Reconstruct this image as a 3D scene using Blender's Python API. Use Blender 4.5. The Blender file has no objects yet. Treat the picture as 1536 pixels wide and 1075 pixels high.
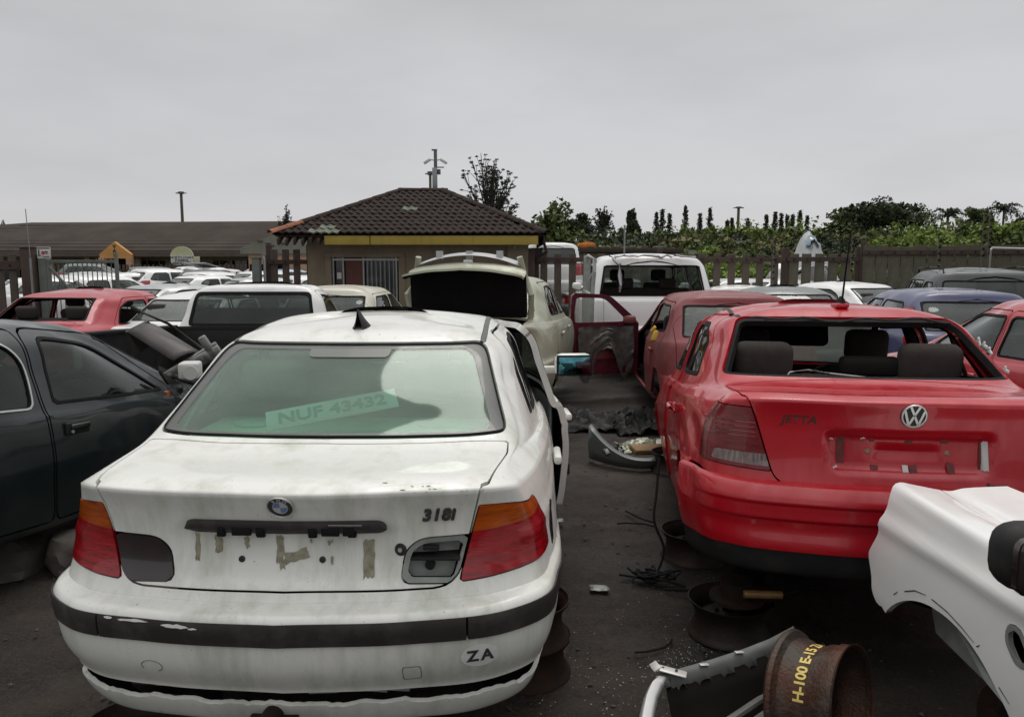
import bpy, bmesh, math, random
import numpy as np
from mathutils import Vector, Matrix

sc = bpy.context.scene
COL = sc.collection
R = math.radians
rng = random.Random(7)

# ------------------------------------------------------------------ camera
cam = bpy.data.cameras.new('camera')
cam.sensor_width = 36.0
cam.lens = 26.95
cam.clip_start = 0.05
cam.clip_end = 3000
cam_o = bpy.data.objects.new('camera', cam)
COL.objects.link(cam_o)
cam_o.location = (0, 0, 1.75)
cam_o.rotation_euler = (R(83.0), 0, 0)
sc.camera = cam_o

# ------------------------------------------------------------------ sky, sun, exposure
world = bpy.data.worlds.new('World')
sc.world = world
world.use_nodes = True
_n = world.node_tree.nodes
_l = world.node_tree.links
_n.clear()
_out = _n.new('ShaderNodeOutputWorld')
_bg = _n.new('ShaderNodeBackground')
_bg.inputs['Strength'].default_value = 0.1
_sky = _n.new('ShaderNodeTexSky')
_sky.sky_type = 'NISHITA'
_sky.sun_disc = False
_sky.sun_elevation = R(66)
_sky.sun_rotation = R(15)
_tc = _n.new('ShaderNodeTexCoord')
_sep = _n.new('ShaderNodeSeparateXYZ')
_l.new(_tc.outputs['Generated'], _sep.inputs[0])
_ramp = _n.new('ShaderNodeValToRGB')
_ramp.color_ramp.interpolation = 'EASE'
_e = _ramp.color_ramp.elements
_e[0].position = 0.0; _e[0].color = (0.63, 0.625, 0.64, 1)
_e[1].position = 1.0; _e[1].color = (1.42, 1.40, 1.40, 1)
_x = _ramp.color_ramp.elements.new(0.16); _x.color = (0.59, 0.588, 0.60, 1)
_x = _ramp.color_ramp.elements.new(0.40); _x.color = (0.545, 0.548, 0.55, 1)
_l.new(_sep.outputs['Z'], _ramp.inputs[0])
_map = _n.new('ShaderNodeMapping')
_map.inputs['Scale'].default_value = (1.0, 1.0, 3.4)
_map.inputs['Rotation'].default_value = (0.12, 0.2, 0.3)
_l.new(_tc.outputs['Generated'], _map.inputs[0])
_noi = _n.new('ShaderNodeTexNoise')
_noi.inputs['Scale'].default_value = 1.6
_noi.inputs['Detail'].default_value = 5
_noi.inputs['Roughness'].default_value = 0.5
_l.new(_map.outputs[0], _noi.inputs['Vector'])
_cr = _n.new('ShaderNodeMapRange')
_cr.inputs[1].default_value = 0.35; _cr.inputs[2].default_value = 0.65
_cr.inputs[3].default_value = 0.86; _cr.inputs[4].default_value = 1.07
_l.new(_noi.outputs[0], _cr.inputs[0])
_mul = _n.new('ShaderNodeVectorMath'); _mul.operation = 'SCALE'
_l.new(_ramp.outputs[0], _mul.inputs[0]); _l.new(_cr.outputs[0], _mul.inputs[3])
_mul2 = _n.new('ShaderNodeVectorMath'); _mul2.operation = 'SCALE'
_mul2.inputs[3].default_value = 10.0
_l.new(_mul.outputs[0], _mul2.inputs[0])
_mix = _n.new('ShaderNodeMix'); _mix.data_type = 'RGBA'
_mix.inputs[0].default_value = 0.95
_l.new(_sky.outputs[0], _mix.inputs[6]); _l.new(_mul2.outputs[0], _mix.inputs[7])
_l.new(_mix.outputs[2], _bg.inputs[0]); _l.new(_bg.outputs[0], _out.inputs[0])

sun = bpy.data.lights.new('sun', 'SUN')
sun.energy = 1.0
sun.angle = R(30)
sun.color = (1.0, 0.96, 0.9)
sun_o = bpy.data.objects.new('sun', sun)
COL.objects.link(sun_o)
# matches sky: elevation 66, ahead of the camera
_az = R(15)
_d = Vector((math.sin(_az) * math.cos(R(66)), math.cos(_az) * math.cos(R(66)), math.sin(R(66))))
sun_o.rotation_euler = (-_d).to_track_quat('-Z', 'Y').to_euler()

sc.render.engine = 'CYCLES'
sc.view_settings.view_transform = 'Standard'
sc.view_settings.look = 'None'
sc.view_settings.exposure = 0.0
sc.view_settings.gamma = 1.0
sc.view_settings.use_curve_mapping = False
sc.cycles.max_bounces = 7
sc.cycles.transparent_max_bounces = 16

# ------------------------------------------------------------------ materials
MATS = {}


def mat(name, col, rough=0.6, metal=0.0, coat=0.0, var=0.0, vscale=4.0, bump=0.0, bscale=40.0,
        col2=None, dirt=None, dirt_amt=0.0, dscale=3.0, spec=0.5, streak=False, rvar=0.0, stretch=None, speck=0.0):
    """Principled material with noise colour variation, optional grime and bump."""
    if name in MATS:
        return MATS[name]
    m = bpy.data.materials.new(name)
    m.use_nodes = True
    nt = m.node_tree
    n, l = nt.nodes, nt.links
    b = n['Principled BSDF']
    b.inputs['Roughness'].default_value = rough
    b.inputs['Metallic'].default_value = metal
    b.inputs['Specular IOR Level'].default_value = spec
    b.inputs['Coat Weight'].default_value = coat
    b.inputs['Coat Roughness'].default_value = 0.05
    c = (*col, 1)
    tc = n.new('ShaderNodeTexCoord')
    src = tc.outputs['Object']
    if stretch:
        mp = n.new('ShaderNodeMapping')
        mp.inputs['Scale'].default_value = stretch
        l.new(src, mp.inputs[0])
        vsrc = mp.outputs[0]
    else:
        vsrc = src
    last = None
    if var > 0 or col2:
        no = n.new('ShaderNodeTexNoise')
        no.inputs['Scale'].default_value = vscale
        no.inputs['Detail'].default_value = 6
        no.inputs['Roughness'].default_value = 0.6
        l.new(vsrc, no.inputs['Vector'])
        mr = n.new('ShaderNodeMapRange')
        mr.inputs[1].default_value = 0.35
        mr.inputs[2].default_value = 0.65
        l.new(no.outputs[0], mr.inputs[0])
        mx = n.new('ShaderNodeMix')
        mx.data_type = 'RGBA'
        c2 = (*col2, 1) if col2 else tuple([max(0, v * (1 - var)) for v in col] + [1])
        mx.inputs[6].default_value = c
        mx.inputs[7].default_value = c2
        l.new(mr.outputs[0], mx.inputs[0])
        last = mx.outputs[2]
    if dirt:
        no = n.new('ShaderNodeTexNoise')
        no.inputs['Scale'].default_value = dscale
        no.inputs['Detail'].default_value = 9
        no.inputs['Roughness'].default_value = 0.68
        if streak:
            mp = n.new('ShaderNodeMapping')
            mp.inputs['Scale'].default_value = (2.6, 2.6, 0.45)
            l.new(src, mp.inputs[0])
            l.new(mp.outputs[0], no.inputs['Vector'])
        else:
            l.new(src, no.inputs['Vector'])
        mr = n.new('ShaderNodeMapRange')
        mr.inputs[1].default_value = 0.48
        mr.inputs[2].default_value = 0.78
        mr.inputs[4].default_value = dirt_amt
        l.new(no.outputs[0], mr.inputs[0])
        mx = n.new('ShaderNodeMix')
        mx.data_type = 'RGBA'
        if last:
            l.new(last, mx.inputs[6])
        else:
            mx.inputs[6].default_value = c
        mx.inputs[7].default_value = (*dirt, 1)
        l.new(mr.outputs[0], mx.inputs[0])
        last = mx.outputs[2]
        # grime is matt
        mr2 = n.new('ShaderNodeMapRange')
        mr2.inputs[1].default_value = 0.35
        mr2.inputs[2].default_value = 0.7
        mr2.inputs[3].default_value = rough
        mr2.inputs[4].default_value = min(1, rough + 0.25)
        l.new(no.outputs[0], mr2.inputs[0])
        l.new(mr2.outputs[0], b.inputs['Roughness'])
        if coat > 0:
            mr3 = n.new('ShaderNodeMapRange')
            mr3.inputs[1].default_value = 0.4
            mr3.inputs[2].default_value = 0.72
            mr3.inputs[3].default_value = coat
            mr3.inputs[4].default_value = coat * 0.25
            l.new(no.outputs[0], mr3.inputs[0])
            l.new(mr3.outputs[0], b.inputs['Coat Weight'])
    if speck > 0:
        # grit, chips and fly spots at three sizes
        for (s_, lo, hi, cc) in ((55, .69, .73, (.10, .09, .07)), (130, .66, .72, (.22, .20, .16)), (14, .735, .75, (.14, .12, .09))):
            no = n.new('ShaderNodeTexNoise')
            no.inputs['Scale'].default_value = s_
            no.inputs['Detail'].default_value = 4
            no.inputs['Roughness'].default_value = 0.65
            l.new(src, no.inputs['Vector'])
            mr = n.new('ShaderNodeMapRange')
            mr.inputs[1].default_value = lo
            mr.inputs[2].default_value = hi
            mr.inputs[4].default_value = speck
            l.new(no.outputs[0], mr.inputs[0])
            mx = n.new('ShaderNodeMix')
            mx.data_type = 'RGBA'
            if last:
                l.new(last, mx.inputs[6])
            else:
                mx.inputs[6].default_value = c
            mx.inputs[7].default_value = (*cc, 1)
            l.new(mr.outputs[0], mx.inputs[0])
            last = mx.outputs[2]
    if last:
        l.new(last, b.inputs['Base Color'])
    else:
        b.inputs['Base Color'].default_value = c
    if bump > 0:
        no = n.new('ShaderNodeTexNoise')
        no.inputs['Scale'].default_value = bscale
        no.inputs['Detail'].default_value = 5
        l.new(vsrc, no.inputs['Vector'])
        bp = n.new('ShaderNodeBump')
        bp.inputs['Strength'].default_value = bump
        bp.inputs['Distance'].default_value = 0.01
        l.new(no.outputs[0], bp.inputs['Height'])
        l.new(bp.outputs[0], b.inputs['Normal'])
    MATS[name] = m
    return m


def glass(name, tint=(0.6, 0.7, 0.65), haze=0.15, hcol=(0.3, 0.34, 0.3), rough=0.03):
    """Thin window pane: tinted see-through, mirror reflection by Fresnel, dusty haze in patches."""
    if name in MATS:
        return MATS[name]
    m = bpy.data.materials.new(name)
    m.use_nodes = True
    n, l = m.node_tree.nodes, m.node_tree.links
    n.clear()
    out = n.new('ShaderNodeOutputMaterial')
    tr = n.new('ShaderNodeBsdfTransparent')
    tr.inputs[0].default_value = (*tint, 1)
    df = n.new('ShaderNodeBsdfDiffuse')
    df.inputs[0].default_value = (*hcol, 1)
    gl = n.new('ShaderNodeBsdfGlossy')
    gl.inputs['Roughness'].default_value = rough
    gl.inputs[0].default_value = (1, 1, 1, 1)
    tc = n.new('ShaderNodeTexCoord')
    no = n.new('ShaderNodeTexNoise')
    no.inputs['Scale'].default_value = 2.2
    no.inputs['Detail'].default_value = 6
    no.inputs['Roughness'].default_value = 0.6
    mp = n.new('ShaderNodeMapping')
    mp.inputs['Scale'].default_value = (1.2, 1.0, 2.5)
    l.new(tc.outputs['Object'], mp.inputs[0])
    l.new(mp.outputs[0], no.inputs['Vector'])
    mr = n.new('ShaderNodeMapRange')
    mr.inputs[1].default_value = 0.35
    mr.inputs[2].default_value = 0.68
    mr.inputs[3].default_value = haze * 0.45
    mr.inputs[4].default_value = min(1, haze * 1.5)
    l.new(no.outputs[0], mr.inputs[0])
    m1 = n.new('ShaderNodeMixShader')
    tl = n.new('ShaderNodeBsdfTranslucent')
    tl.inputs[0].default_value = (*hcol, 1)
    m0 = n.new('ShaderNodeMixShader')
    m0.inputs[0].default_value = 0.45
    l.new(df.outputs[0], m0.inputs[1])
    l.new(tl.outputs[0], m0.inputs[2])
    l.new(mr.outputs[0], m1.inputs[0])
    l.new(tr.outputs[0], m1.inputs[1])
    l.new(m0.outputs[0], m1.inputs[2])
    fr = n.new('ShaderNodeLayerWeight')
    fr.inputs[0].default_value = 0.5
    pw = n.new('ShaderNodeMath')
    pw.operation = 'POWER'
    pw.inputs[1].default_value = 4.0
    l.new(fr.outputs['Facing'], pw.inputs[0])
    m2 = n.new('ShaderNodeMixShader')
    ma = n.new('ShaderNodeMath')
    ma.operation = 'MULTIPLY_ADD'
    ma.inputs[1].default_value = 0.85
    ma.inputs[2].default_value = 0.035
    ma.use_clamp = True
    l.new(pw.outputs[0], ma.inputs[0])
    l.new(ma.outputs[0], m2.inputs[0])
    l.new(m1.outputs[0], m2.inputs[1])
    l.new(gl.outputs[0], m2.inputs[2])
    l.new(m2.outputs[0], out.inputs[0])
    MATS[name] = m
    return m


GRIME = (0.16, 0.15, 0.11)
M_WHITE = mat('white_car_paint', (0.80, 0.793, 0.752), 0.30, coat=0.7, col2=(0.70, 0.715, 0.665), vscale=1.1, dirt=(0.33, 0.36, 0.26), dirt_amt=0.75, dscale=2.4, streak=True, speck=.7)
M_WHITE2 = mat('clean_white_paint', (0.79, 0.79, 0.78), 0.3, coat=0.6, var=0.03, dirt=(0.5, 0.49, 0.42), dirt_amt=0.45, dscale=2.0, speck=.4)
M_RED = mat('red_car_paint', (0.47, 0.004, 0.014), 0.24, coat=0.8, var=0.08, dirt=(0.30, 0.006, 0.015), dirt_amt=0.6, dscale=2.4, streak=True, speck=.22)
M_FADED = mat('faded_red_paint', (0.20, 0.028, 0.030), 0.5, coat=0.3, col2=(0.17, 0.018, 0.024), vscale=1.5, dirt=(0.24, 0.19, 0.16), dirt_amt=0.5, speck=.5)
M_MAROON = mat('maroon_door_paint', (0.10, 0.006, 0.02), 0.35, coat=0.7, var=0.2, dirt=(0.12, 0.06, 0.05), dirt_amt=0.4)
M_DKGREEN = mat('dark_green_grey_paint', (0.008, 0.015, 0.016), 0.30, coat=0.8, var=0.2, dirt=(0.045, 0.048, 0.042), dirt_amt=0.4, speck=.2)
M_CHAMP = mat('champagne_paint', (0.36, 0.375, 0.28), 0.4, coat=0.4, metal=0.15, var=0.1, dirt=(0.17, 0.155, 0.09), dirt_amt=0.7, speck=.5)
M_CREAM = mat('cream_paint', (0.62, 0.60, 0.50), 0.36, coat=0.5, var=0.06, dirt=GRIME, dirt_amt=0.3)
M_SILVER = mat('silver_paint', (0.45, 0.46, 0.46), 0.33, metal=0.5, coat=0.5, var=0.05, dirt=GRIME, dirt_amt=0.25)
M_GREY = mat('grey_green_paint', (0.15, 0.17, 0.165), 0.35, metal=0.2, coat=0.5, var=0.1, dirt=GRIME, dirt_amt=0.3)
M_CHARC = mat('charcoal_paint', (0.055, 0.06, 0.06), 0.38, coat=0.5, var=0.1, dirt=(0.12, 0.12, 0.10), dirt_amt=0.5)
M_BLUE = mat('blue_violet_paint', (0.035, 0.042, 0.13), 0.3, coat=0.9, var=0.2, dirt=(0.2, 0.2, 0.22), dirt_amt=0.3)
M_BLUEPALE = mat('pale_blue_paint', (0.28, 0.38, 0.50), 0.35, coat=0.5, var=0.1)
M_BLACKP = mat('black_plastic', (0.014, 0.013, 0.013), 0.55, var=0.3, spec=0.35, dirt=(0.07, 0.062, 0.055), dirt_amt=0.35, dscale=8)
M_TRIM = mat('rub_strip_plastic', (0.034, 0.027, 0.027), 0.5, spec=0.35, var=0.2, dirt=(0.15, 0.14, 0.13), dirt_amt=0.4, dscale=7)
M_RUBBER = mat('black_rubber', (0.008, 0.008, 0.008), 0.75, spec=0.2)
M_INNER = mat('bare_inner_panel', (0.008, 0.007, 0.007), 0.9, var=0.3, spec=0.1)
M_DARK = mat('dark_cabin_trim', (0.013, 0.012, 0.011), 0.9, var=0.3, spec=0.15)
M_SEAT = mat('grey_seat_cloth', (0.040, 0.032, 0.028), 0.95, var=0.25, vscale=20, bump=0.3, bscale=300)
M_SHELF = mat('faded_green_shelf', (0.30, 0.50, 0.40), 0.9, var=0.25, vscale=5)
M_CHROME = mat('dull_chrome', (0.62, 0.62, 0.60), 0.3, metal=0.55, var=0.15, vscale=20, coat=0.5)
M_ALU = mat('bare_aluminium', (0.35, 0.35, 0.34), 0.42, metal=0.9, var=0.2, vscale=12)
M_RUST = mat('rusty_steel', (0.020, 0.016, 0.013), 0.8, metal=0.3, spec=0.25, col2=(0.040, 0.019, 0.012), vscale=7, bump=0.4, bscale=80)
M_STEELD = mat('dark_wheel_steel', (0.018, 0.016, 0.015), 0.6, metal=0.4, col2=(0.040, 0.022, 0.016), vscale=6, bump=0.3, bscale=60)
M_YPAINT = mat('yellow_marker_paint', (0.75, 0.58, 0.16), 0.6, var=0.2, vscale=60)
M_WPLATE = mat('white_plate', (0.46, 0.47, 0.46), 0.6, var=0.05)
M_PLTXT = mat('plate_letters', (0.10, 0.22, 0.20), 0.6)
M_BLUEB = mat('badge_blue', (0.12, 0.22, 0.5), 0.35, coat=0.5, var=0.2, vscale=200)
M_WHITEB = mat('badge_white', (0.55, 0.55, 0.53), 0.4, var=0.3, vscale=200)
M_TAPE = mat('old_tape', (0.20, 0.19, 0.145), 0.85, col2=(0.36, 0.33, 0.23), vscale=40, bump=0.3, bscale=200)
M_TAPEW = mat('white_tape', (0.62, 0.62, 0.6), 0.7, var=0.1)
M_TAPER = mat('glue_marks_on_red', (0.16, 0.035, 0.035), 0.75, var=0.3, vscale=50)
M_STICK = mat('worn_sticker', (0.72, 0.74, 0.70), 0.6, var=0.08, vscale=40)
M_INK = mat('dark_ink', (0.03, 0.035, 0.035), 0.7)
M_GLUE = mat('letter_ghost_brown', (0.085, 0.022, 0.018), 0.7, var=0.3, vscale=60)
M_LRED = mat('lamp_red', (0.36, 0.004, 0.010), 0.2, coat=0.6, var=0.45, vscale=9, bump=0.12, bscale=30, stretch=(1, 1, 8))
M_LREDDK = mat('lamp_dark_red', (0.20, 0.004, 0.010), 0.2, coat=0.45, var=0.5, vscale=9, bump=0.12, bscale=30, stretch=(1, 1, 8))
M_LORG = mat('lamp_orange', (0.50, 0.09, 0.006), 0.2, coat=0.6, var=0.45, vscale=9, bump=0.12, bscale=30, stretch=(1, 1, 8))
M_LCLR = mat('lamp_clear', (0.26, 0.21, 0.20), 0.16, coat=1.0, col2=(0.10, 0.07, 0.07), vscale=30, bump=0.2, bscale=40, stretch=(1, 4, 0.6))
M_LSMOKE = mat('lamp_smoked', (0.028, 0.018, 0.018), 0.22, coat=0.8, var=0.4, vscale=10)
M_LHOUS = mat('lamp_housing', (0.30, 0.32, 0.30), 0.5, metal=0.35, var=0.25, vscale=15)
M_HEADL = mat('headlight_clear', (0.35, 0.37, 0.38), 0.15, metal=0.4, coat=1.0, var=0.3, vscale=20)
M_MIRROR = mat('mirror_teal', (0.12, 0.36, 0.42), 0.06, metal=1.0, var=0.5, vscale=14)
M_MIRRORC = mat('mirror_clear', (0.65, 0.72, 0.70), 0.04, metal=1.0)
M_PLSHEET = mat('torn_plastic_sheet', (0.14, 0.125, 0.115), 0.28, coat=0.6, var=0.45, vscale=12, bump=0.9, bscale=14)
G_BMW = glass('hazy_green_glass', (0.72, 0.89, 0.81), 0.20, (0.32, 0.41, 0.32), 0.05)
G_SIDE = glass('tinted_side_glass', (0.36, 0.38, 0.37), 0.04, (0.2, 0.2, 0.19))
G_GEN = glass('car_glass', (0.62, 0.67, 0.65), 0.10, (0.26, 0.29, 0.27))
G_LIGHT = glass('dusty_pale_glass', (0.7, 0.74, 0.71), 0.30, (0.36, 0.38, 0.35))

# ------------------------------------------------------------------ object helpers


def link(name, me, mats=None, parent=None, loc=None, rot=None):
    o = bpy.data.objects.new(name, me)
    COL.objects.link(o)
    if mats is not None and me is not None:
        for m in (mats if isinstance(mats, (list, tuple)) else [mats]):
            me.materials.append(m)
    if parent is not None:
        o.parent = parent
    if loc is not None:
        o.location = loc
    if rot is not None:
        o.rotation_euler = rot
    return o


def tag(o, label=None, cat=None, group=None, kind=None):
    if label:
        o['label'] = label
    if cat:
        o['category'] = cat
    if group:
        o['group'] = group
    if kind:
        o['kind'] = kind
    return o


def thing(name, label, cat, loc=(0, 0, 0), rot=(0, 0, 0), group=None):
    o = bpy.data.objects.new(name, None)
    o.empty_display_size = 0.2
    COL.objects.link(o)
    o.location = loc
    o.rotation_euler = rot
    return tag(o, label, cat, group)


def copy_tree(o, parent=None):
    c = o.copy()
    COL.objects.link(c)
    c.parent = parent
    for ch in list(o.children):
        copy_tree(ch, c)
    return c


def pyd(V, F, smooth=True, sharp=None, mi=None):
    me = bpy.data.meshes.new('m')
    me.from_pydata([tuple(v) for v in V], [], F)
    if smooth:
        me.polygons.foreach_set('use_smooth', [True] * len(me.polygons))
    if mi is not None:
        me.polygons.foreach_set('material_index', mi)
    if sharp:
        me.set_sharp_from_angle(angle=R(sharp))
    me.update()
    return me


class B:
    """bmesh collector for one part"""

    def __init__(s):
        s.bm = bmesh.new()

    def box(s, c, d, rot=None, bev=0.0, seg=2, taper=None):
        g = bmesh.ops.create_cube(s.bm, size=1.0)
        vs = g['verts']
        for v in vs:
            if taper and v.co.z > 0:
                v.co.x *= taper[0]
                v.co.y *= taper[1]
            v.co = Vector((v.co.x * d[0], v.co.y * d[1], v.co.z * d[2]))
        if bev > 0:
            es = list({e for v in vs for e in v.link_edges})
            r = bmesh.ops.bevel(s.bm, geom=es, offset=bev, segments=seg, affect='EDGES', profile=0.5)
            vs = list({v for f in r['faces'] for v in f.verts} | {v for v in vs if v.is_valid})
        M = Matrix.Translation(c)
        if rot is not None:
            from mathutils import Euler
            M = M @ Euler(rot).to_matrix().to_4x4()
        bmesh.ops.transform(s.bm, matrix=M, verts=vs)
        return vs

    def cyl(s, a, b, r1, r2=None, n=16, caps=True):
        a, b = Vector(a), Vector(b)
        r2 = r1 if r2 is None else r2
        d = b - a
        g = bmesh.ops.create_cone(s.bm, cap_ends=caps, segments=n, radius1=r1, radius2=r2, depth=d.length)
        M = Matrix.Translation((a + b) / 2) @ d.to_track_quat('Z', 'Y').to_matrix().to_4x4()
        bmesh.ops.transform(s.bm, matrix=M, verts=g['verts'])

    def tube(s, pts, r, n=8):
        pts = [Vector(p) for p in pts]
        rr = r if isinstance(r, (list, tuple)) else [r] * len(pts)
        rings = []
        for i, p in enumerate(pts):
            t = (pts[min(i + 1, len(pts) - 1)] - pts[max(i - 1, 0)]).normalized()
            q = t.to_track_quat('Z', 'Y')
            rings.append([s.bm.verts.new(p + q @ Vector((math.cos(2 * math.pi * k / n) * rr[i], math.sin(2 * math.pi * k / n) * rr[i], 0))) for k in range(n)])
        for a, b in zip(rings, rings[1:]):
            # keep rings aligned
            k0 = min(range(n), key=lambda k: (a[0].co - b[k].co).length)
            for k in range(n):
                try:
                    s.bm.faces.new((a[k], a[(k + 1) % n], b[(k + 1 + k0) % n], b[(k + k0) % n]))
                except ValueError:
                    pass
        for rg in (rings[0], rings[-1]):
            try:
                s.bm.faces.new(rg)
            except ValueError:
                pass

    def lathe(s, prof, n=40, M=None, a0=0, a1=2 * math.pi):
        """profile of (radius, height) swept about local Z, then placed by M"""
        full = abs(a1 - a0 - 2 * math.pi) < 1e-6
        cols = []
        m = n if full else n + 1
        for k in range(m):
            a = a0 + (a1 - a0) * k / n
            col = []
            for r, h in prof:
                v = Vector((r * math.cos(a), r * math.sin(a), h))
                col.append(s.bm.verts.new(M @ v if M else v))
            cols.append(col)
        for k in range(n):
            a, b = cols[k], cols[(k + 1) % m]
            for j in range(len(prof) - 1):
                s.bm.faces.new((a[j], b[j], b[j + 1], a[j + 1]))

    def sheet(s, grid):
        """grid of points [i][j]"""
        vs = [[s.bm.verts.new(p) for p in row] for row in grid]
        for i in range(len(vs) - 1):
            for j in range(len(vs[0]) - 1):
                s.bm.faces.new((vs[i][j], vs[i + 1][j], vs[i + 1][j + 1], vs[i][j + 1]))

    def poly(s, pts, h=None):
        """flat polygon; extruded by vector h when given"""
        vs = [s.bm.verts.new(p) for p in pts]
        f = s.bm.faces.new(vs)
        if h is not None:
            r = bmesh.ops.extrude_face_region(s.bm, geom=[f])
            nv = [e for e in r['geom'] if isinstance(e, bmesh.types.BMVert)]
            bmesh.ops.translate(s.bm, vec=Vector(h), verts=nv)

    def merge(s, me, M=None):
        n0 = len(s.bm.verts)
        s.bm.from_mesh(me)
        s.bm.verts.ensure_lookup_table()
        if M is not None:
            bmesh.ops.transform(s.bm, matrix=M, verts=s.bm.verts[n0:])

    def mesh(s, smooth=40):
        bmesh.ops.recalc_face_normals(s.bm, faces=s.bm.faces)
        me = bpy.data.meshes.new('m')
        s.bm.to_mesh(me)
        s.bm.free()
        if smooth:
            me.polygons.foreach_set('use_smooth', [True] * len(me.polygons))
            me.set_sharp_from_angle(angle=R(smooth))
        return me

    def obj(s, name, m, parent=None, loc=None, rot=None, smooth=40):
        return link(name, s.mesh(smooth), m, parent, loc, rot)


def text_mesh(txt, size=1.0, ext=0.0, shear=0.0, spacing=1.0, bold=0.0):
    cu = bpy.data.curves.new('t', 'FONT')
    cu.body = txt
    cu.size = size
    cu.extrude = ext
    cu.shear = shear
    cu.offset = bold
    cu.space_character = spacing
    cu.align_x = 'CENTER'
    cu.align_y = 'CENTER'
    cu.resolution_u = 3
    o = bpy.data.objects.new('t', cu)
    COL.objects.link(o)
    dg = bpy.context.evaluated_depsgraph_get()
    me = bpy.data.meshes.new_from_object(o.evaluated_get(dg))
    bpy.data.objects.remove(o)
    bpy.data.curves.remove(cu)
    return me


def frame_mat(p, nrm, up=(0, 0, 1)):
    """matrix whose local +Z is nrm, local Y close to up, local X to the viewer's right"""
    z = Vector(nrm).normalized()
    x = Vector(up).cross(z).normalized()
    y = z.cross(x)
    M = Matrix(((x.x, y.x, z.x, p[0]), (x.y, y.y, z.y, p[1]), (x.z, y.z, z.z, p[2]), (0, 0, 0, 1)))
    return M
# ------------------------------------------------------------------ car surface engine
# car space: +x forward, x=0 rear end, +y left, z up. A body is a stack of rings (sill to roof).
CX = (0.0, .075, .26, .53, 1.0)
CY = (0.0, .46, .80, .945, 1.0)


def ring(xr, zr, yr, cr, z4, ys, zs, z8, xf, zf, yf, cf, cz=0):
    x4, x8 = xr + cr, xf - cf
    X = [xr + cr * a for a in CX] + [x4 + (x8 - x4) * t for t in (.2, .5, .8)] + [x8] + [xf - cf * a for a in (.58, .28, 0)]
    z5 = z4 + (zs - z4) * .5
    z7 = zs + (z8 - zs) * .45
    Z = [zr, zr, zr + (z4 - zr) * .12, zr + (z4 - zr) * .45, z4, z5, zs, z7, z8, zf + (z8 - zf) * .45, zf + (z8 - zf) * .12, zf]
    Y = [yr * b for b in CY] + [max(yr, ys * .93 + yr * .07) if ys > yr else ys * .97 + yr * .03, ys, max(yf, ys * .9 + yf * .1) if ys > yf else ys] + [yf, yf * .93, yf * .72, 0]
    return np.array([X, Y, Z]).T, cz


def _spl(P, t, ts):
    """cubic Hermite through P (K,...) at knots t, sampled at ts"""
    K = len(t)
    m = np.zeros_like(P)
    for i in range(K):
        if i == 0:
            m[i] = (P[1] - P[0]) / (t[1] - t[0])
        elif i == K - 1:
            m[i] = (P[-1] - P[-2]) / (t[-1] - t[-2])
        else:
            a, b = t[i] - t[i - 1], t[i + 1] - t[i]
            m[i] = ((P[i] - P[i - 1]) / a * b + (P[i + 1] - P[i]) / b * a) / (a + b)
    j = np.clip(np.searchsorted(t, ts, side='right') - 1, 0, K - 2)
    h = (t[j + 1] - t[j])
    u = (ts - t[j]) / h
    sh = (-1,) + (1,) * (P.ndim - 1)
    u = u.reshape(sh)
    h = h.reshape(sh)
    return ((2 * u**3 - 3 * u**2 + 1) * P[j] + (u**3 - 2 * u**2 + u) * h * m[j]
            + (-2 * u**3 + 3 * u**2) * P[j + 1] + (u**3 - u**2) * h * m[j + 1])


class M3:
    __slots__ = ('V', 'A', 'F')     # V (n,3); A (n,2) = column, ring params; F (m,8) padded with -1

    def __init__(s, V, A, F):
        s.V, s.A, s.F = V, A, F

    x = property(lambda s: s.V[:, 0])
    y = property(lambda s: s.V[:, 1])
    z = property(lambda s: s.V[:, 2])
    c = property(lambda s: s.A[:, 0])
    r = property(lambda s: s.A[:, 1])

    def compact(s):
        if len(s.F) == 0:
            return M3(s.V[:0], s.A[:0], s.F)
        used = np.unique(s.F[s.F >= 0])
        mp = np.full(len(s.V) + 1, -1)
        mp[used] = np.arange(len(used))
        return M3(s.V[used], s.A[used], mp[s.F])


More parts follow.
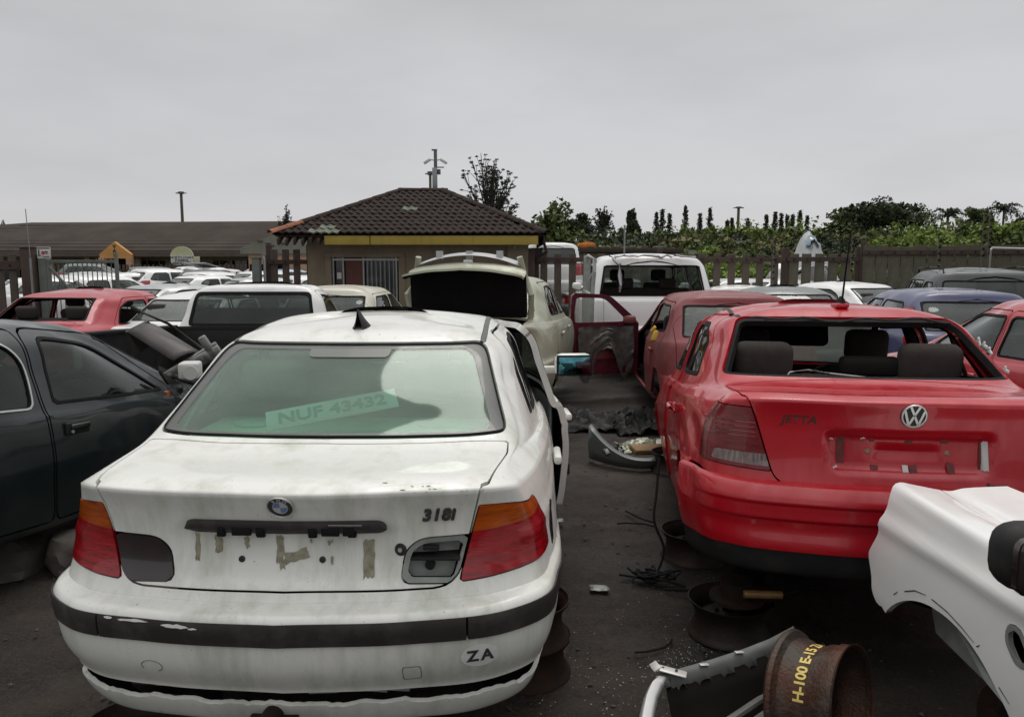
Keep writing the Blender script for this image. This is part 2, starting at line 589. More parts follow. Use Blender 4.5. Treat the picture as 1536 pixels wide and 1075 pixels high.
def loft(rings, res, res_front=None, fine=None):
    P = np.stack([r[0] for r in rings])       # (K,12,3)
    cz = [r[1] for r in rings]
    K = len(P)
    ch = np.linalg.norm(P[:, 1:] - P[:, :-1], axis=2).mean(0)
    tc = np.concatenate([[0], np.cumsum(ch)])
    rf = res_front or res
    cs, cp = [], []
    for i in range(11):
        rr = res if i < 5 else rf
        if i in (1, 2, 3):
            rr = min(rr, ch[i] / 3)
        n = max(2, int(math.ceil(ch[i] / rr)))
        for k in range(n):
            cs.append(tc[i] + ch[i] * k / n)
            cp.append(i + k / n)
    cs.append(tc[-1])
    cp.append(11.0)
    cs, cp = np.array(cs), np.array(cp)
    Q = _spl(np.transpose(P, (1, 0, 2)), tc, cs)       # (C,K,3)
    Q = np.transpose(Q, (1, 0, 2))                       # (K,C,3)
    rows, rp = [], []
    brk = [0] + [i for i in range(1, K - 1) if cz[i]] + [K - 1]
    rw = np.linalg.norm(P[1:] - P[:-1], axis=2)
    rh = rw.mean(1)
    rx = rw[:, :6].max(1)
    tr = np.concatenate([[0], np.cumsum(rh)])
    for a, b in zip(brk, brk[1:]):
        ts, ps = [], []
        for i in range(a, b):
            n = max(2 if res < .03 else 1, int(math.ceil(rx[i] / (res * 1.2))))
            if fine and i in fine:
                n = fine[i]
            for k in range(n):
                ts.append(tr[i] + rh[i] * k / n)
                ps.append(i + k / n)
        if b == K - 1:
            ts.append(tr[b])
            ps.append(float(b))
        rows.append(_spl(Q[a:b + 1], tr[a:b + 1], np.array(ts)))
        rp += ps
    G = np.concatenate(rows)                             # (Rn,C,3)
    Rn, Cn = G.shape[:2]
    G[:, 0, 1] = 0
    G[:, -1, 1] = 0
    G[-1, :, 1] = 0
    Gm = G[:, -2:0:-1].copy()
    Gm[:, :, 1] *= -1
    W = np.concatenate([G, Gm], axis=1)
    cc = np.concatenate([cp, cp[-2:0:-1]])
    T = W.shape[1]
    V = W.reshape(-1, 3)
    A = np.stack([np.tile(cc, Rn), np.repeat(np.array(rp), T)], 1)
    idx = np.arange(Rn * T).reshape(Rn, T)
    # weld last ring left/right
    idx[-1, Cn:] = idx[-1, Cn - 2:0:-1]
    a = idx[:-1]
    b = np.roll(a, -1, axis=1)
    d = idx[1:]
    c = np.roll(d, -1, axis=1)
    quads = np.stack([a, d, c, b], -1).reshape(-1, 4)    # outward orientation
    F = np.full((len(quads), 8), -1)
    F[:, :4] = quads
    # drop degenerate repeats in the last row
    m = M3(V, A, F).compact()
    # pressed sheet metal is never perfectly fair: millimetre waves
    x, y, z = m.V[:, 0].copy(), m.V[:, 1].copy(), m.V[:, 2].copy()
    sd = len(rings) * 1.7 + res * 100
    w_ = .0011 * (np.sin(x * 9.1 + y * 5.3 + sd) + np.sin(y * 11.7 - z * 8.9 + 2 * sd) + .7 * np.sin(x * 17 + z * 21 + sd))
    m.V[:, 0] += w_ * (m.c < 5)
    m.V[:, 1] += w_ * np.sign(y) * (np.abs(y) > .3)
    m.V[:, 2] += .8 * w_ * (z > .9)
    return m


def split(m, d):
    """cut mesh along d=0 -> (inside d<0, outside d>0)"""
    if len(m.F) == 0:
        return m, m
    d = np.where(np.abs(d) < 1e-6, 1e-6, d)
    valid = m.F >= 0
    dd = np.where(valid, d[m.F], 0)
    allneg = np.all(~valid | (dd < 0), axis=1)
    allpos = np.all(~valid | (dd > 0), axis=1)
    cr = ~(allneg | allpos)
    fin, fout = [m.F[allneg]], [m.F[allpos]]
    V, A = m.V, m.A
    if cr.any():
        newV, newA, cache = [], [], {}
        base = len(V)
        li, lo = [], []
        for f in m.F[cr]:
            f = [int(i) for i in f if i >= 0]
            pi, po = [], []
            n = len(f)
            for k in range(n):
                i, j = f[k], f[(k + 1) % n]
                (pi if d[i] < 0 else po).append(i)
                if (d[i] < 0) != (d[j] < 0):
                    key = (i, j) if i < j else (j, i)
                    w = cache.get(key)
                    if w is None:
                        i0, j0 = key
                        t = d[i0] / (d[i0] - d[j0])
                        newV.append(V[i0] + (V[j0] - V[i0]) * t)
                        newA.append(A[i0] + (A[j0] - A[i0]) * t)
                        w = base + len(newV) - 1
                        cache[key] = w
                    pi.append(w)
                    po.append(w)
            for p, ls in ((pi, li), (po, lo)):
                if len(p) >= 3:
                    if len(p) > 8:
                        p = p[:8]
                    ls.append(p + [-1] * (8 - len(p)))
        V = np.concatenate([V, np.array(newV)])
        A = np.concatenate([A, np.array(newA)])
        if li:
            fin.append(np.array(li))
        if lo:
            fout.append(np.array(lo))
    return M3(V, A, np.concatenate(fin)).compact(), M3(V, A, np.concatenate(fout)).compact()


def carve(m, f, gap=0.006):
    """cut region f<0 out of m with an open seam of width gap"""
    ins, _ = split(m, f(m) + gap / 2)
    _, out = split(m, f(m) - gap / 2)
    return ins, out


def rpoly(pts, rad=0.03, n=4):
    """round the corners of a polygon; a point may be (x, y, own radius)"""
    out = []
    K = len(pts)
    for i in range(K):
        p = np.array(pts[i][:2], float)
        r = pts[i][2] if len(pts[i]) > 2 else rad
        a = np.array(pts[i - 1][:2], float) - p
        b = np.array(pts[(i + 1) % K][:2], float) - p
        la, lb = np.linalg.norm(a), np.linalg.norm(b)
        r = min(r, la * .48, lb * .48)
        if r < 1e-4:
            out.append(p)
            continue
        p0, p2 = p + a / la * r, p + b / lb * r
        for k in range(n + 1):
            t = k / n
            out.append((1 - t)**2 * p0 + 2 * t * (1 - t) * p + t * t * p2)
    return np.array(out)


def sdp(px, py, poly):
    poly = np.asarray(poly, float)[:, :2]
    d2 = np.full(px.shape, 1e9)
    sgn = np.ones(px.shape)
    K = len(poly)
    for i in range(K):
        a, b = poly[i], poly[i - 1]
        ex, ey = b - a
        wx, wy = px - a[0], py - a[1]
        t = np.clip((wx * ex + wy * ey) / (ex * ex + ey * ey + 1e-12), 0, 1)
        dx, dy = wx - ex * t, wy - ey * t
        d2 = np.minimum(d2, dx * dx + dy * dy)
        c1 = py >= a[1]
        c2 = py < b[1]
        c3 = ex * wy > ey * wx
        flip = (c1 & c2 & c3) | (~c1 & ~c2 & ~c3)
        sgn = np.where(flip, -sgn, sgn)
    return sgn * np.sqrt(d2)


def f_lim(f, lo, hi):
    """keep a window region between two ring lines"""
    return lambda m: np.maximum.reduce([f(m), (lo - m.r) * .22, (m.r - hi) * .22])


def f_rear(pts, rad=.03, cmax=4.6, side=0):
    """region on the tail, polygon in (y, z); side=+1/-1 keeps one half (points given with y>0)"""
    P = rpoly(pts, rad)

    def f(m):
        y = m.y if side == 0 else m.y * side
        return np.maximum(sdp(y, m.z, P), (m.c - cmax) * .3)
    return f


def f_deck(pts, rad=.03, cmax=4.6):
    P = rpoly(pts, rad)
    return lambda m: np.maximum(sdp(m.x, m.y, P), (m.c - cmax) * .3)


def f_front(pts, rad=.03, cmin=7.4, side=0):
    P = rpoly(pts, rad)

    def f(m):
        y = m.y if side == 0 else m.y * side
        return np.maximum(sdp(y, m.z, P), (cmin - m.c) * .3)
    return f


def f_side(pts, side, rad=.04, ymin=.35):
    """region on a flank, polygon in (x, z)"""
    P = rpoly(pts, rad)
    return lambda m: np.maximum(sdp(m.x, m.z, P), ymin - m.y * side)


def f_circ(cx, cz, r, ymin=.45, zs=1.0):
    return lambda m: np.maximum(np.hypot(m.x - cx, (m.z - cz) * zs) - r, ymin - np.abs(m.y))


def f_and(*fs):
    return lambda m: np.maximum.reduce([f(m) for f in fs])


def f_or(*fs):
    return lambda m: np.minimum.reduce([f(m) for f in fs])


def vnormals(m):
    V, F = m.V, m.F
    a, b, c = V[F[:, 0]], V[F[:, 1]], V[F[:, 2]]
    n = np.cross(b - a, c - a)
    ok4 = F[:, 3] >= 0
    d = V[np.where(ok4, F[:, 3], F[:, 0])]
    n = n + np.cross(c - a, d - a)
    N = np.zeros_like(V)
    for k in range(8):
        ok = F[:, k] >= 0
        np.add.at(N, F[ok, k], n[ok])
    L = np.linalg.norm(N, axis=1, keepdims=True)
    return N / np.maximum(L, 1e-12)


def panel(m, t=0.02, rim=True, lift=0.0):
    """thick panel mesh: outer skin, inner skin (material 1), rim"""
    N = vnormals(m)
    V = m.V + N * lift
    n0 = len(V)
    faces = [[int(i) for i in f if i >= 0] for f in m.F]
    faces = [f for f in faces if len(set(f)) >= 3]
    faces = [list(dict.fromkeys(f)) for f in faces]
    out = list(faces)
    mi = [0] * len(faces)
    VV = [V]
    if t > 0:
        VV.append(V - N * t)
        out += [[i + n0 for i in reversed(f)] for f in faces]
        mi += [1] * len(faces)
        if rim:
            cnt = {}
            for f in faces:
                for k in range(len(f)):
                    e = (f[k], f[(k + 1) % len(f)])
                    key = (min(e), max(e))
                    cnt[key] = None if key in cnt else e
            be = [e for e in cnt.values() if e]
            base = 2 * n0
            ids = sorted({i for e in be for i in e})
            mp = {i: k for k, i in enumerate(ids)}
            if ids:
                VV += [V[ids], V[ids] - N[ids] * t]
                K = len(ids)
                for a, b in be:
                    out.append([base + mp[b], base + mp[a], base + mp[a] + K, base + mp[b] + K])
                    mi.append(0)
    return np.concatenate(VV), out, mi


def mkpanel(name, m, mats, parent, t=0.02, lift=0.0, pivot=None, rim=True):
    V, F, mi = panel(m, t, rim, lift)
    if len(F) == 0:
        return None
    if pivot is not None:
        V = V - np.array(pivot)
    if not isinstance(mats, (list, tuple)):
        mats = [mats, mats]
    me = pyd(V, F, True, None, mi)
    return link(name, me, mats, parent, pivot)


def shift(m, d):
    N = vnormals(m)
    return M3(m.V + N * d, m.A, m.F)


def surf(m, y, z, cmax=5):
    """point and normal on the tail at (y, z)"""
    N = vnormals(m)
    d = np.hypot(m.y - y, m.z - z) + (m.c > cmax) * 9
    i = int(np.argmin(d))
    n = N[i]
    p = m.V[i]
    x = p[0] - ((y - p[1]) * n[1] + (z - p[2]) * n[2]) / n[0]
    return Vector((x, y, z)), Vector(n)


def conform(me, m, T, lift=0.001, cmax=5):
    """wrap a flat mesh, drawn in local XY, on the tail surface"""
    N = vnormals(m)
    sel = np.where(m.c < cmax)[0]
    SV, SN = m.V[sel], N[sel]
    for v in me.vertices:
        w = T @ v.co
        d = (SV[:, 1] - w.y)**2 + (SV[:, 2] - w.z)**2
        i = int(np.argmin(d))
        n, p = SN[i], SV[i]
        x = p[0] - ((w.y - p[1]) * n[1] + (w.z - p[2]) * n[2]) / n[0]
        v.co = Vector((x, w.y, w.z)) + Vector(n) * (lift + v.co.z)
    me.update()
    return me


def rear_T(y, z):
    """flat drawing plane facing the rear: local X -> right (-y), local Y -> up"""
    return Matrix(((0, 0, -1, 0), (-1, 0, 0, y), (0, 1, 0, z), (0, 0, 0, 1)))


def seatgeo(b, x, y, z, w=.5, h=.60, tilt=.28, head=True, hw=.26, hh=.20):
    b.box((x + .25, y, z), (.52, w, .16), bev=.05)
    b.box((x - .02 - math.sin(tilt) * h / 2, y, z + .06 + h / 2), (.13, w, h), rot=(0, -tilt, 0), bev=.055, seg=3)
    if head:
        hx = x - .02 - math.sin(tilt) * (h + .14)
        b.box((hx, y, z + .06 + h + .12), (.10, hw, hh), rot=(0, -tilt * .6, 0), bev=.045, seg=3)
        for s in (-.05, .05):
            b.cyl((hx + .02, y + s, z + h - .02), (hx, y + s, z + h + .12), .006, n=6)


def cabin(root, fr=1.0, x_rear=1.15, x_front=2.15, z=.50, seats=True, seatmat=None, wheel_side=-1, dash_x=3.0, dash_z=.86, wid=.75, rear_heads=True):
    """floor, seats, dashboard and steering wheel"""
    sm = seatmat or M_SEAT
    b = B()
    b.box((x_front - .1, 0, .30), (3.2, wid * 2 - .12, .10), bev=.02)
    b.box((x_rear - .42, 0, .48), (.08, wid * 2 - .22, .5), bev=.02)
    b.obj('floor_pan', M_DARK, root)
    if seats:
        b = B()
        b.box((x_rear + .25, 0, z), (.5, wid * 2 - .25, .16), bev=.05)
        b.box((x_rear - .08, 0, z + .32), (.13, wid * 2 - .25, .56), rot=(0, -.3, 0), bev=.05)
        if rear_heads:
            for y in (-.34, .34):
                b.box((x_rear - .21, y, z + .66), (.10, .27, .17), rot=(0, -.2, 0), bev=.04, seg=3)
        b.obj('rear_seat', sm, root)
        for y in (-.36, .36):
            b = B()
            seatgeo(b, x_front, y, z)
            b.obj('front_seat', sm, root)
    b = B()
    b.box((dash_x, 0, dash_z - .09), (.42, wid * 2 - .1, .22), bev=.06, seg=3)
    b.box((dash_x - .1, wheel_side * .36, dash_z + .04), (.2, .34, .07), bev=.03)
    b.obj('dashboard', M_DARK, root)
    b = B()
    T = Matrix.Translation((dash_x - .36, wheel_side * .36, dash_z - .02)) @ Matrix.Rotation(R(-65), 4, 'Y')
    prof = [(.185 + .014 * math.cos(a), .014 * math.sin(a)) for a in np.linspace(0, 2 * math.pi, 9)]
    b.lathe(prof, 28, T)
    for k in range(3):
        a = R(90 + 120 * k)
        b.cyl(T @ Vector((0, 0, 0)), T @ Vector((.18 * math.cos(a), .18 * math.sin(a), 0)), .016, n=6)
    b.cyl(T @ Vector((0, 0, -.2)), T @ Vector((0, 0, .01)), .05, n=10)
    b.obj('steering_wheel', M_RUBBER, root)


def place(o, X, Y, head, up=0.0, pitch=0.0, roll=0.0):
    """rear-centre of the car at (X,Y), heading in degrees right of +Y; pitch>0 drops the nose"""
    o.location = (X, Y, up)
    o.rotation_mode = 'XYZ'
    o.rotation_euler = (R(roll), R(pitch), R(90 - head))
# ------------------------------------------------------------------ ring tables
#    xr    zr    yr    cr    z4    ys    zs    z8    xf    zf    yf    cf  crease
T_E = [
    (.13, .24, .62, .25, .22, .70, .22, .22, 4.33, .24, .62, .35),
    (.095, .225, .765, .36, .22, .80, .20, .22, 4.40, .22, .76, .45),
    (.058, .297, .795, .38, .28, .82, .24, .26, 4.42, .28, .79, .45),
    (.045, .355, .812, .42, .34, .835, .29, .32, 4.44, .34, .80, .46, 1),
    (.005, .43, .838, .44, .41, .85, .38, .41, 4.46, .42, .82, .46),
    (-.010, .515, .848, .44, .505, .862, .49, .50, 4.47, .50, .83, .46),
    (-.012, .600, .852, .44, .60, .868, .57, .57, 4.46, .56, .83, .46),
    (.000, .614, .848, .44, .615, .869, .59, .585, 4.45, .59, .83, .46, 1),
    (.065, .626, .832, .40, .632, .869, .61, .60, 4.43, .61, .82, .46, 1),
    (.082, .66, .826, .39, .665, .869, .65, .63, 4.42, .63, .81, .46),
    (.112, .78, .806, .37, .77, .862, .73, .68, 4.40, .66, .79, .48),
    (.100, .885, .770, .34, .865, .850, .81, .73, 4.36, .69, .76, .50),
    (.060, .965, .735, .32, .93, .835, .865, .77, 4.30, .715, .74, .50, 1),
    (.10, .982, .705, .32, .955, .818, .895, .80, 4.15, .745, .72, .52),
    (.56, 1.015, .715, .26, 1.002, .780, .935, .93, 3.42, .945, .69, .38),
    (.80, 1.165, .655, .25, 1.150, .715, 1.12, 1.10, 3.08, 1.12, .63, .34),
    (1.09, 1.318, .590, .23, 1.302, .625, 1.305, 1.29, 2.68, 1.31, .56, .28),
    (1.16, 1.350, .535, .23, 1.338, .565, 1.352, 1.33, 2.58, 1.345, .52, .26),
    (1.34, 1.380, .32, .28, 1.375, .38, 1.395, 1.37, 2.40, 1.38, .34, .25),
    (1.60, 1.400, .10, .20, 1.402, .10, 1.412, 1.40, 2.15, 1.40, .10, .15),
]
T_J = [
    (.10, .26, .62, .25, .24, .70, .24, .24, 4.23, .26, .62, .35),
    (.045, .275, .775, .36, .25, .80, .22, .24, 4.30, .25, .76, .42),
    (.020, .375, .812, .40, .36, .825, .29, .33, 4.34, .34, .80, .42, 1),
    (.006, .47, .832, .42, .46, .845, .40, .42, 4.37, .42, .82, .42),
    (.000, .530, .838, .42, .525, .855, .49, .49, 4.37, .50, .83, .42),
    (.005, .605, .836, .42, .605, .862, .57, .56, 4.36, .56, .83, .42),
    (.040, .648, .828, .40, .648, .866, .60, .60, 4.34, .60, .82, .42),
    (.072, .657, .815, .385, .660, .867, .62, .62, 4.32, .62, .81, .42, 1),
    (.080, .70, .812, .38, .70, .867, .66, .65, 4.30, .65, .80, .44),
    (.086, .82, .800, .36, .80, .862, .74, .70, 4.27, .69, .78, .46),
    (.078, .93, .775, .34, .90, .850, .82, .75, 4.22, .72, .76, .48),
    (.055, 1.000, .742, .32, .965, .836, .885, .79, 4.15, .745, .74, .48, 1),
    (.095, 1.016, .712, .32, .990, .818, .915, .83, 4.00, .78, .72, .50),
    (.54, 1.055, .700, .30, 1.040, .780, .955, .96, 3.34, .985, .69, .38),
    (.77, 1.21, .645, .28, 1.190, .715, 1.15, 1.13, 3.00, 1.16, .63, .34),
    (1.03, 1.355, .575, .25, 1.340, .622, 1.335, 1.32, 2.58, 1.345, .56, .28),
    (1.09, 1.385, .50, .26, 1.37, .555, 1.383, 1.36, 2.50, 1.38, .52, .26),
    (1.26, 1.415, .32, .26, 1.41, .38, 1.425, 1.40, 2.32, 1.41, .34, .25),
    (1.55, 1.437, .10, .20, 1.438, .10, 1.445, 1.43, 2.05, 1.43, .10, .15),
]
# small hatchback
T_H = [
    (.10, .26, .60, .25, .24, .68, .24, .24, 3.75, .26, .60, .35),
    (.04, .29, .74, .34, .26, .78, .22, .24, 3.82, .25, .73, .42),
    (.00, .40, .785, .36, .38, .81, .36, .38, 3.88, .38, .77, .42),
    (.00, .56, .79, .36, .56, .825, .54, .54, 3.89, .54, .79, .42),
    (.05, .60, .785, .34, .60, .83, .60, .59, 3.86, .60, .78, .42, 1),
    (.07, .76, .775, .33, .74, .825, .72, .68, 3.80, .68, .76, .44),
    (.10, .90, .755, .32, .88, .81, .84, .77, 3.68, .75, .74, .46),
    (.16, .98, .725, .32, .96, .785, .91, .90, 3.15, .94, .70, .38),
    (.32, 1.16, .66, .34, 1.13, .715, 1.11, 1.09, 2.75, 1.13, .63, .34),
    (.50, 1.33, .585, .30, 1.31, .62, 1.32, 1.30, 2.30, 1.33, .56, .30),
    (.52, 1.385, .52, .28, 1.36, .55, 1.375, 1.355, 2.18, 1.375, .51, .28),
    (.70, 1.42, .34, .26, 1.41, .37, 1.42, 1.40, 2.00, 1.41, .33, .25),
    (1.1, 1.435, .10, .20, 1.435, .10, 1.44, 1.43, 1.75, 1.43, .10, .15),
]
# tall wagon / SUV
T_S = [
    (.10, .34, .66, .25, .32, .74, .32, .32, 4.35, .34, .66, .35),
    (.03, .38, .84, .28, .36, .86, .32, .34, 4.43, .36, .80, .42),
    (.00, .52, .885, .30, .50, .90, .48, .48, 4.49, .48, .86, .42),
    (.00, .68, .885, .30, .68, .91, .66, .66, 4.50, .66, .87, .42),
    (.05, .72, .88, .28, .72, .915, .70, .71, 4.47, .72, .86, .42, 1),
    (.06, .90, .87, .26, .90, .91, .88, .86, 4.42, .86, .84, .44),
    (.08, 1.06, .855, .26, 1.06, .895, 1.02, .98, 4.25, .96, .82, .46),
    (.11, 1.13, .84, .26, 1.13, .87, 1.09, 1.08, 3.50, 1.12, .79, .40),
    (.19, 1.38, .79, .26, 1.37, .80, 1.36, 1.32, 3.10, 1.36, .72, .36),
    (.29, 1.63, .72, .25, 1.62, .72, 1.64, 1.60, 2.68, 1.62, .65, .32),
    (.32, 1.71, .66, .24, 1.69, .66, 1.72, 1.68, 2.52, 1.69, .58, .30),
    (.55, 1.75, .42, .24, 1.74, .44, 1.77, 1.75, 2.30, 1.74, .38, .28),
    (1.1, 1.77, .10, .20, 1.77, .10, 1.80, 1.78, 2.00, 1.76, .10, .15),
]
# pickup cab only (tail of the cab is the back wall)
T_P = [
    (.02, .34, .66, .08, .32, .70, .32, .32, 2.75, .34, .66, .35),
    (.00, .40, .76, .08, .38, .78, .36, .36, 2.80, .38, .76, .42),
    (.00, .70, .78, .08, .70, .80, .70, .66, 2.85, .66, .79, .42),
    (.00, .92, .78, .08, .92, .80, .90, .84, 2.75, .82, .77, .44),
    (.01, 1.02, .765, .08, 1.02, .78, 1.00, .98, 1.85, 1.02, .73, .36),
    (.06, 1.22, .70, .09, 1.21, .715, 1.21, 1.18, 1.50, 1.22, .66, .32),
    (.12, 1.43, .635, .10, 1.42, .64, 1.43, 1.40, 1.10, 1.43, .60, .28),
    (.15, 1.50, .58, .12, 1.48, .59, 1.50, 1.47, 1.00, 1.49, .54, .26),
    (.30, 1.53, .36, .14, 1.52, .38, 1.54, 1.52, .88, 1.52, .34, .20),
    (.45, 1.54, .10, .10, 1.54, .10, 1.55, 1.54, .75, 1.54, .10, .10),
]


def rings_of(T, sx=1, sy=1, sz=1, ext=0):
    out = []
    for t in T:
        r, cz = ring(*t)
        r = r * np.array([sx, sy, sz])
        out.append((r, cz))
    return out


def windows_cut(m, fn, name, parent, pane, gap=.004, trim=.016, t=.004, inset=.006, tmat=None):
    """cut one window: seal ring plus pane (pane=None leaves it empty); returns rest of the shell"""
    ins, rest = carve(m, fn, gap)
    if len(ins.F):
        core, band = split(ins, fn(ins) + trim)
        if len(band.F):
            mkpanel(name + '_seal', band, tmat or M_RUBBER, parent, .014, lift=.002)
        if pane is not None and len(core.F):
            mkpanel(name, core, pane, parent, t, lift=-inset)
    return rest


def hubs(root, xs=(.99, 3.72), y=.70, z=.30, rust=True):
    """bare axles and brake discs where the wheels are missing"""
    for x in xs:
        b = B()
        for s in (-1, 1):
            b.cyl((x, s * (y - .16), z), (x, s * y, z), .07, n=12)
            b.cyl((x, s * (y - .05), z), (x, s * (y - .03), z), .14, n=24)
            b.cyl((x, s * (y - .02), z), (x, s * (y + .01), z), .03, n=8)
        b.cyl((x, -y + .1, z), (x, y - .1, z), .03, n=8)
        b.obj('axle', M_RUST, root)


def wheels(root, xs, y, r=.30, w=.19, z=None):
    for x in xs:
        for s in (-1, 1):
            M = Matrix.Translation((x, s * y, z or r)) @ Matrix.Rotation(R(-90 * s), 4, 'X')
            b = B()
            hw = w / 2
            b.lathe([(r * .62, -hw * .8), (r * .78, -hw), (r * .94, -hw * .9), (r, -hw * .55), (r, hw * .55), (r * .94, hw * .9), (r * .78, hw), (r * .62, hw * .8)], 28, M)
            ty = b.obj('wheel', M_RUBBER, root)
            b = B()
            b.lathe([(r * .63, -hw * .8), (r * .60, 0), (r * .62, hw * .7), (r * .3, hw * .55), (.03, hw * .65), (.001, hw * .65)], 28, M)
            b.obj('wheel_rim', M_ALU, ty)


def simple_car(root, T, paint, sc=(1, 1, 1), kind='sedan', res=.06, rearglass='g', screen='g', sideglass='g',
               lamps=M_LRED, wheel=True, bumper=None, doors=False, roofbars=False, seatmat=None, gm=None, cab=True, lights=True, res_front=None, inside=M_INNER, skip=(), hilamp=False):
    """a whole car from a ring table with its usual parts"""
    sx, sy, sz = sc
    gm = gm or G_GEN
    m = loft(rings_of(T, sx, sy, sz), res, res_front)
    S = lambda pts: [(p[0] * sx, p[1] * sz) + tuple(p[2:]) for p in pts]
    Y = lambda pts: [(p[0] * sy, p[1] * sz) + tuple(p[2:]) for p in pts]
    P = [paint, inside]
    # geometry of openings per body type
    if kind == 'sedan':
        ax, rw = (.99, 3.70), .345
        wins = [[(1.13, .985), (1.95, .965), (1.93, 1.285), (1.50, 1.283, .05), (1.30, 1.20, .06)],
                [(2.01, .963), (3.02, .955, .02), (2.76, 1.13, .1), (2.50, 1.275, .05), (1.99, 1.287)]]
        rg = [(.635, 1.04), (.515, 1.305)]
        ws = [(.66, .975), (.54, 1.30)]
        lampz, bz, cb = (.67, .90), .62, None
        drs = [[(1.0, .62, .05), (1.22, .30, .04), (2.02, .27, .03), (1.965, .96, .02), (1.965, 1.325, .03), (1.42, 1.325, .08), (1.06, 1.0, .05)],
               [(2.035, .27, .03), (3.12, .27, .03), (3.16, .82, .05), (3.07, .95, .04), (2.56, 1.315, .06), (1.985, 1.325, .03), (1.985, .96, .02)]]
    elif kind == 'hatch':
        ax, rw = (.66, 3.12), .33
        wins = [[(.62, 1.02), (1.42, .96), (1.40, 1.30), (.86, 1.29, .06)], [(1.49, .958), (2.62, .95, .02), (2.36, 1.13, .1), (2.12, 1.285, .05), (1.47, 1.30)]]
        rg = [(.60, 1.0), (.53, 1.31)]
        ws = [(.62, .965), (.53, 1.31)]
        lampz, bz, cb = (.68, .95), .59, None
        drs = [[(.80, .50, .05), (1.00, .30, .04), (1.50, .27, .03), (1.455, .96, .02), (1.445, 1.335, .03), (.80, 1.325, .08), (.56, 1.0, .05)],
               [(1.515, .27, .03), (2.66, .27, .03), (2.72, .82, .05), (2.66, .94, .04), (2.16, 1.325, .06), (1.465, 1.335, .03), (1.475, .96, .02)]]
    elif kind == 'suv':
        ax, rw = (.92, 3.62), .39
        wins = [[(.38, 1.19), (.98, 1.18), (.96, 1.58), (.50, 1.58, .06)], [(1.07, 1.18), (1.98, 1.16), (1.96, 1.60), (1.05, 1.60)],
                [(2.05, 1.16), (3.08, 1.15, .02), (2.80, 1.38, .1), (2.52, 1.58, .05), (2.03, 1.60)]]
        rg = [(.72, 1.17), (.64, 1.60)]
        ws = [(.73, 1.15), (.62, 1.60)]
        lampz, bz, cb = (.85, 1.12), .70, None
        drs = [[(1.02, .80, .05), (1.30, .42, .04), (2.08, .38, .03), (2.015, 1.17, .02), (2.0, 1.65, .03), (1.01, 1.65, .05)],
               [(2.10, .38, .03), (3.16, .38, .03), (3.20, 1.05, .05), (3.12, 1.15, .04), (2.56, 1.64, .06), (2.02, 1.65, .03), (2.035, 1.17, .02)]]
    fr = f_rear(Y([(rg[0][0], rg[0][1]), (rg[1][0], rg[1][1]), (-rg[1][0], rg[1][1]), (-rg[0][0], rg[0][1])]), .05, 3.6)
    fw = f_front(Y([(ws[0][0], ws[0][1]), (ws[1][0], ws[1][1]), (-ws[1][0], ws[1][1]), (-ws[0][0], ws[0][1])]), .05, 7.9)
    ci = {id(T_E): 14, id(T_J): 13, id(T_H): 7, id(T_S): 7}[id(T)]
    fr = f_lim(f_rear(Y([(rg[0][0], rg[0][1] - .03), (rg[1][0], rg[1][1] + .06), (-rg[1][0], rg[1][1] + .06), (-rg[0][0], rg[0][1] - .03)]), .05, 3.7), ci + .12, ci + 1.9)
    fw = f_lim(f_front(Y([(ws[0][0], ws[0][1] - .06), (ws[1][0], ws[1][1] + .06), (-ws[1][0], ws[1][1] + .06), (-ws[0][0], ws[0][1] - .06)]), .05, 7.9), ci + .12, ci + 1.9)
    m = windows_cut(m, fr, 'rear_window', root, gm if rearglass == 'g' else None)
    m = windows_cut(m, fw, 'windscreen', root, gm if screen == 'g' else None)
    holders = {}
    if doors:
        cut = []
        for s in (1, -1):
            for k, d in enumerate(drs):
                fd = f_side(S(d), s)
                dm, m = carve(m, fd, .008)
                cut.append((s, k, dm))
        for s, k, dm in cut:
            if (s, k) in skip:
                continue
            # panes belong to their door
            hold = bpy.data.objects.new('door', bpy.data.meshes.new('m'))
            COL.objects.link(hold)
            hold.parent = root
            for wv in wins:
                dm = windows_cut(dm, f_side(S(wv), s), 'side_window', hold, gm if sideglass == 'g' else None)
            V, F, mi = panel(dm, .03)
            hold.data = pyd(V, F, True, None, mi)
            hold.data.materials.append(paint)
            hold.data.materials.append(inside)
            # handle
            q = S(d_handle := [(drs[k][0][0] + (.12 if k == 0 else .10), .80 if kind != 'suv' else .98)])[0]
            i = int(np.argmin(np.hypot(dm.x - q[0], dm.z - q[1])))
            p = dm.V[i]
            b = B()
            b.box((p[0], p[1] + s * .02, p[2]), (.17, .03, .035), bev=.012)
            b.obj('handle', M_BLACKP if doors == 'b' else paint, hold)
    for s in (1, -1):
        for wv in wins:
            m = windows_cut(m, f_side(S(wv), s), 'side_window', root, gm if sideglass == 'g' else None)
    for a in ax:
        _, m = split(m, f_circ(a * sx, .30 * sz, rw * sz)(m))
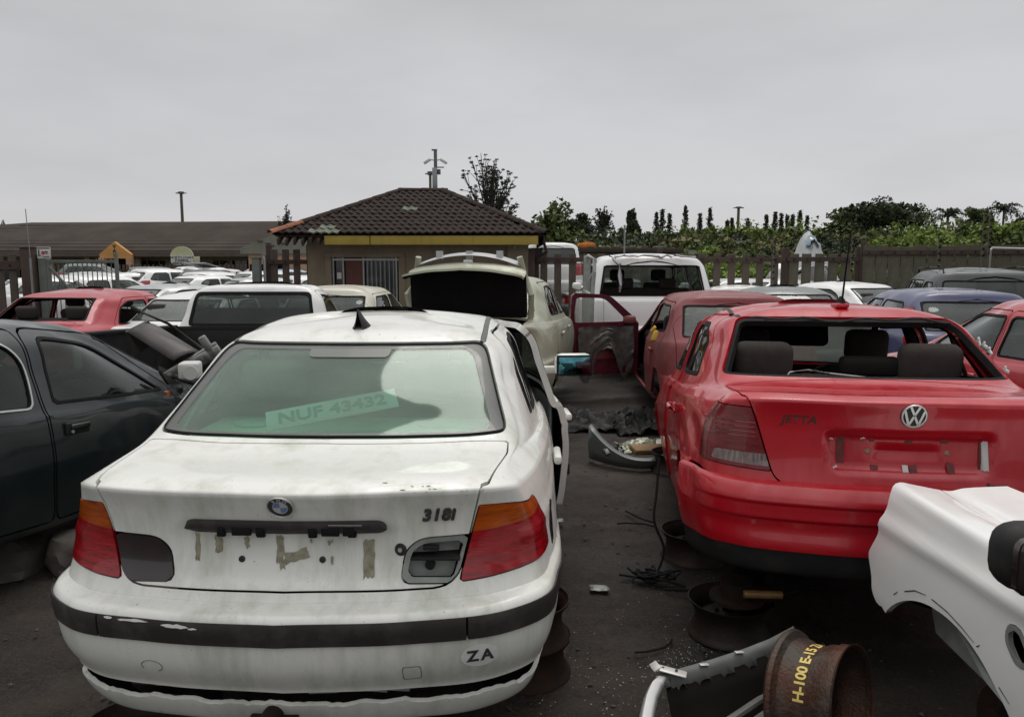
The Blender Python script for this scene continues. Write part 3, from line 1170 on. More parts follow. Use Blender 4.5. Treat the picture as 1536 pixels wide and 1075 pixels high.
    if lights:
        for s in (1, -1):
            q = f_rear(Y([(.50, lampz[0]), (.80 if kind != 'suv' else .90, lampz[0]), (.80 if kind != 'suv' else .90, lampz[1]), (.56, lampz[1])]), .03, 4.4, s)
            if kind in ('suv', 'hatch'):
                q = f_rear(Y([(.62, lampz[0]), (.92, lampz[0]), (.92, lampz[1] + .06), (.66, lampz[1] + .06)]), .03, 4.3, s)
            if hilamp:
                q = f_rear(Y([(.61, .99), (.95, .99), (.95, 1.24), (.60, 1.24)]), .02, 4.7, s)
            lm, m = carve(m, q, .004)
            mkpanel('tail_light', lm, lamps, root, .01, lift=.003)
            zf = {'sedan': (.57, .70), 'hatch': (.58, .74), 'suv': (.74, .90)}[kind]
            q = f_front(Y([(.42, zf[0]), (.86, zf[0] + .02), (.86, zf[1] + .03), (.46, zf[1])]), .03, 8.0, s)
            lm, m = carve(m, q, .004)
            mkpanel('headlight', lm, M_HEADL, root, .01, lift=.003)
    nb = {'sedan': 8 if T is T_E else 7, 'hatch': 4, 'suv': 4}[kind]
    fb = lambda q: np.maximum(q.r - nb, np.minimum(q.x - .60 * sx, (ax[1] + rw - .02) * sx - q.x))
    bm_, m = carve(m, fb, .005)
    fbr = lambda q: q.x - 1.5
    b1, b2 = split(bm_, fbr(bm_))
    mkpanel('rear_bumper', b1, [bumper or paint, inside], root, .015)
    mkpanel('front_bumper', b2, [bumper or paint, inside], root, .015)
    if kind == 'sedan':
        lid = f_rear(Y([(.56, .99), (.52, .645), (-.52, .645), (-.56, .99)]), .06, 3.9)
        g = loft and None
        fl = lambda q: np.maximum.reduce([np.abs(q.y) - (.56 * sy), q.x - .60 * sx, (q.c - 3.9) * .3])
        lm, m = carve(m, fl, .006)
        mkpanel('boot_lid', lm, P, root, .02)
    else:
        fl = lambda q: np.maximum.reduce([np.abs(q.y) - (.66 * sy), q.x - (.50 if kind == 'hatch' else .30) * sx, (q.c - 3.9) * .3])
        lm, m = carve(m, fl, .006)
        mkpanel('tailgate', lm, P, root, .02)
    mkpanel('body', m, P, root, .025)
    if cab:
        k = {'sedan': (1.15, 2.15, .48, 3.0, .86), 'hatch': (.85, 1.75, .48, 2.55, .86), 'suv': (1.15, 2.25, .68, 3.05, 1.04)}[kind]
        cabin(root, x_rear=k[0] * sx, x_front=k[1] * sx, z=k[2] * sz, dash_x=k[3] * sx, dash_z=k[4] * sz, wid=.74 * sy, seatmat=seatmat)
    if wheel:
        wheels(root, [a * sx for a in ax], .74 * sy, r=.30 * sz)
    for s in (1, -1):
        b = B()
        mx, mz = {'sedan': (2.98, .97), 'hatch': (2.55, .98), 'suv': (3.02, 1.2)}[kind]
        b.box((mx * sx, s * (.90 * sy), mz * sz + .03), (.10, .17, .12), bev=.04, seg=3)
        b.cyl((mx * sx, s * (.80 * sy), mz * sz), (mx * sx, s * (.88 * sy), mz * sz + .02), .02, n=6)
        b.obj('wing_mirror', paint, root)
    if roofbars:
        for s in (1, -1):
            b = B()
            z0 = 1.745 * sz if kind == 'suv' else 1.43 * sz
            b.tube([(.55 * sx, s * .60 * sy, z0 - .03), (.62 * sx, s * .60 * sy, z0 + .035), (1.4 * sx, s * .60 * sy, z0 + .055), (2.2 * sx, s * .58 * sy, z0 + .03), (2.3 * sx, s * .57 * sy, z0 - .04)], .016, 8)
            b.obj('roof_rail', M_BLACKP, root)
    return m
def roof_strip(root, m, r, s, c0=3.6, c1=8.0):
    sel = np.where((np.abs(m.r - r) < .25) & (m.y * s > 0) & (m.c > c0) & (m.c < c1))[0]
    rr = m.r[sel]
    best = rr[np.argmin(np.abs(rr - r))]
    sel = sel[np.abs(rr - best) < 1e-6]
    sel = sel[np.argsort(m.c[sel])]
    N = vnormals(m)
    b = B()
    b.tube([Vector(m.V[i] + N[i] * .001) for i in sel], .0075, 6)
    b.obj('roof_moulding', M_TRIM, root)


PLATE = []


# ================================================================== HERO 1: white saloon in the middle
def build_white_saloon():
    root = thing('sedan_car', 'dirty white saloon in the foreground with dark shark fin aerial and missing boot lamp', 'car')
    m = loft(rings_of(T_E), .016, .045)
    m0 = m
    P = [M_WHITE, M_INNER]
    # slightly hollow number plate field on the lid
    d = sdp(m.y, m.z, rpoly([(.345, .845), (.345, .675), (-.345, .675), (-.345, .845)], .03))
    w = np.clip(.5 - d / .03, 0, 1) * (m.c < 4)
    m.V[:, 0] += .014 * w * w * (3 - 2 * w)
    # shallow shoulder crease on the flank
    sh = np.exp(-((m.z - (.775 + .0 * m.x)) / .018)**2) * (np.abs(m.y) > .7)
    m.V[:, 1] += np.sign(m.y) * .006 * sh
    # windows
    fr = f_rear([(.668, 1.022, .03), (.560, 1.318, .05), (-.560, 1.318, .05), (-.668, 1.022, .03)], .04, 4.0)
    ins, m = carve(m, fr, .006)
    fcore = f_rear([(.612, 1.036, .03), (.508, 1.298, .05), (-.508, 1.298, .05), (-.612, 1.036, .03)], .04, 4.0)
    core, band = split(ins, fcore(ins))
    mkpanel('rear_window_border', band, M_BLACKG, root, .004, lift=-.004)
    pane = mkpanel('rear_window', core, G_BMW, root, .004, lift=-.005)
    seal, _ = split(ins, -(fr(ins) + .006))
    mkpanel('rear_window_seal', seal, M_RUBBER, root, .008, lift=.001)
    # top centre tab of the printed border
    c0 = f_rear([(.17, 1.270), (.17, 1.31), (-.17, 1.31), (-.17, 1.270)], .02, 3)
    tab, _ = split(core, c0(core))
    mkpanel('rear_window_tab', tab, M_BLACKG2, pane, .001, lift=-.002)
    fw = f_lim(f_front([(.69, .9), (.55, 1.36), (-.55, 1.36), (-.69, .9)], .05, 7.9), 14.12, 15.9)
    m = windows_cut(m, fw, 'windscreen', root, G_GEN)
    # doors with their windows
    fdoor = [(1.985, .955, .02), (2.055, .27, .03), (3.14, .27, .03), (3.18, .80, .05), (3.09, .94, .04), (2.60, 1.325, .06), (1.985, 1.335, .03)]
    rdoor = [(1.02, .66, .05), (1.27, .29, .05), (2.04, .27, .03), (1.968, .955, .02), (1.968, 1.335, .03), (1.44, 1.335, .08), (1.10, 1.02, .06)]
    fwin = [(2.02, .965), (3.00, .95, .02), (2.74, 1.15, .1), (2.52, 1.285, .05), (2.00, 1.298)]
    rwin = [(1.30, .985, .03), (1.945, .967), (1.93, 1.298), (1.50, 1.29, .06), (1.42, 1.2, .03)]
    qwin = [(1.165, 1.00, .03), (1.275, .99, .02), (1.40, 1.235, .03), (1.30, 1.17, .05)]
    for s in (1, -1):
        fm, m = carve(m, f_side(fdoor, s), .008)
        rm, m = carve(m, f_side(rdoor, s), .008)
        hinge = (3.12, s * .83, 0)
        op = s == -1
        fd = bpy.data.objects.new('door', None)
        fm0 = fm
        # pieces are built in car space about the hinge, then the door turns
        V0 = np.array(hinge)
        hold = link('door', bpy.data.meshes.new('m'), None, root, hinge)

        def sub(o):
            if o is not None:
                o.parent = hold
                o.location = (0, 0, 0)
        ins, fm = carve(fm, f_side(fwin, s), .003)
        core, band = split(ins, f_side(fwin, s)(ins) + .022)
        sub(mkpanel('window_seal', band, M_RUBBER, root, .02, lift=.003, pivot=V0))
        sub(mkpanel('side_window', core, G_SIDE, root, .004, lift=-.006, pivot=V0))
        V, F, mi = panel(fm, .035)
        hold.data = pyd(V - V0, F, True, None, mi)
        hold.data.materials.append(M_WHITE)
        hold.data.materials.append(M_DARK)
        # inner door lining
        b = B()
        b.box((2.58 - 3.12, s * (.775 - .83), .60), (.95, .03, .58), bev=.02)
        b.box((2.58 - 3.12, s * (.75 - .83), .62), (.5, .05, .08), bev=.02)
        sub(b.obj('door_lining', M_LHOUS if op else M_DARK, root))
        b = B()
        b.box((2.17 - 3.12, s * (.868 - .83 + .01), .80), (.20, .035, .04), bev=.014)
        sub(b.obj('handle', M_WHITE, root))
        b = B()
        b.box((2.58 - 3.12, s * (.873 - .83), .505), (1.02, .02, .07), bev=.008)
        sub(b.obj('door_moulding', M_TRIM, root))
        # mirror
        b = B()
        b.box((2.93 - 3.12, s * (1.03 - .83), .985), (.11, .25, .150), bev=.045, seg=3)
        b.box((2.98 - 3.12, s * (.87 - .83), .945), (.06, .14, .05), bev=.015)
        mh = b.obj('wing_mirror', M_WHITE if s < 0 else M_WHITE, root)
        sub(mh)
        b = B()
        b.box((2.874 - 3.12, s * (1.03 - .83), .985), (.012, .238, .138), bev=.005)
        gb = b.obj('mirror_frame', M_BLACKP, mh)
        b = B()
        b.box((2.866 - 3.12, s * (1.03 - .83), .985), (.006, .212, .114), bev=.003)
        gb = b.obj('mirror_glass', M_MIRROR, mh)
        if op:
            hold.rotation_euler = (0, 0, R(5.5))
        # rear door
        rh = link('door', bpy.data.meshes.new('m'), None, root)
        for w_ in (rwin, qwin):
            rm = windows_cut(rm, f_side(w_, s), 'side_window', rh, G_SIDE, trim=.02)
        V, F, mi = panel(rm, .035)
        rh.data = pyd(V, F, True, None, mi)
        rh.data.materials.append(M_WHITE)
        rh.data.materials.append(M_DARK)
        b = B()
        b.box((1.22, s * .878, .80), (.20, .035, .04), bev=.014)
        b.obj('handle', M_WHITE, rh)
        b = B()
        b.box((1.62, s * .873, .505), (.66, .02, .07), bev=.008)
        b.obj('door_moulding', M_TRIM, rh)
    # black weatherstrip running from the roof to the door bottom edge (visible over the open door)
    for s in (1, -1):
        pass
    # grey mouldings let into the roof edges
    fm_ = lambda q: np.maximum.reduce([np.abs(np.abs(q.y) - .548 + .02 * np.clip((q.x - 1.3), 0, 2)) - .011, 15.97 - q.r, q.r - 17.6, q.x - 2.55, 1.05 - q.x])
    mo, m = carve(m, fm_, .002)
    for s in (1, -1):
        q, _ = split(mo, -s * mo.y)
        mkpanel('roof_moulding', q, M_GREYTRIM, root, .006, lift=.002)
    # wheel arches
    for a, rr in ((.99, .345), (3.72, .345)):
        _, m = split(m, f_circ(a, .30, rr)(m))
    # bumper with rub strip, split seams and the open slot above the valance
    fb = lambda q: np.maximum(q.r - 8.0, q.x - .66)
    bm_, m = carve(m, fb, .006)
    fslot = lambda q: np.maximum.reduce([2.05 + .05 * np.sign(np.sin(q.y * 19 + 1)) + .05 * np.sign(np.sin(q.y * 47)) + .03 * np.sin(q.y * 150) - q.r, q.r - 2.88, (q.c - 4.15) * .3])
    _, bm_ = split(bm_, fslot(bm_))
    fval = lambda q: np.maximum(q.r - 2.5, q.x - .62)
    val, bm_ = split(bm_, fval(bm_))
    fstrip = lambda q: np.maximum(np.maximum(5.12 - q.r, q.r - 5.93), q.x - .60 + np.abs(q.r - 5.5) * .25)
    st, bm_ = carve(bm_, fstrip, .003)
    bo = mkpanel('rear_bumper', bm_, P, root, .018)
    for (n_, f_) in (('c', lambda q: np.abs(q.y) - .56), ('s', lambda q: .566 - np.abs(q.y))):
        q, _ = split(st, f_(st))
        if n_ == 'c':
            mkpanel('rub_strip', q, M_TRIM, bo, .012, lift=.006)
        else:
            for s in (1, -1):
                qq, _ = split(q, -s * q.y)
                mkpanel('rub_strip', qq, M_TRIM, bo, .012, lift=.006)
    mkpanel('bumper_valance', val, P, bo, .015)
    # torn bracketry inside the slot
    b = B()
    r2 = random.Random(3)
    for k in range(11):
        y = -.60 + k * .12 + r2.uniform(-.03, .03)
        x = .10 + .5 * max(0, abs(y) - .25)**1.6
        b.box((x, y, .342 + r2.uniform(-.008, .006)), (.03, r2.uniform(.04, .11), r2.uniform(.012, .03)), rot=(r2.uniform(-.15, .15), 0, 0), bev=.003)
    tag(b.obj('bumper_clips', M_LHOUS, bo), kind='stuff')
    b = B()
    for k in range(30):
        pass
    b.box((.24, 0, .335), (.03, 1.24, .10), bev=.01)
    b.obj('bumper_beam', M_INNER, bo)
    # lid
    lidp = f_rear([(.604, 1.06, 0), (.603, .975, .015), (.585, .90, .02), (.528, .655, .075), (-.528, .655, .075), (-.585, .90, .02), (-.603, .975, .015), (-.604, 1.06, 0)], .05, 4.2)

    def flid(q):
        w_ = .603 + (.672 - .603) * np.clip((q.x - .06) / .48, 0, 1)
        top = np.maximum.reduce([np.abs(q.y) - w_, q.x - .545 - .35 * np.abs(q.y)**3, .968 - q.z])
        return np.maximum(np.minimum(lidp(q), np.maximum(top, (q.c - 4.2) * .3)), q.x - .545 - .35 * np.abs(q.y)**3)
    lid, m = carve(m, flid, .006)
    # lamps: outer lamps on the body
    for s in (1, -1):
        fo = f_rear([(.594, .905, .004), (.532, .668, .006), (.90, .690, .05), (.90, .78, .05), (.735, .888, .08)], .02, 3.86, s)
        lm, m = carve(m, fo, .004)
        fz = lambda q: -(q.z - (.815 + .05 * (q.x - .1)))
        org, red = split(lm, fz(lm))
        lo = mkpanel('tail_light', red, M_LRED, root, .012, lift=.004)
        mkpanel('indicator_lens', org, M_LORG, lo, .012, lift=.004)
    # inner lamps on the lid: left smoked, right an empty housing
    fi = lambda s: f_rear([(.562, .810, .004), (.415, .806, .05), (.366, .772, .03), (.352, .672, .03), (.526, .664, .004)], .02, 3.9, s)
    lm, lid = carve(lid, fi(1), .004)
    lido = link('boot_lid', bpy.data.meshes.new('m'), None, root)
    mkpanel('lid_lamp', lm, M_LSMOKE, lido, .012, lift=.004)
    lm, lid = carve(lid, fi(-1), .004)
    fin = f_rear([(.548, .795, .004), (.42, .790, .04), (.385, .765, .02), (.372, .690, .02), (.515, .682, .004)], .02, 3.9, -1)
    hole, rimm = split(lm, fin(lm))
    ho = mkpanel('lamp_housing', rimm, M_LHOUS, lido, .012, lift=.004)
    back = shift(hole, -.045)
    mkpanel('housing_back', back, M_LHOUS, ho, .004)
    b = B()
    b.box((.185, -.455, .742), (.10, .16, .010), bev=.002)
    b.cyl((.155, -.44, .715), (.168, -.44, .715), .016, n=14)
    b.box((.15, -.445, .775), (.02, .05, .015), bev=.003)
    b.obj('bulb_holder', M_BLACKP, ho)
    V, F, mi = panel(lid, .02)
    lido.data = pyd(V, F, True, None, mi)
    lido.data.materials.append(M_WHITE)
    lido.data.materials.append(M_INNER)
    LS = lid
    # plate lamp bar: black recess strip, half its cover gone
    N_ = 80
    b = B()
    top, bot = [], []
    ys = np.linspace(.312, -.312, N_)
    gridm = []
    for y in ys:
        e = min(1, (0.312 - abs(y)) / .035)
        hh = .004 + .021 * math.sqrt(max(0, e * (2 - e)))
        row = []
        for t in np.linspace(-1, 1, 7):
            p, n = surf(LS, float(y), .850 + t * hh)
            row.append(p + n * (.004 + .012 * (1 - t * t)))
        gridm.append(row)
    b.sheet(gridm)
    bar = b.obj('plate_lamp_bar', M_TRIM, lido)
    b = B()
    for (y0, y1) in ((.205, .185), (.16, .10), (.085, .06), (-.075, -.10), (-.115, -.17), (-.18, -.215)):
        p, n = surf(LS, (y0 + y1) / 2, .848)
        b.box(p + n * .018, (.012, abs(y1 - y0), .026), bev=.003)
    for y in (.20, .075, -.085, -.205):
        p, n = surf(LS, y, .832)
        b.box(p + n * .014, (.014, .026, .020), bev=.003)
    tag(b.obj('broken_clips', M_RUBBER, bar), kind='stuff')
    b = B()
    for (y0, z0, w0) in ((-.175, .866, .075), (-.225, .865, .03)):
        p, n = surf(LS, y0, z0)
        b.box(p + n * .016, (.003, w0, .006), bev=.001)
    b.obj('scuffed_edge', M_ALU, bar)
    # badge: roundel
    p, n = surf(LS, .0, .925)
    T = frame_mat(p, n, (0, 0, 1))
    b = B()
    b.lathe([(.0001, .004), (.040, .004), (.0405, .002), (.041, .0)], 40, T)
    badge = b.obj('badge', M_INK, lido)
    b = B()
    b.lathe([(.0375, .004), (.0385, .0065), (.0405, .0065), (.042, .0)], 40, T)
    b.lathe([(.0215, .004), (.022, .006), (.0235, .006), (.024, .004)], 32, T)
    b.obj('badge_ring', M_CHROME, badge)
    for k in range(4):
        b = B()
        a0 = k * math.pi / 2
        b.poly([T @ Vector((0, 0, .0055))] + [T @ Vector((.0215 * math.cos(a0 + i * math.pi / 16), .0215 * math.sin(a0 + i * math.pi / 16), .0055)) for i in range(9)])
        b.obj('badge_quarter', M_BLUEB if k in (1, 3) else M_WHITEB, badge, smooth=0)
    b = B()
    for ch, a in (('B', 125), ('M', 90), ('W', 55)):
        me = text_mesh(ch, .0165, .0004, bold=.0006)
        b.merge(me, T @ Matrix.Rotation(R(a - 90), 4, 'Z') @ Matrix.Translation((0, .031, .0048)))
    b.obj('badge_letters', M_CHROME, badge, smooth=0)
    # model lettering 318i
    me = text_mesh('318i', .056, .003, shear=.22, spacing=1.04, bold=.0022)
    conform(me, LS, rear_T(-.468, .882), .003, 4)
    o = link('lettering', me, M_LETTER, lido)
    # lock
    p, n = surf(LS, -.352, .772)
    T = frame_mat(p, n)
    b = B()
    b.lathe([(.0001, .004), (.008, .004), (.009, .008), (.0115, .008), (.0125, .003), (.018, .003), (.020, .001)], 24, T)
    b.obj('boot_lock', M_TRIM, lido)
    b = B()
    b.lathe([(.0001, .0085), (.007, .0085), (.008, .004)], 18, T)
    b.obj('lock_barrel', M_CHROME, lido)
    # plate residue: weathered tape strips, torn paper, screw plugs
    res = [(.283, .775, .014, .085, 0), (.215, .79, .024, .055, 1), (.125, .795, .014, .035, 1), (.020, .775, .022, .085, 2), (-.03, .755, .075, .030, 3),
           (-.255, .745, .034, .115, 4), (-.135, .795, .016, .012, 1), (-.075, .80, .006, .014, 0), (-.14, .742, .008, .022, 0), (.012, .728, .018, .03, 2)]
    r3 = random.Random(11)
    for (y, z, w_, h_, kk) in res:
        pts = []
        nn = 5
        for i in range(nn + 1):
            pts.append((-w_ / 2 + w_ * i / nn, -h_ / 2 + r3.uniform(-.006, .006)))
        for i in range(nn + 1):
            pts.append((w_ / 2 + r3.uniform(-.003, .002), -h_ / 2 + h_ * (i + .5) / (nn + 1)))
        for i in range(nn + 1):
            pts.append((w_ / 2 - w_ * i / nn, h_ / 2 + r3.uniform(-.004, .004)))
        for i in range(nn + 1):
            pts.append((-w_ / 2 + r3.uniform(-.003, .003), h_ / 2 - h_ * (i + .5) / (nn + 1)))
        bm = B()
        bm.poly([(a, c, 0) for a, c in pts], (0, 0, .0008))
        me = bm.mesh(0)
        T = rear_T(y, z)
        if kk == 3:
            T = T @ Matrix.Rotation(.25, 4, 'Z')
        conform(me, LS, T, .0010, 4)
        link('tape_residue', me, M_TAPE, lido)
    for y in (.142, -.110):
        p, n = surf(LS, y, .742)
        b = B()
        b.lathe([(.0001, .003), (.004, .002), (.006, .005), (.0095, .004), (.0105, .0)], 16, frame_mat(p, n))
        b.obj('plate_screw_plug', M_TRIM, lido)
    # shark fin aerial
    b = B()
    g = []
    for i, u in enumerate(np.linspace(0, 1, 9)):
        row = []
        wd = .046 * math.sqrt(max(0.02, 1 - (2 * u - .9)**2 * .95)) if u < .97 else .006
        ht = .014 + .082 * max(0, 1 - u * 1.02)**1.1 * (1 if u > .08 else .9)
        for v in np.linspace(-1, 1, 9):
            hz = ht * (1 - abs(v))**1.5 + .012 * (1 - v * v)
            row.append((1.205 + u * .15 - (.03 * (1 - abs(v))**2 if u < .2 else 0), wd * v, 1.356 + .018 * u + hz))
        g.append(row)
    b.sheet(g)
    b.obj('shark_fin_aerial', M_BLACKP, root)
    b = B()
    b.poly([(1.195, .014, 1.350), (1.195, -.014, 1.350), (1.13, 0, 1.318)], (0, 0, .006))
    b.obj('aerial_lead_cover', M_BLACKP, root)
    # roof drip mouldings (grey strips beside the roof skin)
    # sticker, tow cover and scuffs on the bumper
    BS = bm_
    me = text_mesh('Z A', .052, .0, spacing=.9, bold=.002)
    conform(me, BS, rear_T(-.60, .462), .0035, 4.5)
    so = B()
    so.poly([(.058 * math.cos(a), .040 * math.sin(a), 0) for a in np.linspace(0, 2 * math.pi, 33)[:-1]])
    bmesh.ops.triangulate(so.bm, faces=so.bm.faces)
    bmesh.ops.subdivide_edges(so.bm, edges=so.bm.edges, cuts=2, use_grid_fill=True)
    sm = so.mesh(0)
    conform(sm, BS, rear_T(-.60, .462), .002, 4.5)
    sk = link('country_sticker', sm, M_STICK, bo)
    link('sticker_letters', me, M_INK, sk)
    b = B()
    for (cy_, cz_, w_, h_) in ((-.395, .418, .056, .052),):
        pts = rpoly([(-w_ / 2, -h_ / 2), (w_ / 2, -h_ / 2), (w_ / 2, h_ / 2), (-w_ / 2, h_ / 2)], .01)
        inn = pts * .93
        K = len(pts)
        for i in range(K):
            j = (i + 1) % K
            q = [(pts[i][0], pts[i][1], 0), (pts[j][0], pts[j][1], 0), (inn[j][0], inn[j][1], 0), (inn[i][0], inn[i][1], 0)]
            b.poly(q)
    me = b.mesh(0)
    conform(me, BS, rear_T(-.395, .418), .0015, 4.5)
    link('tow_eye_cover', me, M_TRIM, bo)
    b = B()
    for (y, z, w_, h_) in ((.44, .588, .10, .010), (.52, .590, .03, .007), (.30, .583, .085, .012), (.245, .578, .03, .006)):
        p, n = surf(BS, y, z, 4.5)
        pts = [(w_ / 2 * math.cos(a) * r3.uniform(.8, 1.1), h_ / 2 * math.sin(a) * r3.uniform(.5, 1.3), 0) for a in np.linspace(0, 2 * math.pi, 19)[:-1]]
        TT = frame_mat(p + n * .0085, n)
        b.poly([TT @ Vector(q) for q in pts])
    tag(b.obj('bumper_scuff', M_TAPEW, bo, smooth=0), kind='stuff')
    # hairline cracks on bumper
    b = B()
    cr = []
    for a in np.linspace(-.6, 4.2, 22):
        p, n = surf(BS, .40 + .035 * math.cos(a), .435 + .020 * math.sin(a), 4.5)
        cr.append(p + n * .0006)
    b.tube(cr, .0009, 4)
    b.obj('bumper_crack', M_INK, bo)
    # chips and dirt flecks on the lid top edge
    b = B()
    for k in range(26):
        y = -.30 - r3.random() * .28 if k < 15 else r3.uniform(-.55, .55)
        x = .10 + r3.random() * .03 if k < 15 else r3.uniform(.1, .5)
        i = int(np.argmin(np.hypot(LS.x - x, LS.y - y) + (LS.z < .96) * 9))
        p = LS.V[i]
        w_ = r3.uniform(.003, .012) if k < 15 else r3.uniform(.002, .005)
        pts = [(p[0] + w_ * .4 * math.sin(a) * r3.uniform(.4, 1), p[1] + w_ * math.cos(a) * r3.uniform(.4, 1), p[2] + .0012) for a in np.linspace(0, 6.28, 8)[:-1]]
        b.poly(pts)
    tag(b.obj('paint_chips', M_TAPE, lido, smooth=0), kind='stuff')
    # towing bracket
    b = B()
    b.box((.03, .04, .255), (.10, .15, .012), bev=.004)
    b.box((-.02, .04, .235), (.012, .155, .085), bev=.02)
    b.cyl((-.03, .04, .28), (.15, .04, .26), .03, n=12)
    b.obj('tow_bracket', M_RUST, root)
    # fuel-side vent gap: dark unpainted plate on right flank (side repeater hole)
    for s in (-1,):
        i = int(np.argmin(np.hypot(m.x - .60, m.z - .74) + (m.y > 0) * 9))
    # parcel shelf, plate on it, cabin
    b = B()
    b.box((.98, 0, .985), (.56, 1.14, .02), bev=.008)
    b.box((.76, 0, .990), (.14, 1.00, .012), bev=.004)
    for y in (-.38, .38):
        b.cyl((.95, y, .99), (.95, y, 1.003), .085, n=28)
    b.obj('parcel_shelf', M_SHELF, root)
    pm = thing('number_plate', 'white plate reading NUF 43432 lying inside the rear window', 'number plate')
    b = B()
    b.box((0, 0, 0), (.50, .115, .003), bev=.001)
    b.obj('plate_sheet', M_WPLATE, pm)
    me = text_mesh('NUF 43432', .088, .0008, bold=.002)
    me.transform(Matrix.Translation((0, 0, .003)))
    link('plate_letters', me, M_PLTXT, pm)
    PLATE.append(pm)
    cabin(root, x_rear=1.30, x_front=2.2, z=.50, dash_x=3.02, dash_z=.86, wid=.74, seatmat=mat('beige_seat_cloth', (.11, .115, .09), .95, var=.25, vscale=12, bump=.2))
    b = B()
    b.box((1.9, 0, 1.335), (1.15, .80, .02), bev=.01)
    b.obj('headlining', mat('headlining_cloth', (.22, .22, .18), .95, var=.2), root)
    hubs(root, (.99, 3.72))
    mkpanel('body', m, P, root, .025)
    # dark side scoop on the right rear quarter
    N = vnormals(m)
    pts = rpoly([(.50, .655), (.555, .665), (.63, .735), (.64, .785), (.59, .785), (.52, .72)], .012, 3)
    g = []
    for (x, z) in pts:
        i = int(np.argmin(np.hypot(m.x - x, m.z - z) + (m.y > 0) * 9))
        p = m.V[i]
        y = p[1] - ((x - p[0]) * N[i][0] + (z - p[2]) * N[i][2]) / N[i][1]
        g.append((x, y - .002, z))
    b = B()
    b.poly(g, (0, .004, 0))
    b.obj('side_marker', M_LSMOKE, root, smooth=0)
    return root


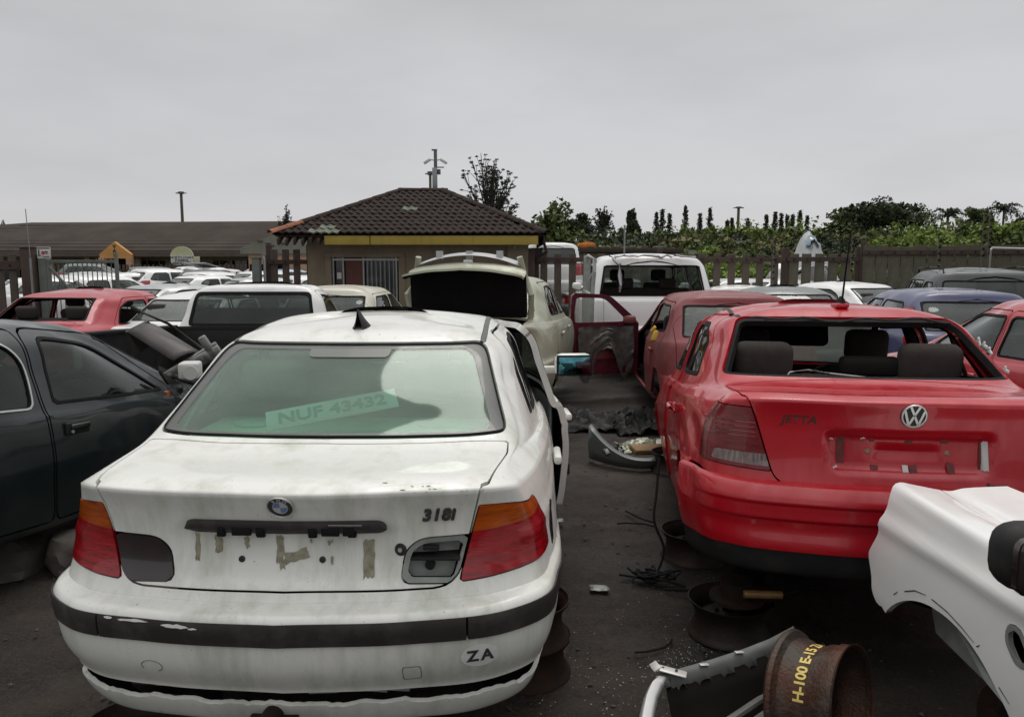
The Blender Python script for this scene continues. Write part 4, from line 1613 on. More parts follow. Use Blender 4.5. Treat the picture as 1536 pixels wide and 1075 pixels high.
# ================================================================== HERO 2: red saloon on the right
def build_red_saloon():
    root = thing('sedan_car', 'bright red saloon at right with empty rear window and chrome round badge', 'car')
    m = loft(rings_of(T_J), .016, .045, fine={3: 12, 4: 14, 5: 8})
    m0 = m
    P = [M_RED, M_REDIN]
    # plate recess and stamped ridge
    d = sdp(m.y, m.z, rpoly([(.320, .868), (.295, .712), (-.295, .712), (-.320, .868)], .03))
    w = np.clip(.5 - d / .024, 0, 1) * (m.c < 4)
    m.V[:, 0] += .036 * w * w * (3 - 2 * w)
    d = sdp(m.y, m.z, rpoly([(.115, .812), (.115, .775), (-.115, .775), (-.115, .812)], .018))
    w = np.clip(.5 - d / .016, 0, 1) * (m.c < 4)
    m.V[:, 0] += .012 * w * w * (3 - 2 * w)
    # bumper mouldings: two shallow steps
    for z0, dp in ((.505, .009), (.572, .008)):
        m.V[:, 0] += np.where(m.c < 4.2, dp * np.clip((z0 - m.z) / .005 + .5, 0, 1) * (m.z > .38) * np.clip((m.z - .40) / .06, 0, 1), 0)
    # parking dents in the left rear quarter
    for (dx, dz, rx_, rz_, dd) in ((.62, .80, .16, .07, .020), (.42, .60, .10, .08, .014), (.86, .74, .12, .05, .016), (.70, .95, .10, .03, .008)):
        m.V[:, 1] -= (m.y > .5) * dd * np.exp(-((m.x - dx) / rx_)**2 - ((m.z - dz - .25 * (m.x - dx)) / rz_)**2)
    g_ = np.exp(-((m.z - .882) / .0035)**2) * (m.c < 3.1) * (m.r > 8)
    m.V[:, 0] += .004 * g_
    fr = f_rear([(.672, 1.064, .03), (.550, 1.350, .05), (-.550, 1.350, .05), (-.672, 1.064, .03)], .04, 4.0)
    ins, m = carve(m, fr, .003)
    core, band = split(ins, fr(ins) + .015)
    mkpanel('window_rebate', band, M_RUBBER, root, .03, lift=-.010)
    hang = []
    fw = f_lim(f_front([(.69, .93), (.55, 1.4), (-.55, 1.4), (-.69, .93)], .05, 7.9), 13.12, 14.9)
    m = windows_cut(m, fw, 'windscreen', root, G_LIGHT)
    fdoor = [(1.90, .975, .02), (1.98, .28, .03), (3.05, .28, .03), (3.09, .83, .05), (3.00, .965, .04), (2.52, 1.355, .06), (1.90, 1.365, .03)]
    rdoor = [(.98, .66, .05), (1.20, .30, .05), (1.965, .28, .03), (1.883, .975, .02), (1.883, 1.365, .03), (1.34, 1.36, .08), (1.02, 1.03, .06)]
    fwin = [(1.935, .995), (2.92, .98, .02), (2.66, 1.17, .1), (2.44, 1.31, .05), (1.92, 1.325)]
    rwin = [(1.13, 1.02, .03), (1.86, 1.0), (1.845, 1.325), (1.42, 1.315, .06), (1.27, 1.22, .05)]
    for s in (1, -1):
        fm, m = carve(m, f_side(fdoor, s), .008)
        rm, m = carve(m, f_side(rdoor, s), .008)
        hinge = np.array((3.03, s * .83, 0))
        hold = link('door', bpy.data.meshes.new('m'), None, root, tuple(hinge))
        ins2, fm = carve(fm, f_side(fwin, s), .003)
        core2, band2 = split(ins2, f_side(fwin, s)(ins2) + .022)
        for q, nm, mm, t_, lf in ((band2, 'window_seal', M_RUBBER, .02, .003),) + (((core2, 'side_window', G_SIDE, .004, -.006),) if s > 0 else ()):
            o = mkpanel(nm, q, mm, root, t_, lift=lf, pivot=hinge)
            o.parent = hold
            o.location = (0, 0, 0)
        V, F, mi = panel(fm, .035)
        hold.data = pyd(V - hinge, F, True, None, mi)
        hold.data.materials.append(M_RED)
        hold.data.materials.append(M_DARK)
        if s > 0:
            hold.rotation_euler = (0, 0, R(-.6))
        rh = link('door', bpy.data.meshes.new('m'), None, root)
        rm = windows_cut(rm, f_side(rwin, s), 'side_window', rh, G_SIDE if s > 0 else None, trim=.022)
        V, F, mi = panel(rm, .035)
        rh.data = pyd(V, F, True, None, mi)
        rh.data.materials.append(M_RED)
        rh.data.materials.append(M_DARK)
        b = B()
        b.box((1.42, s * .700, 1.165), (.022, .02, .30), rot=(s * .42, -.12, 0), bev=.004)
        b.obj('window_divider', M_RUBBER, rh)
        b = B()
        b.tube([(1.10, s * .868, .835), (1.11, s * .895, .84), (1.20, s * .900, .845), (1.28, s * .893, .845), (1.29, s * .868, .84)], .014, 8)
        b.box((1.15, s * .870, .84), (.05, .02, .06), bev=.008)
        b.obj('handle', M_RED, rh)
        pass
    fm_ = lambda q: np.maximum.reduce([np.abs(np.abs(q.y) - .535 + .02 * np.clip((q.x - 1.2), 0, 2)) - .010, 14.97 - q.r, q.r - 16.6, q.x - 2.45, 1.0 - q.x])
    mo, m = carve(m, fm_, .002)
    for s in (1, -1):
        q, _ = split(mo, -s * mo.y)
        mkpanel('roof_moulding', q, M_TRIM, root, .006, lift=.002)
    for a, rr in ((.88, .345), (3.42, .345)):
        _, m = split(m, f_circ(a, .30, rr)(m))
    fb = lambda q: np.maximum(q.r - 7.0, q.x - .555)
    bm_, m = carve(m, fb, .006)
    # dented, sprung bumper corner on the left
    k = np.clip((bm_.x - .25) / .3, 0, 1) * (bm_.y > 0)
    bm_.V[:, 1] += .040 * k
    flip = lambda q: q.r - 2.0
    lip, bm_ = split(bm_, flip(bm_))
    bo = mkpanel('rear_bumper', bm_, [M_RED, M_INNER], root, .018)
    mkpanel('bumper_spoiler', lip, M_BLACKP, bo, .012, lift=-.003)
    lidp = f_rear([(.640, 1.10, 0), (.638, 1.008, .012), (.605, .93, .03), (.520, .645, .06), (-.520, .645, .06), (-.605, .93, .03), (-.638, 1.008, .012), (-.640, 1.10, 0)], .05, 4.2)

    def flid(q):
        w_ = .638 + (.675 - .638) * np.clip((q.x - .05) / .5, 0, 1)
        top = np.maximum.reduce([np.abs(q.y) - w_, q.x - .552, 1.004 - q.z])
        return np.maximum(np.minimum(lidp(q), np.maximum(top, (q.c - 4.2) * .3)), q.x - .552)
    lid, m = carve(m, flid, .006)
    for s in (1, -1):
        fo = f_rear([(.603, .962, .006), (.535, .694, .006), (.92, .712, .05), (.92, .86, .05), (.83, .965, .03)], .02, 3.85, s)
        lm, m = carve(m, fo, .004)
        clr = f_rear([(.50, .712, .004), (.50, .765, .004), (.752, .768, .004), (.765, .722, .004)], .005, 3.85, s)
        cl, red = split(lm, clr(lm))
        lo = mkpanel('tail_light', red, M_LREDDK, root, .012, lift=.004)
        mkpanel('reversing_lens', cl, M_LCLR, lo, .012, lift=.004)
        b = B()
        for z in (.835, .855, .875, .895):
            pts = []
            for y in np.linspace(.60, .80, 9):
                try:
                    p, n = surf(lm, s * y, z, 4)
                    if abs(p.x) < .5:
                        pts.append(p + n * .005)
                except Exception:
                    pass
            if len(pts) > 2:
                b.tube(pts, .0016, 4)
        b.obj('lens_ribs', M_LRED, lo)
    LS = lid
    lido = mkpanel('boot_lid', lid, [M_RED, M_INNER], root, .02)
    # round badge
    p, n = surf(LS, 0, .952)
    T = frame_mat(p, n)
    b = B()
    b.lathe([(.0001, .003), (.049, .003), (.052, .0)], 44, T)
    badge = b.obj('badge', M_INK, lido)
    b = B()
    b.lathe([(.0430, .003), (.0440, .008), (.0480, .008), (.0500, .003)], 44, T)

    def stroke(a, c, w_=.0088):
        a, c = Vector(a), Vector(c)
        dd = (c - a).normalized()
        nn = Vector((-dd.y, dd.x)) * w_ / 2
        q = [a + nn, a - nn, c - nn, c + nn]
        b.poly([T @ Vector((v.x, v.y, .0035)) for v in q], n * .0045)
    stroke((-.018, .0405), (-.0005, .004)); stroke((.018, .0405), (.0005, .004))
    stroke((-.038, .022), (-.0185, -.0385)); stroke((.038, .022), (.0185, -.0385))
    stroke((-.0185, -.0385), (-.0015, -.001)); stroke((.0185, -.0385), (.0015, -.001))
    b.obj('badge_emblem', M_CHROME, badge, smooth=30)
    me = text_mesh('JETTA', .047, .0, shear=.18, spacing=1.12, bold=.0016)
    conform(me, LS, rear_T(.435, .918), .0012, 4)
    link('lettering_ghost', me, M_GLUE, lido)
    me = text_mesh('Barons', .030, .0, bold=.0008)
    conform(me, LS, rear_T(-.335, .672), .0012, 4)
    link('dealer_lettering', me, M_INK, lido)
    r3 = random.Random(4)
    spots = [(.262, .795, .030, .105, M_TAPER), (.298, .845, .020, .012, M_TAPEW), (.175, .85, .020, .012, M_TAPEW), (.14, .845, .02, .02, M_TAPER), (.0, .838, .03, .014, M_TAPER), (-.14, .842, .03, .015, M_TAPER),
             (.13, .728, .03, .022, M_TAPER), (0.012, .728, .022, .026, M_TAPEW), (-.018, .728, .03, .032, M_TAPER), (-.165, .735, .03, .045, M_TAPER),
             (-.282, .79, .014, .12, M_TAPER), (-.296, .788, .022, .118, M_TAPEW), (.285, .725, .022, .006, M_TAPEW), (-.345, .79, .05, .11, M_TAPER)]
    for (y, z, w_, h_, mm) in spots:
        if abs(y) > .31:
            continue
        bmq = B()
        pts = []
        for i in range(5):
            pts.append((-w_ / 2 + w_ * i / 4, -h_ / 2 + r3.uniform(-.002, .002)))
        for i in range(5):
            pts.append((w_ / 2 - w_ * i / 4, h_ / 2 + r3.uniform(-.002, .002)))
        bmq.poly([(a, c, 0) for a, c in pts], (0, 0, .0008))
        me = bmq.mesh(0)
        conform(me, LS, rear_T(y, z), .0012, 4)
        link('tape_residue', me, mm, lido)
    for y in (.155, -.155):
        p, n = surf(LS, y, .795)
        b = B()
        b.lathe([(.0001, .004), (.004, .003), (.007, .005), (.010, .0)], 16, frame_mat(p, n))
        b.obj('plate_screw_plug', M_TAPE, lido)
    # hanging window seal and wiring round the empty rear opening
    b = B()
    pts = []
    for y in np.linspace(.50, -.50, 34):
        zz = 1.338 - .008 * math.sin(y * 23) - .006 * math.sin(y * 11 + 1)
        pts.append((1.00 + .015 * math.sin(y * 9), y, zz))
    b.tube(pts, .007, 6)
    b.obj('loose_window_seal', M_TRIM, root)
    b = B()
    b.box((1.08, 0, 1.325), (.08, .84, .02), bev=.008)
    b.obj('headlining_edge', M_DARK, root)
    b = B()
    b.tube([(.62, .40, 1.045), (.75, .34, 1.075), (.9, .22, 1.08), (.95, .10, 1.06), (.96, -.1, 1.04)], .004, 6)
    b.obj('loose_wire', M_TAPEW, root)
    b = B()
    for (x, y, z, a) in ((.80, -.575, 1.215, .4), (.84, -.565, 1.235, -.3), (.77, -.585, 1.19, .1), (.66, -.61, 1.105, .5)):
        b.box((x, y, z), (.05, .008, .016), rot=(0, -.7 + a, 0), bev=.003)
        b.box((x + .01, y, z + .008), (.014, .008, .03), rot=(0, -.7 + a, 0), bev=.003)
    tag(b.obj('seal_clips', M_TAPEW, root), kind='stuff')
    # whip aerial
    b = B()
    b.box((1.16, 0, 1.437), (.11, .055, .055), bev=.018, taper=(.35, .45))
    b.cyl((1.13, 0, 1.455), (1.085, 0, 1.60), .0055, .005, n=8)
    b.cyl((1.085, 0, 1.60), (1.01, 0, 1.80), .0048, .0028, n=8)
    b.obj('whip_aerial', M_RUBBER, root)
    b = B()
    b.box((1.175, 0, 1.412), (.13, .07, .03), bev=.014)
    b.obj('aerial_base', M_RED, root)
    # cabin: rear head restraints, mirror, blinds
    cabin(root, x_rear=1.32, x_front=2.12, z=.40, dash_x=2.95, dash_z=.86, wid=.74, rear_heads=False)
    b = B()
    b.box((.88, 0, 1.028), (.60, 1.16, .025), bev=.008)
    b.obj('parcel_shelf', M_MAROON, root)
    for y, w_ in ((.43, .31), (-.40, .31)):
        b = B()
        b.box((1.00, y, 1.115), (.13, w_, .21), rot=(0, -.2, 0), bev=.06, seg=4)
        b.obj('rear_headrest', M_SEAT, root)
    b = B()
    b.box((1.04, -.12, 1.095), (.10, .30, .10), rot=(0, -.2, 0), bev=.03, seg=3)
    b.obj('rear_headrest', M_DARK, root)
    b = B()
    b.box((2.55, 0, 1.29), (.03, .24, .07), bev=.02, seg=3)
    b.cyl((2.56, 0, 1.31), (2.60, 0, 1.36), .012, n=8)
    b.obj('rear_view_mirror', M_BLACKP, root)
    b = B()
    b.box((2.42, .05, 1.235), (.02, .62, .16), rot=(0, .2, 0), bev=.03, seg=3)
    b.obj('sun_visor', M_DARK, root)
    b = B()
    b.box((1.8, 0, 1.375), (1.2, .85, .02), bev=.008)
    b.obj('headlining', M_DARK, root)
    # pillars inside
    for s in (1, -1):
        b = B()
        b.box((1.90, s * .655, 1.14), (.10, .05, .44), rot=(s * .33, 0, 0), bev=.02)
        b.obj('pillar_trim', M_DARK, root)
    hubs(root, (.88, 3.42), .70, .22)
    mkpanel('body', m, P, root, .025)
    return root


M_LETTER = mat('worn_letter_metal', (.20, .20, .19), .35, metal=.8, var=.5, vscale=40)
M_GREYTRIM = mat('grey_roof_moulding', (.10, .105, .10), .5, var=.2)
M_BLACKG = mat('printed_glass_border', (.085, .09, .083), .25, coat=.6, var=.2, vscale=10, dirt=(.2, .2, .17), dirt_amt=.5, dscale=6)
M_BLACKG2 = mat('printed_glass_tab', (.16, .17, .155), .35, var=.1)
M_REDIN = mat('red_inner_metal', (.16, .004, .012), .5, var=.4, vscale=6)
# ------------------------------------------------------------------ ground
def make_ground():
    m = bpy.data.materials.new('oily_dirt_and_asphalt')
    m.use_nodes = True
    n, l = m.node_tree.nodes, m.node_tree.links
    bs = n['Principled BSDF']
    tc = n.new('ShaderNodeTexCoord')

    def noise(s, d=8, r=.6):
        q = n.new('ShaderNodeTexNoise')
        q.inputs['Scale'].default_value = s
        q.inputs['Detail'].default_value = d
        q.inputs['Roughness'].default_value = r
        l.new(tc.outputs['Object'], q.inputs['Vector'])
        return q

    def rng_(src, a, b_, c, d):
        q = n.new('ShaderNodeMapRange')
        for i, v in enumerate((a, b_, c, d)):
            q.inputs[i + 1].default_value = v
        l.new(src, q.inputs[0])
        return q.outputs[0]

    def mix(f, a, b_):
        q = n.new('ShaderNodeMix')
        q.data_type = 'RGBA'
        l.new(f, q.inputs[0])
        for i, v in ((6, a), (7, b_)):
            if isinstance(v, tuple):
                q.inputs[i].default_value = (*v, 1)
            else:
                l.new(v, q.inputs[i])
        return q.outputs[2]
    big = noise(.9)
    mid = noise(3.5, 9, .7)
    fine = noise(60, 6, .7)
    grit = noise(190, 3, .6)
    c = mix(rng_(big.outputs[0], .38, .62, 0, 1), (.011, .0075, .0055), (.046, .036, .027))
    c = mix(rng_(mid.outputs[0], .50, .66, 0, .9), c, (.007, .005, .004))
    c = mix(rng_(fine.outputs[0], .48, .72, 0, .75), c, (.060, .050, .042))
    c = mix(rng_(grit.outputs[0], .60, .70, 0, .8), c, (.13, .115, .10))
    l.new(c, bs.inputs['Base Color'])
    wet = noise(1.3, 5, .6)
    l.new(rng_(wet.outputs[0], .50, .66, .80, .30), bs.inputs['Roughness'])
    bs.inputs['Specular IOR Level'].default_value = .35
    bp = n.new('ShaderNodeBump')
    bp.inputs['Strength'].default_value = .9
    bp.inputs['Distance'].default_value = .012
    l.new(fine.outputs[0], bp.inputs['Height'])
    bp2 = n.new('ShaderNodeBump')
    bp2.inputs['Strength'].default_value = .7
    bp2.inputs['Distance'].default_value = .05
    l.new(mid.outputs[0], bp2.inputs['Height'])
    l.new(bp2.outputs[0], bp.inputs['Normal'])
    l.new(bp.outputs[0], bs.inputs['Normal'])
    nx = np.unique(np.concatenate([np.linspace(-6, 6, 121), np.linspace(-60, 60, 41), np.array([-1500, -600, -200, 200, 600, 1500])]))
    ny = np.unique(np.concatenate([np.linspace(.5, 12, 116), np.linspace(-30, 80, 41), np.array([-200, 200, 600, 2500])]))
    X, Y = np.meshgrid(nx, ny)
    from mathutils import noise as mn
    Z = np.zeros_like(X)
    for i in range(X.shape[0]):
        for j in range(X.shape[1]):
            if abs(X[i, j]) < 8 and 0 < Y[i, j] < 14:
                Z[i, j] = .022 * mn.noise((X[i, j] * 1.3, Y[i, j] * 1.3, 0)) + .012 * mn.noise((X[i, j] * 4, Y[i, j] * 4, 3))
    V = np.stack([X, Y, Z], -1).reshape(-1, 3)
    w = len(nx)
    F = [(i * w + j, i * w + j + 1, (i + 1) * w + j + 1, (i + 1) * w + j) for i in range(len(ny) - 1) for j in range(w - 1)]
    o = link('ground', pyd(V, F), m)
    tag(o, kind='structure')


make_ground()

M_FENCE = mat('weathered_timber_slat', (.105, .080, .062), .85, col2=(.070, .052, .042), vscale=3, bump=.5, bscale=30, stretch=(4, 4, .6), dirt=(.15, .15, .12), dirt_amt=.5)
M_FENCE2 = mat('mossy_timber_slat', (.12, .105, .08), .88, col2=(.08, .075, .05), vscale=2, bump=.5, bscale=30, stretch=(4, 4, .5), dirt=(.17, .19, .12), dirt_amt=.6)
M_RAIL = mat('timber_rail', (.070, .045, .036), .85, var=.3, vscale=5, bump=.4)
M_POSTG = mat('green_grey_post', (.14, .16, .14), .7, var=.3, vscale=4, dirt=(.2, .18, .14), dirt_amt=.4)
M_WALLB = mat('brown_plaster', (.225, .185, .130), .92, col2=(.175, .14, .10), vscale=2.0, bump=.2, bscale=60, dirt=(.08, .065, .05), dirt_amt=.5, dscale=1.6, streak=True)
M_TILE = mat('dark_roof_tile', (.026, .018, .016), .85, spec=.2, col2=(.045, .031, .026), vscale=2.5, bump=.3, bscale=40, dirt=(.08, .08, .06), dirt_amt=.3, dscale=4)
M_TILEO = mat('orange_roof_tile', (.34, .12, .065), .8, var=.25, vscale=8, dirt=(.1, .08, .06), dirt_amt=.4)
M_TILEG = mat('mossy_roof_tile', (.20, .24, .17), .85, col2=(.08, .08, .06), vscale=9)
M_YEL = mat('mustard_fascia_board', (.36, .27, .045), .6, var=.15, vscale=2, dirt=(.2, .15, .05), dirt_amt=.5, dscale=3, streak=True)
M_LBROOF = mat('brown_sheet_roof', (.045, .036, .030), .9, spec=.2, col2=(.065, .052, .043), vscale=.5, dirt=(.045, .040, .032), dirt_amt=.7, dscale=.35)
M_LBWALL = mat('cream_wall', (.42, .38, .25), .9, var=.2, vscale=.6)
M_LBPINK = mat('peach_wall', (.50, .30, .19), .9, var=.15, vscale=1)
M_ORG = mat('orange_gable_paint', (.58, .30, .09), .8, var=.15, vscale=1.5)
M_SIGNG = mat('sign_green_paint', (.50, .52, .33), .8, var=.1)
M_SIGNW = mat('sign_white_paint', (.58, .58, .55), .7, var=.08)
M_SIGNR = mat('sign_red_paint', (.5, .04, .05), .7)
M_WIN = mat('dark_window_pane', (.02, .02, .022), .15, coat=.5)
M_BRICKR = mat('red_door_panel', (.13, .05, .04), .8, var=.25, vscale=3)
M_GREYM = mat('galvanised_metal', (.30, .31, .31), .45, metal=.7, var=.2, vscale=6)
M_LEAF = [mat('leaf_green_%s' % k, c, .7, var=.35, vscale=.8, spec=.3) for k, c in
          (('dark', (.040, .056, .024)), ('mid', (.085, .115, .030)), ('fresh', (.17, .235, .045)), ('olive', (.16, .155, .062)), ('grey', (.040, .048, .030)))]
M_BARK = mat('bark', (.06, .05, .04), .9, var=.4, vscale=6, bump=.4)


# ------------------------------------------------------------------ leaves and trees
def leafmesh(centers, sizes, nr, stretch=1.6):
    """two-triangle leaves with random attitude"""
    n = len(centers)
    g = np.random.default_rng(nr)
    a = g.normal(size=(n, 3))
    a /= np.linalg.norm(a, axis=1, keepdims=True)
    b = g.normal(size=(n, 3))
    b -= (a * b).sum(1, keepdims=True) * a
    b /= np.linalg.norm(b, axis=1, keepdims=True)
    s = np.asarray(sizes).reshape(-1, 1)
    c = np.asarray(centers)
    V = np.stack([c - a * s * stretch / 2, c + b * s / 2, c + a * s * stretch / 2, c - b * s / 2], 1).reshape(-1, 3)
    me = bpy.data.meshes.new('m')
    me.vertices.add(4 * n)
    me.vertices.foreach_set('co', V.astype(np.float32).ravel())
    me.loops.add(4 * n)
    me.loops.foreach_set('vertex_index', np.arange(4 * n, dtype=np.int32))
    me.polygons.add(n)
    me.polygons.foreach_set('loop_start', np.arange(n, dtype=np.int32) * 4)
    me.update(calc_edges=True)
    return me


def multi_leaf(name, parts, mats, parent=None, nr=1):
    """one object from several (centres, sizes, material index) sets"""
    C = np.concatenate([p[0] for p in parts])
    S = np.concatenate([np.broadcast_to(p[1], (len(p[0]),)) for p in parts])
    S = S * np.random.default_rng(nr + 9).uniform(.45, 1.5, len(S))
    I = np.concatenate([np.full(len(p[0]), p[2], dtype=np.int32) for p in parts])
    me = leafmesh(C, S, nr)
    for m in mats:
        me.materials.append(m)
    me.polygons.foreach_set('material_index', I)
    return link(name, me, None, parent)


def blob(g, c, r, n, shell=.5):
    d = g.normal(size=(n, 3))
    d /= np.linalg.norm(d, axis=1, keepdims=True)
    rr = (shell + (1 - shell) * g.random(n))**.7
    return np.asarray(c) + d * rr[:, None] * np.asarray(r)


def tree(name, label, kind, X, Y, H, W, seed, mats=(0, 1), dens=1.0, z0=0.0, group=None, leaf=None):
    g = np.random.default_rng(seed)
    t = thing(name, label, 'tree', (X, Y, z0), group=group)
    b = B()
    leaf = leaf or max(.10, Y * .0022)
    parts = []
    if kind == 'pine':
        b.cyl((0, 0, 0), (0, 0, H * .97), H * .018 + .03, .01, n=7)
        L = int(14 + H)
        leaf *= .75
        for k in range(L):
            f = k / L
            z = H * (.12 + .88 * f)
            r = W * .62 * (1 - f)**.95 * g.uniform(.65, 1.15) + .03
            nb = 6
            for j in range(nb):
                a = g.uniform(0, 6.28)
                e = np.array([math.cos(a) * r, math.sin(a) * r, z - r * .12])
                if j % 3 == 0:
                    b.cyl((0, 0, z), tuple(e), .03, .01, n=4)
                m_ = int(16 * dens)
                tt = g.uniform(.15, 1, m_)[:, None]
                parts.append((np.array([0, 0, z]) * (1 - tt) + e * tt + g.normal(size=(m_, 3)) * leaf * .8, leaf * 1.1, int(g.integers(0, len(mats)))))
    elif kind == 'palm':
        b.cyl((0, 0, 0), (0, 0, H), H * .03, H * .022, n=8)
        for j in range(34):
            a = g.uniform(0, 6.28)
            up = g.uniform(-.3, 1.3)
            m_ = 60
            tt = np.linspace(.05, 1, m_)
            r = W / 2 * tt * (1 - .25 * abs(up))
            z = H * .9 + r * up - (tt**2.5) * W * .30
            parts.append((np.stack([np.cos(a) * r, np.sin(a) * r, z], 1) + g.normal(size=(m_, 3)) * leaf * .5, leaf * .8, 0))
    elif kind == 'sparse':
        # bare limbs fanning upward with small tufts at their tips
        b.tube([(0, 0, 0), (W * .01, 0, H * .25), (-W * .02, 0, H * .45)], [H * .016, H * .013, H * .011], 7)
        for j in range(int(60)):
            f = j / 60
            z1 = H * (.16 + .34 * f)
            a = g.uniform(0, 6.28)
            q_ = g.uniform(.45, 1.0)
            el = math.asin(g.uniform(-.7, 1.0))
            sp = W / 2 * q_ * math.cos(el) * (1.0 if j % 9 else 1.15)
            tip = np.array([math.cos(a) * sp, math.sin(a) * sp, H * .64 + H * .40 * q_ * math.sin(el)])
            z1 = max(H * .15, min(z1, tip[2] - sp * .9))
            mid = np.array([math.cos(a) * sp * .45, math.sin(a) * sp * .45, z1 + (tip[2] - z1) * .5])
            b.tube([(0, 0, z1), tuple(mid), tuple(tip)], [H * .007, H * .005, H * .002], 5)
            for q in range(9):
                u = g.uniform(.35, 1.08)
                c = mid + (tip - mid) * u + g.normal(size=3) * W * .06
                b.cyl(tuple(mid + (tip - mid) * (u - .3)), tuple(c), H * .0025, H * .0012, n=4)
                parts.append((blob(g, c, (W * .040, W * .040, W * .018), int(40 * dens), .1), leaf * .52, int(g.integers(0, len(mats)))))
    else:      # broad
        b.tube([(0, 0, 0), (W * .02, 0, H * .3), (0, 0, H * .6)], [H * .035, H * .028, H * .015], 8)
        K = int(16)
        for j in range(K):
            a = g.uniform(0, 6.28)
            q = math.sqrt(g.uniform(0, 1))
            top = H * (1 - .35 * q * q) if kind == 'umbrella' else H * (.92 - .35 * q * q)
            zc = g.uniform(.55 if kind == 'umbrella' else .3, .92) * top
            c = np.array([math.cos(a) * q * W * .40, math.sin(a) * q * W * .40, zc])
            b.tube([(0, 0, H * .35), tuple(c * np.array([.5, .5, .8])), tuple(c)], [H * .012, H * .008, H * .003], 5)
            fl = .11 if kind == 'umbrella' else .17
            for q2 in range(3):
                cc = c + g.normal(size=3) * W * .07
                parts.append((blob(g, cc, (W * .14, W * .14, H * fl * .8), int(150 * dens), .35), leaf, int(g.integers(0, len(mats)))))
    b.obj('trunk', M_BARK, t)
    multi_leaf('crown', parts, [M_LEAF[i] for i in mats], t, seed)
    return t


# ------------------------------------------------------------------ green bank on the right
def bank_h(x, y):
    """height of the overgrown bank behind the yard"""
    f = np.clip((x - 1.0) / 14, 0, 1)
    s = np.clip((y - 23) / 42, 0, 1)
    return (s * s * (3 - 2 * s)) * (2.5 + 1.0 * f) * np.clip((x + 6) / 12, 0, 1) + np.clip((y - 23) / 8, 0, 1) * .5 * np.clip((x + 4) / 6, 0, 1)


def make_bank():
    xs = np.linspace(-6, 130, 90)
    ys = np.linspace(22, 190, 80)
    X, Y = np.meshgrid(xs, ys)
    from mathutils import noise as mn
    Z = bank_h(X, Y) - .05
    for i in range(X.shape[0]):
        for j in range(X.shape[1]):
            if Y[i, j] > 26:
                Z[i, j] += .5 * mn.noise((X[i, j] * .12, Y[i, j] * .12, 0)) * min(1, Z[i, j])
    V = np.stack([X, Y, Z], -1).reshape(-1, 3)
    w = len(xs)
    F = [(i * w + j, i * w + j + 1, (i + 1) * w + j + 1, (i + 1) * w + j) for i in range(len(ys) - 1) for j in range(w - 1)]
    tag(link('hill', pyd(V, F), mat('overgrown_soil', (.045, .055, .022), .95, var=.4, vscale=.4)), kind='structure')
    g = np.random.default_rng(5)
    parts = []
    # creeping ground cover: thousands of small clumps
    n = 1500
    t_ = g.random(n)
    y = 25 + 60 * t_**1.6
    x = g.random(n) * (y * .78 + 4) + y * .02 - 1
    for i in range(n):
        zz = float(bank_h(x[i], y[i]))
        r = (.25 + .0075 * y[i]) * (g.uniform(.5, 1.0) + (1.4 if g.random() < .05 else 0) + .35 * math.sin(x[i] * .5) * math.sin(y[i] * .3 + x[i] * .13))
        az = math.degrees(math.atan2(x[i], y[i]))
        zone = math.sin(az * .42 + 1.3) + .9 * math.sin(y[i] * .16 + az * .2) + g.normal() * .3
        mi = 2 if zone > .85 else (1 if zone > -.1 else (3 if zone > -1.0 else 0))
        if g.random() < .12:
            mi = int(g.integers(0, 4))
        parts.append((blob(g, (x[i], y[i], zz + r * .2), (r * 1.5, r * 1.5, r * g.uniform(.5, 1.1)), 85, .5), .09 + .0022 * y[i], mi))
    o = multi_leaf('ground_cover', parts, [M_LEAF[0], M_LEAF[1], M_LEAF[2], M_LEAF[3]], None, 3)
    tag(o, 'tangled green creeper and scrub covering the bank behind the yard fence', 'scrub', kind='stuff')


make_bank()


def bush(label, X, Y, r, h, mi, seed, group='bushes on the bank'):
    g = np.random.default_rng(seed)
    z0 = float(bank_h(X, Y))
    t = thing('bush', label, 'bush', (X, Y, z0), group=group)
    parts = []
    b = B()
    for k in range(14):
        a = g.uniform(0, 6.28)
        q = r * .7 * math.sqrt(g.random())
        c = (math.cos(a) * q, math.sin(a) * q, h * g.uniform(.35, .85) * (1 - .4 * (q / r)**2))
        b.tube([(0, 0, -.1), (c[0] * .5, c[1] * .5, c[2] * .6), c], [.05, .03, .01], 5)
        parts.append((blob(g, c, (r * .38, r * .38, h * .22), 260, .4), .06 + .0024 * Y, int(g.integers(0, 2)) if k % 4 == 0 else 0))
    b.obj('stem', M_BARK, t)
    multi_leaf('foliage', parts, [M_LEAF[mi], M_LEAF[(mi + 1) % 4]], t, seed)


def pxX(px, Y, z=1.75):
    """world X of a picture column at depth Y (used while measuring the place)"""
    return (px - 768) / 1150 * (Y * .9925 + (1.75 - z) * .122)


bush('bright lime green rounded bush just behind the fence post', pxX(1262, 27), 27, 1.9, 2.0, 2, 1)
bush('olive grassy bush on the bank above the low flat roof', pxX(985, 34), 34, 2.2, 1.6, 3, 2)
bush('fresh green bush halfway up the bank right of the wreck', pxX(1385, 38), 38, 3.0, 1.8, 2, 3)
bush('dark bush on the crest below the spreading tree', pxX(1300, 60), 60, 4.0, 2.6, 0, 4)
bush('mid green bush at the far right end of the bank', pxX(1500, 42), 42, 3.0, 2.2, 1, 5)
bush('leafy bush standing by the roof corner of the hut', pxX(835, 38), 38, 1.8, 4.0, 1, 6)
bush('yellowish green bush low on the bank at right', pxX(1455, 30), 30, 1.7, 1.2, 2, 7)


def ytop(y, Y):
    return 1.75 + math.tan(math.atan((537 - y) / 1150) - R(7)) * Y


